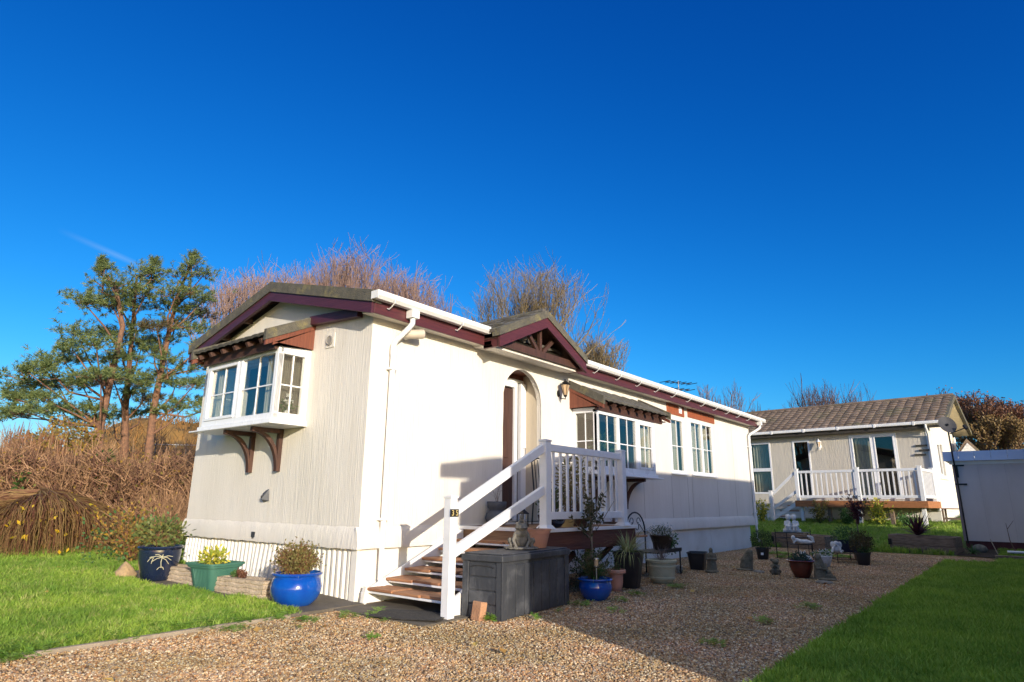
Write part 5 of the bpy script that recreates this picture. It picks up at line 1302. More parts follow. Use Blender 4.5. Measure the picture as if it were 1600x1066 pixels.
blades('striped_grass', (c[0], c[1], c[2]+.38), 210, .46, .006, 35, LEAFS, t, droop=1.2, rise=.8)
c = (3.98, -1.56, .012); t = thing('plant_pot', c, 'cream ribbed barrel pot with bare twigs right of the striped grass', 'plant pot')
prof = [(.13, 0), (.14, .01), (.16, .05), (.175, .052), (.178, .075), (.168, .08), (.182, .16), (.186, .2), (.196, .202), (.198, .222), (.190, .226), (.192, .262), (.205, .266), (.207, .295), (.2, .30)]
pot_mesh(c, prof, n=44).build('pot', CREAMST, t, smooth=True)
soil((c[0], c[1], c[2]+.27), .18, 0, t); twigs('twigs', (c[0], c[1], c[2]+.26), 34, .24, .9, 36, leaf_mat('pale_dry', (.30, .24, .2), (.18, .12, .12), .8, 0), t, rad=.0025, sub=3)
# arched iron back plant stand
c = Vector((4.75, -1.00, .0)); t = thing('plant_stand', c, 'black iron plant stand with an arched scrolled back behind the cream barrel pot', 'plant stand')
m = MB(); x0, x1, y0, y1 = 4.28, 5.16, -.86, -1.25
yb = -.80
m.tube([(4.38, yb, 0), (4.38, yb, .62)]+[(4.70-.32*math.cos(k*math.pi/12), yb, .62+.30*math.sin(k*math.pi/12)) for k in range(13)]+[(5.02, yb, .62), (5.02, yb, 0)], .012, 7)
m.build('arched_back', IRON, t, smooth='all')
def scroll(m, cx_, cz_, s_, turn, y):
    m.tube([(cx_+s_*(.075-.006*k)*math.cos(k*.55+turn), y, cz_+(.075-.006*k)*math.sin(k*.55+turn)) for k in range(11)], .006, 5)
m = MB(); scroll(m, 4.60, .78, -1, 0, yb); scroll(m, 4.80, .78, 1, 0, yb); scroll(m, 4.65, .70, 1, 2, yb); scroll(m, 4.75, .70, -1, 2, yb)
m.tube([(4.39, yb, .60), (4.56, yb, .74)], .006, 5); m.tube([(5.01, yb, .60), (4.84, yb, .74)], .006, 5); m.build('scrollwork', IRON, t)
m = MB()
for x in (4.55, 5.18): m.tube([(x, -1.30, 0), (x, -1.30, .36)], .012, 6)
m.build('front_legs', IRON, t)
m = MB(); m.box(4.40, 5.20, -1.32, -.82, .345, .36); m.box(4.40, 5.20, -1.325, -1.305, .361, .40); m.build('shelf', IRON, t)
MB().box(4.0, 4.75, -.98, -.66, .56, .585).build('upper_shelf', TREAD, t, bevel=.004)
c = (4.98, -1.10, .365); t = thing('plant_pot', c, 'bronze oval planter with white heather and trailing green leaves on the iron stand', 'plant pot')
pot_mesh(c, [(.14, 0), (.15, .02), (.16, .10), (.20, .20), (.205, .215), (.2, .225)], n=44, sx=1.15, sy=.8).build('pot', pm('bronze_pot', (.06, .035, .02), (.03, .02, .014), rough=.5, metal=.3), t, smooth=True)
shrub('heather', (c[0]-.02, c[1], c[2]+.27), .20, .13, 41, HEATHW, 1000, .028, .017, t); shrub('heather_leaves', (c[0]-.02, c[1], c[2]+.25), .18, .12, 46, LEAFD, 700, .03, .014, t)
shrub('trailing_leaves', (c[0]+.22, c[1]-.05, c[2]+.12), .11, .20, 42, LEAFM, 380, .035, .028, t, up=-.4)
c = (3.95, -.82, .588); t = thing('plant_pot', c, 'ribbed brown pot with bare twigs on the small shelf beside the deck', 'plant pot')
pot_mesh(c, [(.085, 0), (.10, .06), (.11, .062), (.118, .13), (.128, .132), (.135, .19), (.14, .2)], n=32).build('pot', pm('brown_pot', (.14, .09, .06), (.08, .055, .04)), t, smooth=True)
twigs('twigs', (c[0]+.03, c[1], c[2]+.17), 18, .2, .8, 43, TWIG_B, t, rad=.003, sub=3)
c = (4.35, -.85, .588); t = thing('mug', c, 'small pale blue grey mug on the shelf of the iron stand', 'mug')
MB().lathe(c, [(.04, 0), (.042, .10), (.037, .10), (.036, .02)], n=20).build('cup', pm('pale_blue', (.35, .42, .5)), t, smooth=True)
m = MB().tube([(c[0]+.042+.02*math.sin(k*math.pi/6), c[1], c[2]+.03+.05*k/6) for k in range(7)], .005, 5); m.build('handle', pm('pale_blue_b', (.35, .42, .5)), t)
c = (5.30, -1.22, .012); t = thing('plant_pot', c, 'tiny white pot with moss beside the leg of the iron stand', 'plant pot')
pot_mesh(c, [(.045, 0), (.055, .10), (.058, .11)], n=20).build('pot', pm('offwhite', (.5, .52, .5)), t, smooth=True); shrub('moss', (c[0]-.02, c[1]-.04, c[2]+.04), .07, .05, 44, LEAFO, 160, .02, .014, t)
# black empty tub
c = (6.08, -1.20, .012); t = thing('tub', c, 'empty black rectangular plastic tub against the shaded skirt', 'tub')
pot_mesh(c, [(.15, 0), (.155, .01), (.20, .25), (.215, .255), (.215, .27)], n=44, sq=10, rot=R_(15), sx=1.05, sy=.7).build('tub_body', BLACKPL, t, smooth=True)

# row of weathered statues on the gravel (each its own figure)
def fbasis(c, aim=None):
    c = Vector(c); f_ = (Vector(aim)-c if aim else Vector((CX-c.x, CY-c.y, 0))); f_.z = 0; f_.normalize(); s_ = Vector((-f_.y, f_.x, 0))
    return lambda a, b, z: c+f_*a+s_*b+Vector((0, 0, z)), Matrix.Rotation(math.atan2(f_.y, f_.x), 3, 'Z')
# 1 slim robed figure
c = (5.72, -1.58, .010); P, Rt = fbasis(c); t = thing('robed_statue', c, 'slim weathered stone figure in a long robe, leftmost statue on the gravel', 'statue')
m = MB(); m.lathe(c, [(.095, 0), (.095, .03), (.08, .04), (.075, .12), (.06, .20), (.065, .26), (.05, .29), (.02, .31)], n=16); m.ell(P(0, 0, .335), .034, .032, .042)
for s_ in (-1, 1): limb(m, [P(.0, s_*.06, .27), P(.03, s_*.07, .20), P(.065, s_*.015, .21)], [.02, .018, .014])
m.ell(P(-.02, 0, .02), .12, .11, .022); blob(m, 'figure', STONE, t, .006, 3)
# 2 hooded leaning figure
c = (6.55, -1.86, .010); P, Rt = fbasis(c); t = thing('hooded_statue', c, 'stooping hooded stone statue, second from the left on the gravel', 'statue')
m = MB(); limb(m, [P(0, -.02, .05), P(0, .0, .15), P(.02, .035, .24)], [.105, .095, .07], 14); m.ell(P(.03, .045, .275), .058, .055, .055); limb(m, [P(.03, -.07, .04), P(.05, -.04, .16)], [.03, .04])
limb(m, [P(.03, .05, .03), P(.05, .05, .14), P(.06, .04, .22)], [.035, .035, .03]); m.ell(P(0, -.05, .012), .14, .15, .02); blob(m, 'figure', STONE, t, .006, 3)
# 3 squat crouching figure
c = (6.15, -2.42, .010); P, Rt = fbasis(c); t = thing('crouching_statue', c, 'small crouching stone creature between the hooded statue and the red pot', 'statue')
m = MB(); m.ell(P(0, 0, .055), .06, .07, .06); m.ell(P(.0, 0, .12), .048, .052, .05); m.ell(P(.01, .01, .185), .042, .05, .038)
for s_ in (-1, 1): m.ell(P(.0, s_*.045, .215), .02, .02, .024); limb(m, [P(.02, s_*.05, .13), P(.055, s_*.04, .10), P(.06, 0, .14)], [.02, .018, .016]); limb(m, [P(.0, s_*.06, .05), P(.06, s_*.04, .07), P(.06, s_*.045, .02)], [.03, .024, .02])
blob(m, 'figure', STONE, t, .005, 3)
# 4 tall draped figure with small companion
c = (5.95, -3.14, .010); P, Rt = fbasis(c); t = thing('draped_statue', c, 'tall draped stone statue with a small companion right of the red pot', 'statue')
m = MB(); m.lathe(P(0, -.03, 0), [(.09, 0), (.085, .08), (.07, .18), (.06, .25), (.045, .29), (.02, .31)], n=16); m.ell(P(.01, -.04, .305), .05, .048, .06)
limb(m, [P(.03, -.08, .22), P(.06, -.06, .15), P(.075, -.02, .16)], [.024, .02, .016]); limb(m, [P(.0, .05, .21), P(.04, .06, .14), P(.07, .02, .15)], [.022, .02, .015])
m.ell(P(.02, .09, .05), .055, .055, .055); m.ell(P(.03, .085, .11), .035, .035, .035); m.ell(P(-.04, .13, .03), .05, .05, .035); m.ell(P(0, .02, .012), .13, .17, .02); blob(m, 'figure', STONE, t, .006, 3)
# flat stepping stones
for x, y, rr_ in ((6.35, -2.1, .12), (5.55, -3.25, .16)):
    t = thing('flat_stone', (x, y, .01), 'flat grey stone lying in the gravel '+('in front of the hooded statue' if x > 6 else 'before the draped statue'), 'stone')
    MB().lathe((x, y, .008), [(rr_, 0), (rr_*1.02, .01), (rr_*.9, .022), (rr_*.3, .026)], n=11, sx=1, sy=.7, rot=.4).build('slab', FROGST, t, smooth=True)
c = (6.02, -2.84, .010); t = thing('plant_pot', c, 'red brown glazed pot with a dome of dark leaves among the statues', 'plant pot')
pot_mesh(c, [(.095, 0), (.105, .008), (.14, .08), (.165, .16), (.162, .215), (.178, .222), (.205, .232), (.207, .245), (.195, .25)], n=44).build('pot', REDGL, t, smooth=True)
soil((c[0], c[1], c[2]+.22), .165, 0, t); shrub('foliage', (c[0], c[1], c[2]+.25), .135, .12, 51, leaf_mat('blue_green_leaves', (.025, .06, .045), (.07, .12, .09)), 800, .035, .018, t)

# wire stand with shelves and white figures
c = Vector((9.6, -1.9, 0)); U_ = Vector((.62, -.78, 0)).normalized(); Vv = Vector((U_.y*-1, U_.x, 0))
W0 = Vector((9.55, -1.85, 0))
def wp(u, v, z): return W0+U_*u+Vv*v+Vector((0, 0, z+.01))
t = thing('wire_plant_stand', W0, 'stepped black wire plant stand carrying white figures on the gravel', 'plant stand')
m = MB()
for u in (-.36, .36):
    m.tube([wp(u, .12, 0), wp(u, .12, .57)], .009, 5)
for u in (-.30, .30): m.tube([wp(u*.7-.03, -.14, 0), wp(u*.7-.03, -.14, .50)], .008, 5)
for z in (.50, .40): m.tube([wp(-.36, .12, z), wp(.36, .12, z)], .008, 5); m.tube([wp(-.36, .12, z), wp(-.24, -.14, z)], .007, 5); m.tube([wp(.36, .12, z), wp(.18, -.14, z)], .007, 5)
m.build('wire_frame', IRON, t)
MB().add([wp(-.36, .12, .50), wp(.36, .12, .50), wp(.18, -.14, .50), wp(-.24, -.14, .50), wp(-.36, .12, .512), wp(.36, .12, .512), wp(.18, -.14, .512), wp(-.24, -.14, .512)], [(0, 1, 2, 3), (4, 7, 6, 5), (0, 4, 5, 1), (1, 5, 6, 2), (2, 6, 7, 3), (3, 7, 4, 0)]).build('top_shelf', IRON, t)
m = MB()
for u in (-.12, .16): m.tube([wp(u, -.35, 0), wp(u, -.35, .29)], .009, 5)
m.tube([wp(-.12, -.35, .29), wp(.16, -.35, .29)], .009, 5); m.tube([wp(-.12, -.35, .29), wp(-.12, .1, .29)], .009, 5); m.tube([wp(.16, -.35, .29), wp(.16, .1, .29)], .009, 5)
m.box(W0.x-.5, W0.x-.49, W0.y, W0.y+.001, .0, .001); m.build('lower_frame', IRON, t)
Nf = lambda cc: fbasis(cc)
cc = wp(-.06, -.0, .514)
P, Rt = fbasis(cc); t = thing('couple_statue', cc, 'white plaster pair of children seated close together on top of the wire stand', 'statue')
m = MB()
m.cbox(P(0, 0, .03), .20, .34, .06, Rt)
for s_ in (-1, 1):
    m.ell(P(0, s_*.06, .15), .055, .06, .09); m.ell(P(.0, s_*.052, .285), .05, .052, .055); m.ell(P(-.015, s_*.055, .30), .053, .057, .05)
    limb(m, [P(.02, s_*.11, .20), P(.05, s_*.125, .14), P(.09, s_*.08, .13)], [.024, .021, .016])
    limb(m, [P(.03, s_*.03, .20), P(.07, s_*.035, .155), P(.095, s_*.06, .13)], [.02, .018, .014])
    for j in (-.028, .028): limb(m, [P(.02, s_*.06+j, .11), P(.105, s_*.065+j, .11), P(.115, s_*.065+j, .04)], [.032, .028, .02])
m.ell(P(-.02, 0, .08), .09, .15, .05); blob(m, 'figures', WHITEST, t, .006, 2)
cc = wp(-.02, -.33, .305); P, Rt = fbasis(cc); t = thing('reclining_statue', cc, 'white plaster child lying on its front with raised feet on the wire stand', 'statue')
m = MB(); limb(m, [P(0, -.10, .07), P(0, -.02, .045), P(0, .08, .045), P(0, .14, .04)], [.04, .038, .042, .03], 12); m.ell(P(.02, -.16, .115), .042, .042, .045)
limb(m, [P(.02, -.11, .07), P(.05, -.15, .02), P(.04, -.17, .08)], [.02, .016, .014]); limb(m, [P(-.02, -.11, .07), P(-.02, -.16, .02)], [.02, .016])
for j in (-.022, .022): limb(m, [P(j, .13, .035), P(j, .20, .045), P(j, .17+j, .13), P(j, .13+j, .15)], [.028, .024, .018, .016])
blob(m, 'figure', WHITEST, t, .005, 2)
cc = Vector((8.35, -2.30, .012)); P, Rt = fbasis(cc); t = thing('cat_statue', cc, 'white plaster curled animal figure on the gravel behind the red pot', 'statue')
m = MB(); m.ell(P(0, 0, .09), .09, .12, .09); m.ell(P(.07, -.03, .17), .055, .055, .05)
for s_ in (-1, 1): m.ell(P(.07, -.03+s_*.035, .22), .012, .014, .03); limb(m, [P(.05, s_*.06, .10), P(.10, s_*.05, .03)], [.03, .022])
limb(m, [P(-.03, .10, .03), P(.05, .13, .03), P(.10, .07, .03)], [.025, .022, .018]); blob(m, 'figure', WHITEST, t, .006, 2)
c = (8.12, -2.66, .012); t = thing('plant_pot', c, 'white shell shaped pot of small flowers behind the draped statue', 'plant pot')
pot_mesh(c, [(.09, 0), (.12, .03), (.15, .12), (.17, .18), (.165, .19)], n=36, sx=1.15, sy=.9).build('pot', WHITEST, t, smooth=True)
shrub('foliage', (c[0], c[1], c[2]+.21), .18, .06, 52, LEAFM, 300, .035, .02, t); shrub('flowers', (c[0], c[1], c[2]+.24), .17, .05, 53, WHITEST, 110, .03, .026, t)
# white thinking cherub on a low stand, blue planter
S0 = Vector((9.35, -2.75, .012)); t = thing('folding_stand', S0, 'low black wire stand holding the blue black planter', 'plant stand')
m = MB(); e1 = Vector((.62, -.78, 0)).normalized(); e2 = Vector((.78, .62, 0))
def sp_(a, b, z): return S0+e1*a+e2*b+Vector((0, 0, z))
for a_ in (-.20, .22):
    for b_ in (-.14, .2): m.tube([sp_(a_, b_, 0), sp_(a_, b_, .17)], .008, 5)
for z in (.06, .17): m.tube([sp_(-.20, -.14, z), sp_(.22, -.14, z), sp_(.22, .2, z), sp_(-.20, .2, z), sp_(-.20, -.14, z)], .007, 5)
m.build('wire_frame', IRON, t)
cc = sp_(.10, .05, .18); t = thing('planter_box', cc, 'blue black rectangular planter with a bushy green shrub on a low wire stand', 'planter')
pot_mesh(tuple(cc), [(.19, 0), (.20, .01), (.165, .20), (.18, .205), (.18, .225)], n=44, sq=10, rot=math.atan2(e1.y, e1.x), sx=1.15, sy=.62).build('pot', pm('blue_black_plastic', (.012, .018, .05), rough=.4), t, smooth=True)
shrub('foliage', (cc.x-.02, cc.y, cc.z+.30), .27, .17, 54, LEAFM, 900, .045, .02, t)
cc = sp_(-.18, -.10, .182); P, Rt = fbasis(cc); t = thing('cherub_statue', cc, 'white plaster cherub resting its chin on its hands beside the blue black planter', 'statue')
m = MB(); m.ell(P(0, 0, .06), .06, .08, .06); m.ell(P(.02, 0, .16), .048, .05, .052)
for s_ in (-1, 1): limb(m, [P(.01, s_*.06, .08), P(.07, s_*.075, .015), P(.055, s_*.03, .12)], [.024, .02, .016]); m.ell(P(-.05, s_*.06, .14), .015, .045, .06)
limb(m, [P(-.03, .03, .03), P(-.03, .10, .03)], [.03, .02]); blob(m, 'figure', WHITEST, t, .005, 2)
# topiaries
def topiary(c, label, seed, potm, rb, zb, h_=.22, r_=.125, leaf=LEAFD):
    t = thing('potted_box_ball', c, label, 'topiary', 'clipped ball shrubs in black pots')
    pot_mesh(c, [(r_*.75, 0), (r_*.78, .005), (r_, h_-.02), (r_*1.08, h_-.018), (r_*1.08, h_)], n=32).build('pot', potm, t, smooth=True)
    shrub('foliage', (c[0], c[1], c[2]+zb), rb, rb*.95, seed, leaf, 1700, .030, .018, t, dens_edge=.35)
    MB().tube([(c[0], c[1], c[2]+h_*.6), (c[0], c[1], c[2]+zb)], .014, 6).build('stem', BARKG, t); return t
t = topiary((8.88, -1.38, .012), 'clipped dark ball shrub in a black pot with a white tag, near the house corner', 61, BLACKPL, .20, .37)
P, Rt = fbasis((8.88, -1.38, .012)); MB().cbox(P(.125, -.01, .11), .004, .05, .045, Rt).build('price_tag', UPVC, t)
t = topiary((8.98, -3.14, .012), 'clipped brownish ball shrub in a black pot with green sprigs at its foot, rightmost pot', 62, BLACKPL, .21, .39, leaf=leaf_mat('bronze_box_leaves', (.05, .045, .018), (.10, .085, .03)))
shrub('sprigs', (8.93, -3.17, .27), .10, .05, 63, LEAFM, 120, .05, .022, t)
c = (10.0, -2.93, .012); t = thing('plant_pot', c, 'brown pot with a thin purple leaved sapling behind the brownish ball shrub', 'plant pot')
pot_mesh(c, [(.12, 0), (.17, .38), (.195, .385), (.2, .44), (.19, .45)], n=36).build('pot', pm('brown_glaze', (.09, .045, .03), rough=.5), t, smooth=True)
MB().tube([(c[0], c[1], .3), (c[0]+.01, c[1]+.02, .75), (c[0], c[1], 1.3)], [.014, .011, .005], 6).build('stem', BARKG, t)
twigs('twigs', (c[0], c[1], .70), 26, .55, .38, 64, LEAFP, t, rad=.004, sub=4, leafm=LEAFP, ls=.05)

# timber raised beds
def bed(P0, P1, dep, h_, label, n=2):
    P0 = Vector(P0); P1 = Vector(P1); u = (P1-P0); ln_ = u.length; u.normalize(); v = Vector((-u.y, u.x, 0)); 
    if v.x < 0: v = -v
    t = thing('raised_bed', P0, label, 'raised bed', 'timber raised beds'); zb = min(P0.z, P1.z)-.04
    m = MB()
    def bb(a0, a1, b0, b1, z0, z1):
        m.add([Vector((P0.x, P0.y, 0))+u*a+v*b+Vector((0, 0, z)) for z in (z0, z1) for a, b in ((a0, b0), (a1, b0), (a1, b1), (a0, b1))], [(0, 3, 2, 1), (4, 5, 6, 7), (0, 1, 5, 4), (1, 2, 6, 5), (2, 3, 7, 6), (3, 0, 4, 7)])
    for k in range(n):
        z0 = zb+h_*k/n; z1 = z0+h_/n-.006; j = .012*(k % 2)
        bb(-j, ln_-j, 0, .07, z0, z1); bb(0, ln_, dep-.07, dep, z0, z1); bb(0, .07, .071, dep-.071, z0, z1); bb(ln_-.07, ln_, .071, dep-.071, z0, z1)
    m.build('sleepers', OLDWOOD, t, bevel=.008)
    m = MB(); bb(.07, ln_-.07, .07, dep-.07, zb, zb+h_-.05); m.build('soil', SOIL, t)
    m = MB()
    bb(-.02, .05, -.012, .0, zb+h_*.45, zb+h_*.75); m.build('bracket', IRON, t)
    return t
bed((12.80, -.40, .05), (12.36, -1.74, .01), .55, .42, 'weathered timber raised bed near the end of the cream home')
bed((13.02, -2.98, .06), (12.80, -4.26, .04), .6, .43, 'weathered timber raised bed holding the purple spiky plant')
c = Vector((13.2, -3.55, .42)); t = thing('spiky_plant', c, 'purple spiky cordyline growing in the right timber bed', 'plant')
blades('leaves', c, 70, .62, .020, 71, LEAFP, t, droop=.25, rise=1.25)
MB().tube([c-Vector((0, 0, .12)), c+Vector((0, 0, .08))], .03, 8).build('stem', BARKG, t)

# ================================================================== THE FAR HOME WITH ITS DECK
u_ = Vector((.09, 1, 0)).normalized(); v_ = Vector((u_.y, -u_.x, 0)); K_ = Vector((19.9, -3.5, 0))
def kp(u, v, z): return K_+u_*u+v_*v+Vector((0, 0, z))
class KB(MB):
    def kbox(s, a0, a1, b0, b1, z0, z1):
        return s.add([kp(a, b, z) for z in (z0, z1) for a, b in ((a0, b0), (a1, b0), (a1, b1), (a0, b1))], [(0, 3, 2, 1), (4, 5, 6, 7), (0, 1, 5, 4), (1, 2, 6, 5), (2, 3, 7, 6), (3, 0, 4, 7)])
fh = thing('park_home', K_, 'beige far park home with brown tiled roof, glazed double doors and raised deck', 'mobile home')
LN, WD, ZE, ZR, ZG = 11.5, 3.9, 3.62, 4.72, .92
KB().panel([(0, ZG), (LN, ZG), (LN, ZE), (0, ZE)], [rect(.97, 2.42, 1.28, 3.44), rect(3.76, 4.37, 1.30, 3.36), rect(5.18, 5.98, 1.46, 3.36)], lambda a, b, t: tuple(kp(a, t, b)), .09).build('front_wall', WALL_N, fh)
KB().panel([(.091, ZG), (WD-.091, ZG), (WD-.091, ZE), (WD/2, ZR-.12), (.091, ZE)], [rect(.62, 1.75, 2.0, 3.15)], lambda a, b, t: tuple(kp(t, a, b)), .09).build('end_wall', WALL, fh)
KB().kbox(LN-.09, LN, .091, WD-.091, ZG, ZE).build('far_end_wall', WALL_N, fh); KB().kbox(0, LN, WD-.09, WD, ZG, ZE).build('back_wall', WALL_N, fh)
KB().kbox(.03, LN-.03, .04, WD-.04, .3, ZG-.005).build('skirt_panel', SKIRT, fh)
KB().kbox(.1, LN-.1, .1, WD-.1, ZG, 1.1).build('interior_floor', ROOMW, fh)
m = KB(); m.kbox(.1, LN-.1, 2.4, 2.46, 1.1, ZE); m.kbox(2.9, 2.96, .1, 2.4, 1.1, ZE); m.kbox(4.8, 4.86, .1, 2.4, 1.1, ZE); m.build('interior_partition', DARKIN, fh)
KB().kbox(-.006, .11, -.012, .0, ZG, ZE).build('corner_trim', UPVC, fh); 
sl2 = math.hypot(WD/2+.3, ZR-ZE+.03)
Vf = v_*(WD/2+.3)+Vector((0, 0, 1.08)); Vb = -v_*(WD/2+.3)+Vector((0, 0, 1.08))
tile_slope('roof_slope', kp(-.50, -.30, 3.70), u_, Vf, LN+1.0, Vf.length, .27, .25, ROOFN, fh, amp=.026, step=.030)
tile_slope('roof_slope', kp(-.50, WD+.30, 3.70), u_, Vb, LN+1.0, Vb.length, .27, .25, ROOFN, fh, amp=.026, step=.030)
m = MB().tube([kp(-.52, WD/2, 4.80), kp(LN+.5, WD/2, 4.80)], .07, 8); m.build('ridge_cap', ROOFN, fh, smooth=True)
for s0, s1, nm in ((-.32, WD/2, 'verge_cap'), (WD+.32, WD/2, 'verge_cap')):
    z0, z1 = 3.67, 4.77
    KB().add([kp(a, b, z) for a in (-.56, -.46) for b, z in ((s0, z0-.10), (s1, z1-.10), (s1, z1+.05), (s0, z0+.05))], [(0, 1, 2, 3), (7, 6, 5, 4), (0, 4, 5, 1), (1, 5, 6, 2), (2, 6, 7, 3), (3, 7, 4, 0)]).build(nm, VERGE, fh)
    KB().add([kp(a, b, z) for a in (-.45, -.002) for b, z in ((s0, z0-.09), (s1, z1-.12), (s1, z1-.08), (s0, z0-.05))], [(0, 1, 2, 3), (7, 6, 5, 4), (0, 4, 5, 1), (1, 5, 6, 2), (2, 6, 7, 3), (3, 7, 4, 0)]).build('soffit', pm('cream_soffit', (.72, .62, .44)), fh)
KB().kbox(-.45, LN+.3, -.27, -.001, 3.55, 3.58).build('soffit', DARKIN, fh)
g_ = KB().kbox(-.50, LN+.45, -.40, -.30, 3.62, 3.72).build('gutter', GUTTER, fh, bevel=.02)
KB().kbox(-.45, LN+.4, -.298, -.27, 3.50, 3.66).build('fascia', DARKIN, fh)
for k in range(10): KB().kbox(.3+1.15*k, .36+1.15*k, -.412, -.395, 3.60, 3.725).build('gutter_clip', GUTTER, g_)
m = MB(); m.tube([kp(.02, -.35, 3.62), kp(.02, -.35, 3.52), kp(.03, -.06, 3.28), kp(.03, -.06, .95)], .035, 10); m.build('downpipe', GUTTER, fh, smooth=True)
m = MB(); m.tube([kp(-.07, WD-.2, 3.5), kp(-.07, WD-.2, .95)], .035, 10); m.build('downpipe', GUTTER, fh, smooth=True)
# double doors
Nn = -v_
window(fh, kp(2.42, -.012, 1.28), -u_, 1.45, 2.16, (1, 1), sash=(1, 1), frame=.07, bars=False, name='double_door')
m = MB()
for a in (1.64, 1.76): m.tube([kp(a, -.03, 2.28), kp(a, -.08, 2.28), kp(a+(.09 if a > 1.7 else -.09), -.08, 2.28)], .014, 6)
m.build('door_handle', STEEL, fh)
window(fh, kp(4.37, -.012, 1.30), -u_, .61, 2.06, (1,), sash=(0,), frame=.06, bars=False)
window(fh, kp(5.98, -.012, 1.46), -u_, .80, 1.12-.24, (1,), sash=(0,), frame=.06, bars=False)
window(fh, kp(5.98, -.012, 2.342), -u_, .80, 1.018, (1,), sash=(0,), frame=.06, bars=False)
window(fh, kp(-.012, .62, 2.0), v_, 1.13, 1.15, (1.1, 1), sash=(1, 0), frame=.06, bars=False)
KB().kbox(-.05, .0, .55, 1.85, 1.93, 1.99).build('window_sill', UPVC, fh)
for a0, a1 in ((1.80, 2.36), (5.24, 5.9)):
    m2 = MB(); n = 24; vs = []
    for i in range(n+1):
        a = a0+(a1-a0)*i/n; d = .16+.02*math.sin(i*1.5); vs += [kp(a, d, 1.32), kp(a, d, 3.4)]
    m2.add(vs, [(2*i, 2*i+1, 2*i+3, 2*i+2) for i in range(n)]); m2.build('net_curtain', CURT, fh, smooth='all', fix=False)
lantern(kp(3.38, 0, 3.16), -v_, 'white framed wall lantern on the far beige home beside its double doors', 'wall lantern', UPVC, 1.2)
t = thing('wall_ornament', kp(.25, 0, 2.8), 'three short dark slats fixed on the far home beside its corner', 'wall ornament')
for k, (a, z) in enumerate(((.28, 2.95), (.20, 2.80), (.34, 2.66), (.22, 3.08))): 
    if k == 3: continue
    KB().kbox(a-.16, a+.16, -.05, -.001, z, z+.05).build('slat', DARKIN, t)
# its deck
fd = thing('far_deck', kp(1.9, -.9, .5), 'orange brown raised deck with white railings in front of the far beige home', 'deck')
D0, D1, E0, E1, DZ2 = .02, 3.78, -1.78, -.02, 1.21
KB().kbox(D0, D1, E0+.03, E1, DZ2-.03, DZ2).build('floor_boards', NDECK, fd)
m = KB(); m.kbox(D0-.03, D1+.03, E0-.02, E0+.025, DZ2-.20, DZ2-.002); m.build('fascia_board', NDECK, fd, bevel=.004); KB().kbox(D0-.03, D0+.01, E0+.026, E1, DZ2-.20, DZ2-.002).build('fascia_board', NDECK, fd)
for a in (.15, 1.0, 1.9, 2.8, 3.65):
    KB().kbox(a-.05, a+.05, E0+.1, E0+.2, .2, DZ2-.03).build('leg', OLDWOOD if a in (1.0, 2.8) else WPAINT, fd)
def kpost(u, v, z0, z1, parent, w_=.055): 
    p = KB().kbox(u-w_, u+w_, v-w_, v+w_, z0, z1).build('post', WPAINT, parent, bevel=.005); KB().kbox(u-w_-.01, u+w_+.01, v-w_-.01, v+w_+.01, z1+.001, z1+.02).build('post_cap', WPAINT, p); return p
RV = E0+.04
for a in (.10, 1.82, 3.70): kpost(a, RV, DZ2+.002, 2.23, fd)
kpost(.10, -.14, DZ2+.002, 2.23, fd)
for a0, a1 in ((.156, 1.764), (1.876, 3.644)):
    KB().kbox(a0, a1, RV-.03, RV+.03, 2.10, 2.18).build('top_rail', WPAINT, fd, bevel=.005); KB().kbox(a0, a1, RV-.025, RV+.025, 1.30, 1.38).build('bottom_rail', WPAINT, fd, bevel=.005)
    for k in range(11): a = a0+(a1-a0)*(k+.6)/11.2; KB().kbox(a-.02, a+.02, RV-.012, RV+.012, 1.381, 2.099).build('baluster', WPAINT, fd)
KB().kbox(.07, .13, RV+.056, -.196, 2.10, 2.18).build('top_rail', WPAINT, fd); KB().kbox(.075, .125, RV+.056, -.196, 1.30, 1.38).build('bottom_rail', WPAINT, fd)
for k in range(9): b = RV+.06+(-.2-RV-.06)*(k+.6)/9.2; KB().kbox(.088, .112, b-.02, b+.02, 1.381, 2.099).build('baluster', WPAINT, fd)
fs_ = thing('far_steps', kp(4.3, -1.2, .5), 'white railed steps dropping from the left end of the far deck', 'steps')
kpost(4.62, RV, .45, 1.52, fs_)
for z0, z1 in ((1.42, 2.12), (.95, 1.50)): MB().beam(kp(4.56, RV, z0), kp(3.76, RV, z1), .05, .085).build('hand_rail', WPAINT, fs_)
for k in range(4): KB().kbox(3.84+.26*k, 4.10+.26*k, E0+.05, E0+1.1, 1.03-.18*k, 1.06-.18*k).build('tread', NDECK, fs_)
MB().beam(kp(4.8, RV+.03, .50), kp(3.8, RV+.03, 1.10), .04, .12).build('stringer', WPAINT, fs_)
# white picket skirting left of the steps
pk = thing('picket_fence', kp(5.4, -1.2, .5), 'low white picket fence between the cream home and the far deck steps', 'fence')
for k in range(14): a = 4.85+.12*k; KB().kbox(a, a+.06, -1.22, -1.20, .45, .92).build('picket', WPAINT, pk)
KB().kbox(4.85, 6.5, -1.199, -1.17, .82, .88).build('rail', WPAINT, pk); KB().kbox(4.85, 6.5, -1.199, -1.17, .52, .58).build('rail', WPAINT, pk)
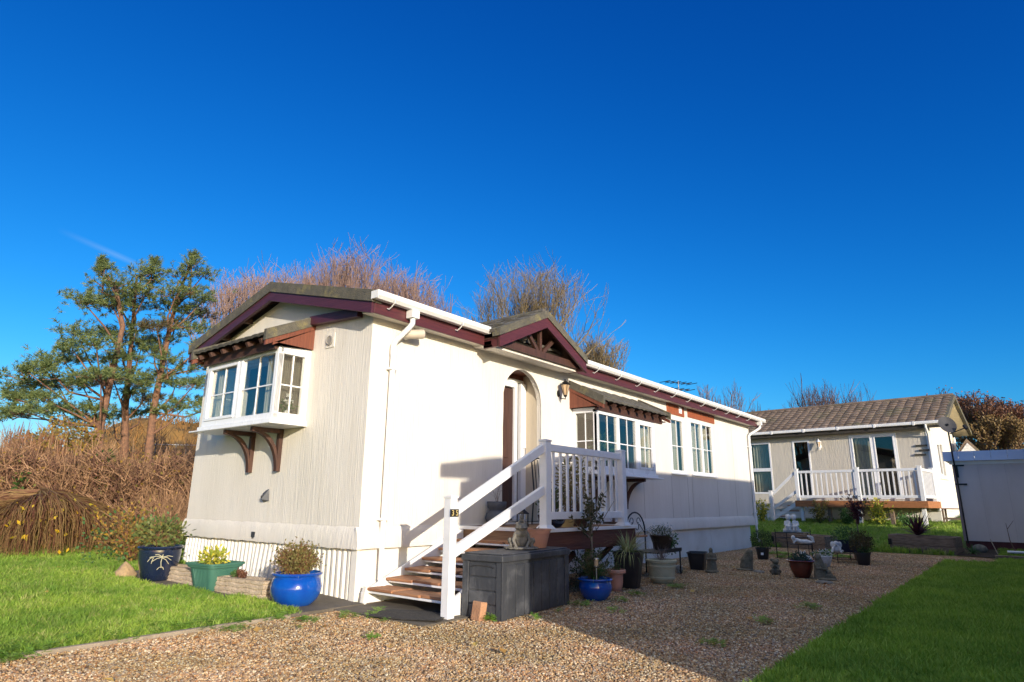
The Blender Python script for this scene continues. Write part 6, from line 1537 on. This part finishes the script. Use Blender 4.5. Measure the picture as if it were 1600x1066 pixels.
# plants below the deck
for k, (a, b, hh, mt, lb) in enumerate(((4.9, -2.0, .75, LEAFY, 'yellow green leafy bush at the foot of the far deck steps'), (3.0, -2.05, .8, LEAFO, 'tall seeding green weeds under the left half of the far deck'), (2.2, -2.0, .5, LEAFM, 'low green weeds under the middle of the far deck'), (1.3, -2.1, .85, LEAFY, 'tall pale green plant under the right half of the far deck'), (.55, -2.05, .45, LEAFM, 'small green plant near the right end of the far deck'))):
    p = kp(a, b, 0); p.z = terr(p.x, p.y); t = thing('leafy_plant', p, lb, 'plant', 'plants growing below the far deck')
    twigs('stems', p, 26, hh, .6, 80+k, LEAFM, t, rad=.006, sub=3, leafm=mt, ls=.085)
# bench, box and terracotta pot by its corner
p = kp(-.45, -.55, 0); t = thing('garden_bench', (p.x, p.y, .5), 'small weathered slatted bench against the gable of the far home', 'bench')
m = KB(); [m.kbox(-.95+.0, -.15, -.9+.12*k, -.80+.12*k, .98, 1.01) for k in range(4)]; m.build('seat', REDBROWN, t)
for a in (-.92, -.2):
    for b in (-.88, -.48): KB().kbox(a, a+.05, b, b+.05, .45, .979).build('leg', OLDWOOD, t)
KB().kbox(-.9, -.18, -.86, -.83, .68, .74).build('stretcher', OLDWOOD, t)
p = kp(-1.25, -.8, 0); t = thing('plant_pot', (p.x, p.y, .55), 'small terracotta pot on the grass beside the shed corner', 'plant pot')
pot_mesh((p.x, p.y, terr(p.x, p.y)), [(.12, 0), (.17, .2), (.19, .21), (.19, .27)], n=24).build('pot', TERRA, t, smooth=True)

# ================================================================== SHED AND DISH
SX = 13.9
sh = thing('garden_shed', (SX, -4.37, .1), 'pale grey flat roofed shed with blue grey roof edge and dark red base', 'shed')
MB().box(SX, SX+1.3, -6.3, -4.37, .30, 2.12).build('wall', SHEDM, sh)
MB().box(SX+.02, SX+1.28, -6.28, -4.39, .0, .298).build('base', SHEDBASE, sh)
m = MB(); m.box(SX-.02, SX-.001, -6.3, -4.32, 2.02, 2.12); m.build('roof_trim', GUTTER, sh)
MB().box(SX-.11, SX+1.4, -6.35, -4.22, 2.122, 2.15).build('roof_deck', BLUEFELT, sh)
m = MB(); y = -4.22
while y > -6.2: m.add([(SX-.125, y, 2.10), (SX-.125, y-.30, 2.10), (SX-.06, y-.30, 2.32), (SX-.06, y, 2.32), (SX-.10, y, 2.10), (SX-.10, y-.30, 2.10), (SX-.04, y-.30, 2.32), (SX-.04, y, 2.32)], [(0, 1, 2, 3), (7, 6, 5, 4), (0, 4, 5, 1), (1, 5, 6, 2), (2, 6, 7, 3), (3, 7, 4, 0)]); y -= .306
m.build('roof_edge', BLUEFELT, sh); MB().box(SX-.04, SX+1.4, -6.35, -4.22, 2.30, 2.325).build('roof_top', BLUEFELT, sh)
for z in (1.98, 1.55): MB().box(SX-.02, SX-.001, -4.60, -4.375, z, z+.035).build('strap_hinge', IRON, sh)
MB().box(SX-.03, SX-.001, -4.47, -4.42, 1.72, 1.98).build('door_bolt', IRON, sh)
m = MB(); m.box(SX-.012, SX-.001, -4.415, -4.365, .30, 2.01); m.build('corner_trim', pm('pink_grey_trim', (.35, .27, .25)), sh)
for yy in (-4.85, -5.35, -5.85): MB().box(SX-.003, SX-.001, yy-.003, yy, .32, 2.01).build('panel_joint', pm('shed_joint', (.45, .40, .38)), sh)
ds = thing('satellite_dish', (SX-.12, -4.42, 2.3), 'dark grey satellite dish on a pole rising at the shed corner', 'satellite dish')
MB().tube([(SX-.10, -4.44, .25), (SX-.07, -4.43, 1.4), (SX-.06, -4.42, 2.0), (SX-.14, -4.42, 2.12), (SX-.14, -4.41, 2.93)], .017, 8).build('pole', IRON, ds, smooth=True)
dc = Vector((SX-.20, -4.42, 2.95)); dn = Vector((-.78, -.52, .35)).normalized(); q = dn.to_track_quat('Z', 'Y').to_matrix()
m = MB().lathe((0, 0, 0), [(.005, -.05), (.10, -.045), (.155, -.025), (.195, 0), (.20, .006), (.15, -.015), (.10, -.035), (.01, -.04)], n=36, sy=1.08); m.v = [tuple(dc+q @ Vector(a)) for a in m.v]
m.build('reflector', DISH, ds, smooth=True)
m = MB(); low = dc + q @ Vector((0, -.25, 0)); 
arm_end = dc+Vector((-.10, -.36, -.10)); m.tube([dc+Vector((0, -.02, -.22)), arm_end], .012, 6); m.tube([dc+Vector((0, .0, 0)), dc+Vector((0.04, 0, 0))], .03, 6); m.build('feed_arm', IRON, ds)
m = MB().tube([arm_end+Vector((0, 0, -.03)), arm_end+Vector((.06, .04, .05))], .035, 10); m.build('receiver', IRON, ds)
# border in front of the shed
mb = MB(); mb.add([(12.65, -4.28, .045), (12.2, -6.2, .03), (13.9, -6.2, .13), (13.9, -4.28, .135)], [(0, 1, 2, 3)]); tag(mb.build('soil_border', SOIL), kind='structure')
for k, (p0, p1) in enumerate((((12.35, -4.95, .05), (12.30, -6.2, .05)),)):
    t = thing('sleeper', p0, 'dark old timber sleeper edging the soil border before the shed', 'timber'); MB().beam(p0, p1, .12, .10).build('beam', OLDWOOD, t, bevel=.01)
t = thing('white_pipe', (13.2, -5.5, .15), 'white plastic pipe lying on the soil before the shed', 'pipe'); MB().tube([(13.0, -5.15, .14), (13.0, -6.8, .14)], .028, 10).build('tube', UPVC, t, smooth=True)
t = thing('dead_stem', (13.3, -5.35, .1), 'thin dead plant stem standing before the shed wall', 'plant'); MB().tube([(13.3, -5.30, .08), (13.3, -5.22, .35), (13.32, -5.20, .72)], [.014, .01, .005], 6).build('stem', TWIG_B, t); MB().tube([(13.31, -5.21, .6), (13.3, -5.34, .78)], [.007, .003], 5).build('twig', TWIG_B, t)
t = thing('cane', (13.2, -4.98, .1), 'short tan garden cane leaning at the shed base', 'cane'); MB().tube([(13.2, -4.98, .05), (13.25, -4.88, .38)], .010, 6).build('rod', TROUGH, t)
t = thing('border_stone', (13.35, -4.66, .12), 'rough grey stone at the left foot of the shed', 'stone'); MB().ell((13.35, -4.66, .15), .12, .15, .11, 9, 6).build('boulder', FROGST, t, smooth=True)
p = Vector((12.95, -4.55, .08)); t = thing('small_fern', p, 'small dark green clump between the right bed and the shed', 'plant'); blades('leaves', p, 50, .22, .012, 91, LEAFM, t, droop=.9, rise=1)

# ================================================================== THE HOME BEHIND THE CAMERA (its shadow falls over drive, lawn and wall)
nh = thing('neighbouring_home', (4, -8.7, 0), 'neighbouring park home just outside the picture whose shadow crosses drive and lawn', 'mobile home')
NY0, NY1, NX0, NX1 = -10.6, -6.55, -1.58, 13.55
MB().box(NX0, NX1, NY0, NY1, -.05, 2.88).build('wall', WALL, nh)
zr_, ze_ = 3.72, 3.03; ym = (NY0+NY1)/2
m = MB(); xa, xb = -1.83, 13.95
yf, yk = -6.30, -10.92; ym = -8.55
m.add([(xa, yf, ze_-.17), (xa, yf, ze_), (xa, ym, zr_), (xa, yk, ze_), (xa, yk, ze_-.17), (xa, ym, zr_-.17), (xb, yf, ze_-.17), (xb, yf, ze_), (xb, ym, zr_), (xb, yk, ze_), (xb, yk, ze_-.17), (xb, ym, zr_-.17)],
      [(0, 1, 2, 5), (5, 2, 3, 4), (6, 11, 8, 7), (11, 10, 9, 8), (1, 7, 8, 2), (2, 8, 9, 3), (0, 6, 7, 1), (3, 9, 10, 4), (0, 5, 11, 6), (5, 4, 10, 11)])
m.build('roof', ROOFT, nh)
MB().panel([(NY0, 2.881), (NY1, 2.881), (ym, 3.54)], [], lambda a, b, t: (NX0+t, a, b), .08).build('gable', WALL, nh)
MB().panel([(NY0, 2.881), (NY1, 2.881), (ym, 3.54)], [], lambda a, b, t: (NX1-t, a, b), .08).build('gable', WALL, nh)
for x in (1.0, 4.0, 7.5): window(nh, (x+1.2, NY1+.012, 1.3), (-1, 0, 0), 1.2, 1.1, (1, 1), sash=(0, 0), bars=False)

# ================================================================== HILL, PINES, BARE TREES, HEDGE
m = MB(); n = 26; hc = at(255, 700, 52); r = random.Random(8)
for j in range(n+1):
    for i in range(n+1):
        a = (i/n-.5)*2; b = (j/n-.5)*2; d = min(1, math.hypot(a, b)); z = (math.cos(d*math.pi)*.5+.5)**.75
        x = hc.x+a*13*.95+b*3; y = hc.y+b*9-a*5.5; m.v.append((x, y, -.5+7.0*z*(1+.07*math.sin(i*1.3+j))+.0))
m.f = [(j*(n+1)+i, j*(n+1)+i+1, (j+1)*(n+1)+i+1, (j+1)*(n+1)+i) for j in range(n) for i in range(n)]
tag(m.build('hill', pm('bracken_hill', (.13, .075, .035), (.07, .06, .025), scale=.5, rough=1, bump=1, bscale=3, dirt=(.30, .16, .04), dscale=.3, dlo=.45, dhi=.65), smooth='all', fix=False), kind='structure')
sb = at(270, 705, 38); m = MB(); 
for j in range(9):
    for i in range(15):
        a = (i/14-.5)*2; m.v.append((sb.x+a*4.2+.3*math.sin(j), sb.y-a*2.6+j*.5, terr(0, 10)+(2.1+.25*math.sin(i*1.9))*(j/8)*(1-.5*a*a)))
m.f = [(j*15+i, j*15+i+1, (j+1)*15+i+1, (j+1)*15+i) for j in range(8) for i in range(14)]
tag(m.build('sandy_bank', pm('sandy_earth', (.55, .33, .16), (.40, .22, .10), scale=1.5, rough=1, bump=.8, bscale=8, dirt=(.25, .18, .08), dscale=1.2), smooth='all', fix=False), kind='structure')
# wire fence on the hill foot
t = thing('wire_fence', at(240, 690, 36), 'pale wire fence running before the bracken hill behind the pines', 'fence')
for k in range(6):
    p = at(228+16*k, 694, 36); MB().tube([(p.x, p.y, p.z-2), (p.x, p.y, p.z+.05)], .04, 6).build('fence_post', FROGST, t)
MB().tube([at(225, 694, 36), at(312, 696, 36)], .02, 5).build('wire', WHITEST, t)

def pine(name_label, trunk, pads, D, seed, rusty=()):
    r = random.Random(seed); pts = [at(x, y, D) for x, y in trunk]; base = pts[0].copy(); base.z = terr(base.x, base.y)-.1
    t = thing('pine_tree', base, name_label, 'tree', 'scots pines behind the hedge'); T = MB(); pts = [base]+pts
    n = len(pts); T.tube(pts, [.15-.115*i/(n-1) for i in range(n)], 9, cap=False)
    A = Fast(); B = Fast(); tw = MB(); mpp = D/FPX/math.cos(.2)*1.12
    for k, (x, y, rx, ry) in enumerate(pads):
        dd = D+r.uniform(-1.3, 1.3)*min(1.6, rx/25); c = at(x, y, dd); ra, rz_ = rx*mpp, ry*mpp
        # limb from the trunk a bit lower than the pad
        best = min(range(1, n), key=lambda i: (pts[i]-c-Vector((0, 0, -.6))).length)
        q = pts[best].lerp(pts[max(1, best-1)], r.random()*.6); mid = q.lerp(c, .55)+Vector((r.uniform(-.2, .2), r.uniform(-.2, .2), r.uniform(-.35, .05)))
        T.tube([q, mid, c], [.04, .028, .014], 6, cap=False)
        K = B if k in rusty else A
        npad = int(30+ra*ra*58); away = (c-q); away.z = 0; away = away.normalized() if away.length > .1 else Vector((1, 0, 0))
        for j in range(npad):
            o = Vector((r.gauss(0, .5)*ra, r.gauss(0, .5)*ra, r.gauss(0, .38)*rz_)); o.z += .12*math.sin(o.x*2.1+o.y*1.7)
            p = c+o; s0 = c+o*.45+Vector((0, 0, -.12)); tw.v and None
            K_ns = 9; d0 = (p-s0).normalized()
            if j % 3 == 0: T.tube([s0, p], [.012, .006], 3, cap=False)
            for s_ in range(2):
                e = (d0+rv(r, .7)+Vector((0, 0, .35))).normalized(); pe = p+e*r.uniform(.08, .24)
                for u in range(12):
                    z0 = p.lerp(pe, r.random()); K.needle(z0, z0+(e*.6+rdir(r)*.9).normalized()*r.uniform(.10, .17), .014)
    T.build('trunk', BARKP, t, smooth='all', fix=False); A.build('crown', NEEDLE, t)
    if B.f: B.build('rusty_foliage', NEEDLEB, t)
    return t
pine('left scots pine with long drooping lower boughs reaching to the picture edge', [(152, 720), (158, 660), (176, 580), (192, 510), (182, 455), (168, 430)],
     [(172, 445, 16, 14), (163, 422, 8, 9), (158, 412, 4, 7), (148, 470, 26, 13), (128, 470, 14, 9), (175, 478, 26, 11), (120, 520, 24, 14), (150, 538, 26, 10), (112, 545, 18, 10), (98, 563, 34, 10), (70, 572, 18, 8), (45, 583, 24, 9), (90, 600, 36, 9), (50, 605, 24, 9), (125, 597, 30, 9), (158, 585, 26, 8), (22, 620, 20, 7), (62, 622, 26, 8), (38, 642, 30, 7), (140, 658, 24, 10), (172, 560, 20, 8), (10, 650, 18, 6), (148, 640, 16, 7), (95, 640, 20, 6)], 23, 1)
pine('middle scots pine with a slender straight trunk and a broad flat crown', [(195, 700), (196, 640), (203, 560), (209, 490), (214, 430)],
     [(241, 411, 5, 8), (240, 422, 12, 9), (222, 428, 16, 12), (205, 455, 34, 13), (228, 460, 24, 12), (180, 462, 22, 11), (240, 440, 12, 9), (210, 480, 28, 9), (214, 512, 22, 9), (192, 528, 24, 9), (165, 520, 16, 8), (222, 540, 14, 8), (176, 592, 34, 9), (205, 583, 18, 8), (222, 600, 14, 8), (200, 560, 16, 7), (176, 650, 22, 8), (222, 645, 18, 7), (205, 615, 18, 7)], 25, 2)
pine('right scots pine with a rusty branch, nearest the cream home', [(232, 710), (240, 640), (252, 580), (266, 510), (280, 455), (298, 415)],
     [(301, 404, 5, 8), (300, 415, 12, 9), (318, 430, 16, 10), (286, 430, 18, 11), (278, 455, 26, 11), (304, 458, 24, 10), (318, 470, 14, 9), (262, 478, 22, 10), (292, 485, 20, 9), (275, 505, 26, 9), (245, 512, 18, 9), (315, 492, 16, 11), (308, 515, 18, 9), (256, 532, 22, 9), (240, 548, 14, 8), (260, 560, 20, 8), (290, 575, 24, 9), (246, 590, 20, 8), (275, 600, 26, 8), (305, 600, 24, 9), (235, 625, 14, 7), (325, 570, 20, 9), (318, 540, 16, 8), (295, 630, 24, 8), (325, 640, 20, 8), (262, 640, 14, 6)], 24, 3, rusty=(10, 11, 20, 21))

def fan_tree(base, H, Wd, seed, twig, label, limbs=7, name='bare_tree', group=None, rt=.018, leafm=None, depth=8, bark=None, lean=0, fork=.9, leafn=2, leafs=.10):
    """vase shaped crown: every limb keeps forking upwards"""
    r = random.Random(seed); base = Vector(base); t = thing(name, base, label, 'tree', group); T = MB(); K = Fast(); LV = Fast()
    tgt_c = base+Vector((0, 0, H*.60))
    def grow(p, d, L, rad, lv):
        n = 3; pts = [p.copy()]; q = p.copy(); dd = d
        for i in range(n): dd = (dd+rv(r, .15)+Vector((0, 0, .07+.018*lv))).normalized(); q = q+dd*(L/n); pts.append(q.copy())
        e = max(rt*.45, rad*.68)
        if rad > .035: T.tube(pts, [rad+(e-rad)*i/n for i in range(n+1)], 6, cap=False)
        else: K.chain(pts, max(rad, rt*.7), e)
        if leafm is not None and lv >= depth-2:
            for z in pts[1:]:
                for _ in range(leafn): LV.leaf(z+rv(r, .08), rdir(r), leafs*r.uniform(.7, 1.3), leafs*.7)
        rr_ = q-tgt_c
        if lv >= 3 and (rr_.x/(Wd*.5))**2+(rr_.y/(Wd*.5))**2+(rr_.z/(H*.44))**2 > r.uniform(.75, 1.35): return
        if lv >= depth: return
        k = 3 if (r.random() < .22 and lv > 0) else 2
        for j in range(k):
            sd = rdir(r); sd = (sd-dd*sd.dot(dd)).normalized(); a = r.uniform(.18, .55)*fork
            nd = (dd*math.cos(a)+sd*math.sin(a)); rel = q-tgt_c; 
            if math.hypot(rel.x, rel.y) > Wd*.5*.95: nd = (nd-Vector((rel.x, rel.y, 0)).normalized()*.35).normalized()
            if q.z-base.z > H*.93: nd.z *= .3; nd.normalize()
            grow(q, nd, L*r.uniform(.70, .92), e*(.92 if j == 0 else .8), lv+1)
        if lv >= 2:                                    # short side twigs
            for _ in range(2):
                z = pts[r.randint(1, 2)]; s2 = (dd+rv(r, .75)+Vector((0, 0, .35))).normalized(); zz = z+s2*L*r.uniform(.35, .7); K.chain([z, z.lerp(zz, .5)+rv(r, .05), zz], rt*.7, rt*.35)
    tb = base+Vector((lean, 0, H*.16)); T.tube([base-Vector((0, 0, .2)), tb], [H*.026, H*.020], 8, cap=False)
    for i in range(limbs):
        a = 6.283*i/limbs+r.uniform(-.3, .3); e = Wd/H*r.uniform(.25, .62); d = Vector((math.cos(a)*e, math.sin(a)*e, 1)).normalized()
        grow(tb-Vector((0, 0, .1)), d, H*.205*r.uniform(.85, 1.1), H*.0135, 1)
    T.build('trunk', bark or BARKG, t, smooth='all', fix=False); K.build('crown', twig, t)
    if LV.f: LV.build('foliage', leafm, t)
    return t
def gp(px, D, z=None):
    p = at(px, 700, D); p.z = terr(p.x, p.y) if z is None else z; return p
fan_tree(gp(385, 40), 14.0, 8.0, 11, TWIG_P, 'mauve twigged bare tree above the left end of the cream home roof', 8, group='mauve bare trees behind the cream home')
fan_tree(gp(455, 43), 15.4, 8.0, 30, TWIG_P, 'mauve twigged bare tree directly behind the gable ridge of the cream home', 10, group='mauve bare trees behind the cream home')
fan_tree(gp(530, 42), 16.4, 9.0, 12, TWIG_P, 'tallest mauve twigged bare tree, standing between ridge and gutter end', 11, group='mauve bare trees behind the cream home')
fan_tree(gp(612, 41), 15.0, 9.0, 13, TWIG_P, 'mauve twigged bare tree above the long gutter of the cream home', 11, group='mauve bare trees behind the cream home')
fan_tree(gp(675, 44), 12.8, 7.0, 14, TWIG_P, 'lowest mauve twigged bare tree falling away to the right above the gutter', 7, group='mauve bare trees behind the cream home')
fan_tree(gp(838, 36), 13.2, 10.0, 15, TWIG_O, 'olive grey bare tree rising behind the porch gable', 9, rt=.014, fork=1.1)
fan_tree(gp(930, 37), 9.4, 5.6, 16, TWIG_O, 'small olive grey bare tree to the right of the porch gable', 6)
fan_tree(gp(1130, 50), 9.2, 5.0, 17, TWIG_P, 'small distant bare tree beside the television aerial', 6, depth=6)
fan_tree(gp(1160, 52), 8.6, 4.5, 18, TWIG_B, 'small distant bare tree just right of the aerial above the gutter end', 6, depth=6)
for k, (px, h_) in enumerate(((1262, 9.6), (1290, 10.4), (1325, 9.8))):
    fan_tree(gp(px, 55), h_, 4.6, 19+k, TWIG_P, ['left', 'tallest middle', 'right'][k]+' of three distant bare trees above the far tiled roof', 6, depth=6, group='distant trees above the far roof', rt=.016)
fan_tree(gp(1530, 34), 5.0, 4.8, 23, TWIG_B, 'russet leaved tree rising behind the gable of the far home', 9, leafm=LEAFR, depth=7, leafn=1, leafs=.09)
fan_tree(gp(1560, 33), 4.3, 4.6, 24, TWIG_B, 'tan and olive leafy thicket tree above the shed roof', 8, leafm=leaf_mat('tan_olive_leaves', (.18, .12, .05), (.24, .17, .08)), depth=6, leafn=3, leafs=.11)
fan_tree(gp(1600, 35), 5.1, 4.6, 25, TWIG_B, 'sparse russet tree at the right picture edge above the shed', 7, leafm=LEAFR, depth=6, leafn=1, leafs=.12)
# far little roof with a white gable
p = at(1512, 697, 27.5); t = thing('distant_home', (p.x, p.y, 0), 'tiny white gabled roof seen just above the shed between dish and tree', 'house')
MB().add([(p.x, p.y-.9, 2.2), (p.x, p.y+.9, 2.2), (p.x, p.y, 3.4), (p.x+4, p.y-.9, 2.2), (p.x+4, p.y+.9, 2.2), (p.x+4, p.y, 3.4)], [(0, 2, 1), (3, 4, 5), (0, 3, 5, 2), (1, 2, 5, 4), (0, 1, 4, 3)]).build('roof', ROOFN, t)
MB().box(p.x+.2, p.x+3.8, p.y-.8, p.y+.8, 0, 2.2).build('wall', SKIRT, t); MB().panel([(p.y-.8, 2.2), (p.y+.8, 2.2), (p.y, 3.25)], [], lambda a, b, q: (p.x-.03-q*0+q, a, b), .025).build('gable', WHITEST, t)

# hedge: a dense mass of bare hawthorn twigs along the lawn edge
def hedge_line(px): return gp(px, 17.5-.012*px)
t = thing('twig_hedge', gp(120, 16.5), 'leafless brown twig hedge along the back of the left lawn', 'hedge')
r = random.Random(77); K = Fast(); KD = Fast(); LV = Fast(); LG = Fast()
for i in range(11500):
    px = r.uniform(-60, 330); D = 15.6+r.uniform(0, 1.5)-.004*px; p = gp(px, D); hgt = 1.42+.16*math.sin(px*.05)+.1*math.sin(px*.23)
    z = r.random()**.8*hgt*.95; p.z += z; d = (Vector((r.uniform(-1, 1), r.uniform(-1, 1), r.uniform(.1, 1.4)))).normalized(); L = r.uniform(.2, .5)
    m1 = p+d*L*.5+rv(r, .05); (KD if math.sin(px*.19+z*3)+r.random() > 1.05 else K).chain([p, m1, m1+(d+rv(r, .5)).normalized()*L*.5], r.uniform(.005, .011), .003)
    if r.random() < .10: LV.leaf(m1, rdir(r), .07, .05)
for i in range(230):                                # thicker stems and tall shoots
    px = r.uniform(-60, 330); p = gp(px, 16.3+r.uniform(-.3, .5)); q = p+Vector((r.uniform(-.3, .3), r.uniform(-.3, .3), r.uniform(1.3, 2.0))); K.chain([p, p.lerp(q, .5)+rv(r, .1), q], .022, .005)
for cx_, cz_ in ((168, 1.25), (160, 1.0), (175, 1.35), (40, .8), (262, .9)):
    for i in range(60): p = gp(cx_+r.uniform(-6, 6), 15.4); p.z += cz_+r.uniform(-.25, .25); LG.leaf(p+rv(r, .12), rdir(r), .09, .06)
K.build('twigs', TWIG_H, t); KD.build('shade_tone_twigs', leaf_mat('shade_tone_hedge_twigs', (.07, .035, .025), (.20, .10, .065), .9, 0), t); LV.build('dead_leaves', LEAFA, t); LG.build('ivy', LEAFG, t)  # darker twig copy: hedge shade put into the colour in patches
# scrub behind the hedge
for k, (px, D, h_, wd_, tw_, lb) in enumerate(((10, 20, 3.6, 3.4, TWIG_B, 'tangled bare shrub at the left picture edge behind the hedge'), (60, 19, 3.9, 3.6, TWIG_R, 'reddish bare shrub below the long pine boughs'), (110, 20, 4.0, 3.4, TWIG_B, 'brown bare shrub left of the first pine trunk'), (165, 19, 3.4, 3.0, TWIG_R, 'reddish bare shrub at the foot of the left pine'), (215, 20, 3.2, 3.2, TWIG_B, 'bare shrub between the middle and right pine trunks'), (262, 18, 3.0, 3.0, TWIG_R, 'bare shrub before the sandy bank'), (300, 17, 2.9, 2.6, TWIG_B, 'bare shrub close to the corner of the cream home'))):
    fan_tree(gp(px, D), h_*.66, wd_, 40+k, tw_, lb, 4, name='bare_shrub', group='scrub behind the hedge', depth=6, rt=.007, leafm=LEAFA if k in (2, 4) else None, leafn=1, leafs=.09, fork=1.3)
far = MB()
t = thing('far_thicket', gp(60, 34), 'hazy brown thicket on the skyline far left behind the hedge', 'thicket')
K = Fast(); r = random.Random(5)
for i in range(3000):
    px = r.uniform(-80, 330); D = r.uniform(30, 36); p = gp(px, D); top = 2.7+.6*math.sin(px*.03)+.4*math.sin(px*.11)
    p.z = r.random()**.7*top; d = Vector((r.uniform(-.6, .6), r.uniform(-.6, .6), 1)).normalized(); K.chain([p, p+d*.4+rv(r, .1), p+d*.9+rv(r, .2)], .014, .006)
K.build('twigs', TWIG_B, t)
# weeping mound
wcn = gp(78, 12.6); t = thing('weeping_willow', wcn, 'low dome of weeping willow shoots with a few yellow leaves on the left lawn', 'shrub')
K = Fast(); LV = Fast(); r = random.Random(9); RW, HW = 1.34, .82
for i in range(1700):
    a = r.uniform(0, 6.283)+.35*math.sin(i*.7); rad_ = RW*(r.random()**.45); top = wcn+Vector((r.gauss(0, .14), r.gauss(0, .14), HW*.93)); pts = []
    for j in range(8):
        f_ = j/7; ph = f_*math.pi/2; x = rad_*math.sin(ph)**.85; z = HW*(1+.10*math.sin(a*3))*(math.cos(ph)**.75 if f_ < 1 else 0)*(.80+.2*rad_/RW)+.02
        pts.append(Vector((wcn.x+x*math.cos(a)+r.gauss(0, .025), wcn.y+x*math.sin(a)+r.gauss(0, .025), wcn.z+z+r.gauss(0, .015))))
    K.chain(pts, .0055, .0025)
    if r.random() < .25:
        q = r.choice(pts[2:]); LV.leaf(q, rdir(r), .085, .05)
K.build('shoots', TWIG_W, t); LV.build('yellow_leaves', leaf_mat('yellow_leaf', (.75, .45, .02), (.45, .40, .05)), t)
# rose bush beyond the navy pot
p = gp(232, 10.6); t = thing('shrub_clump', p, 'loose green brown shrub on the lawn behind the navy pot', 'shrub')
twigs('stems', p, 60, .8, .9, 95, TWIG_R, t, rad=.004, sub=4, leafm=LEAFA, ls=.05); shrub('foliage', p+Vector((0, 0, .35)), .7, .4, 96, LEAFM, 420, .06, .04, t)
p = gp(278, 11.4); t = thing('grey_shrub', p, 'pale grey twiggy shrub against the shaded corner of the cream home', 'shrub')
twigs('stems', p, 150, 1.1, .8, 97, TWIG_H, t, rad=.005, sub=5)
# fallen leaves on grass and gravel, stems of weeds by the edges
FL = inst_mat('fallen_leaf', [(.42, .22, .06), (.28, .13, .05), (.55, .38, .10), (.20, .10, .05)], .7)
lf = []
for k in range(3):
    w_ = .018+.006*k
    lf.append(raw_obj('fallen_leaf', [(-.03, 0, .004), (-.01, w_, .010), (.03, .002, .004), (-.008, -w_, .012), (.0, 0, .002)], [(0, 4, 1), (4, 2, 1), (4, 3, 2), (0, 3, 4)], FL))
lc = src_col('leaf_source', lf)
em = grid_sheet('x', [(-4.2, -1.1, -.1, 6), (-4.2, -.9, -3.2, -.2), (-.8, 11, -4.2, -1.6), (-1, 11, -6, -4.3)], .5, None, .035)
scatter('fallen_leaves', em, lambda x, y: 1.6 if y < 0 else 4, lc, .6, 1.3, .5, 31, 'small dry brown leaves fallen on the lawns and gravel', 'leaves')
fan_tree((-9.5, 13.5, .4), 9.5, 7.0, 66, TWIG_B, 'bare tree left of the picture whose branches show in the bay window glass', 9, depth=7)
# scrub growing over the far hill
t = thing('hill_scrub', (hc.x, hc.y, 0), 'brown bracken and scrub covering the far hill behind the pines', 'scrub'); t['group'] = 'scrub on the hill'
K = Fast(); r = random.Random(44)
for i in range(5200):
    a = r.uniform(-1, 1); b = r.uniform(-1, .6); d = min(1, math.hypot(a, b)); z = (math.cos(d*math.pi)*.5+.5)**.75
    p = Vector((hc.x+a*13*.95+b*3, hc.y+b*9-a*5.5, -.5+7.0*z)); d0 = Vector((r.uniform(-.7, .7), r.uniform(-.7, .7), 1)).normalized(); l = r.uniform(.4, 1.0)
    K.chain([p, p+d0*l*.5+rv(r, .1), p+d0*l+rv(r, .25)], .03, .012)
K.build('stems', leaf_mat('bracken', (.34, .17, .05), (.13, .09, .04), .9, 0), t)
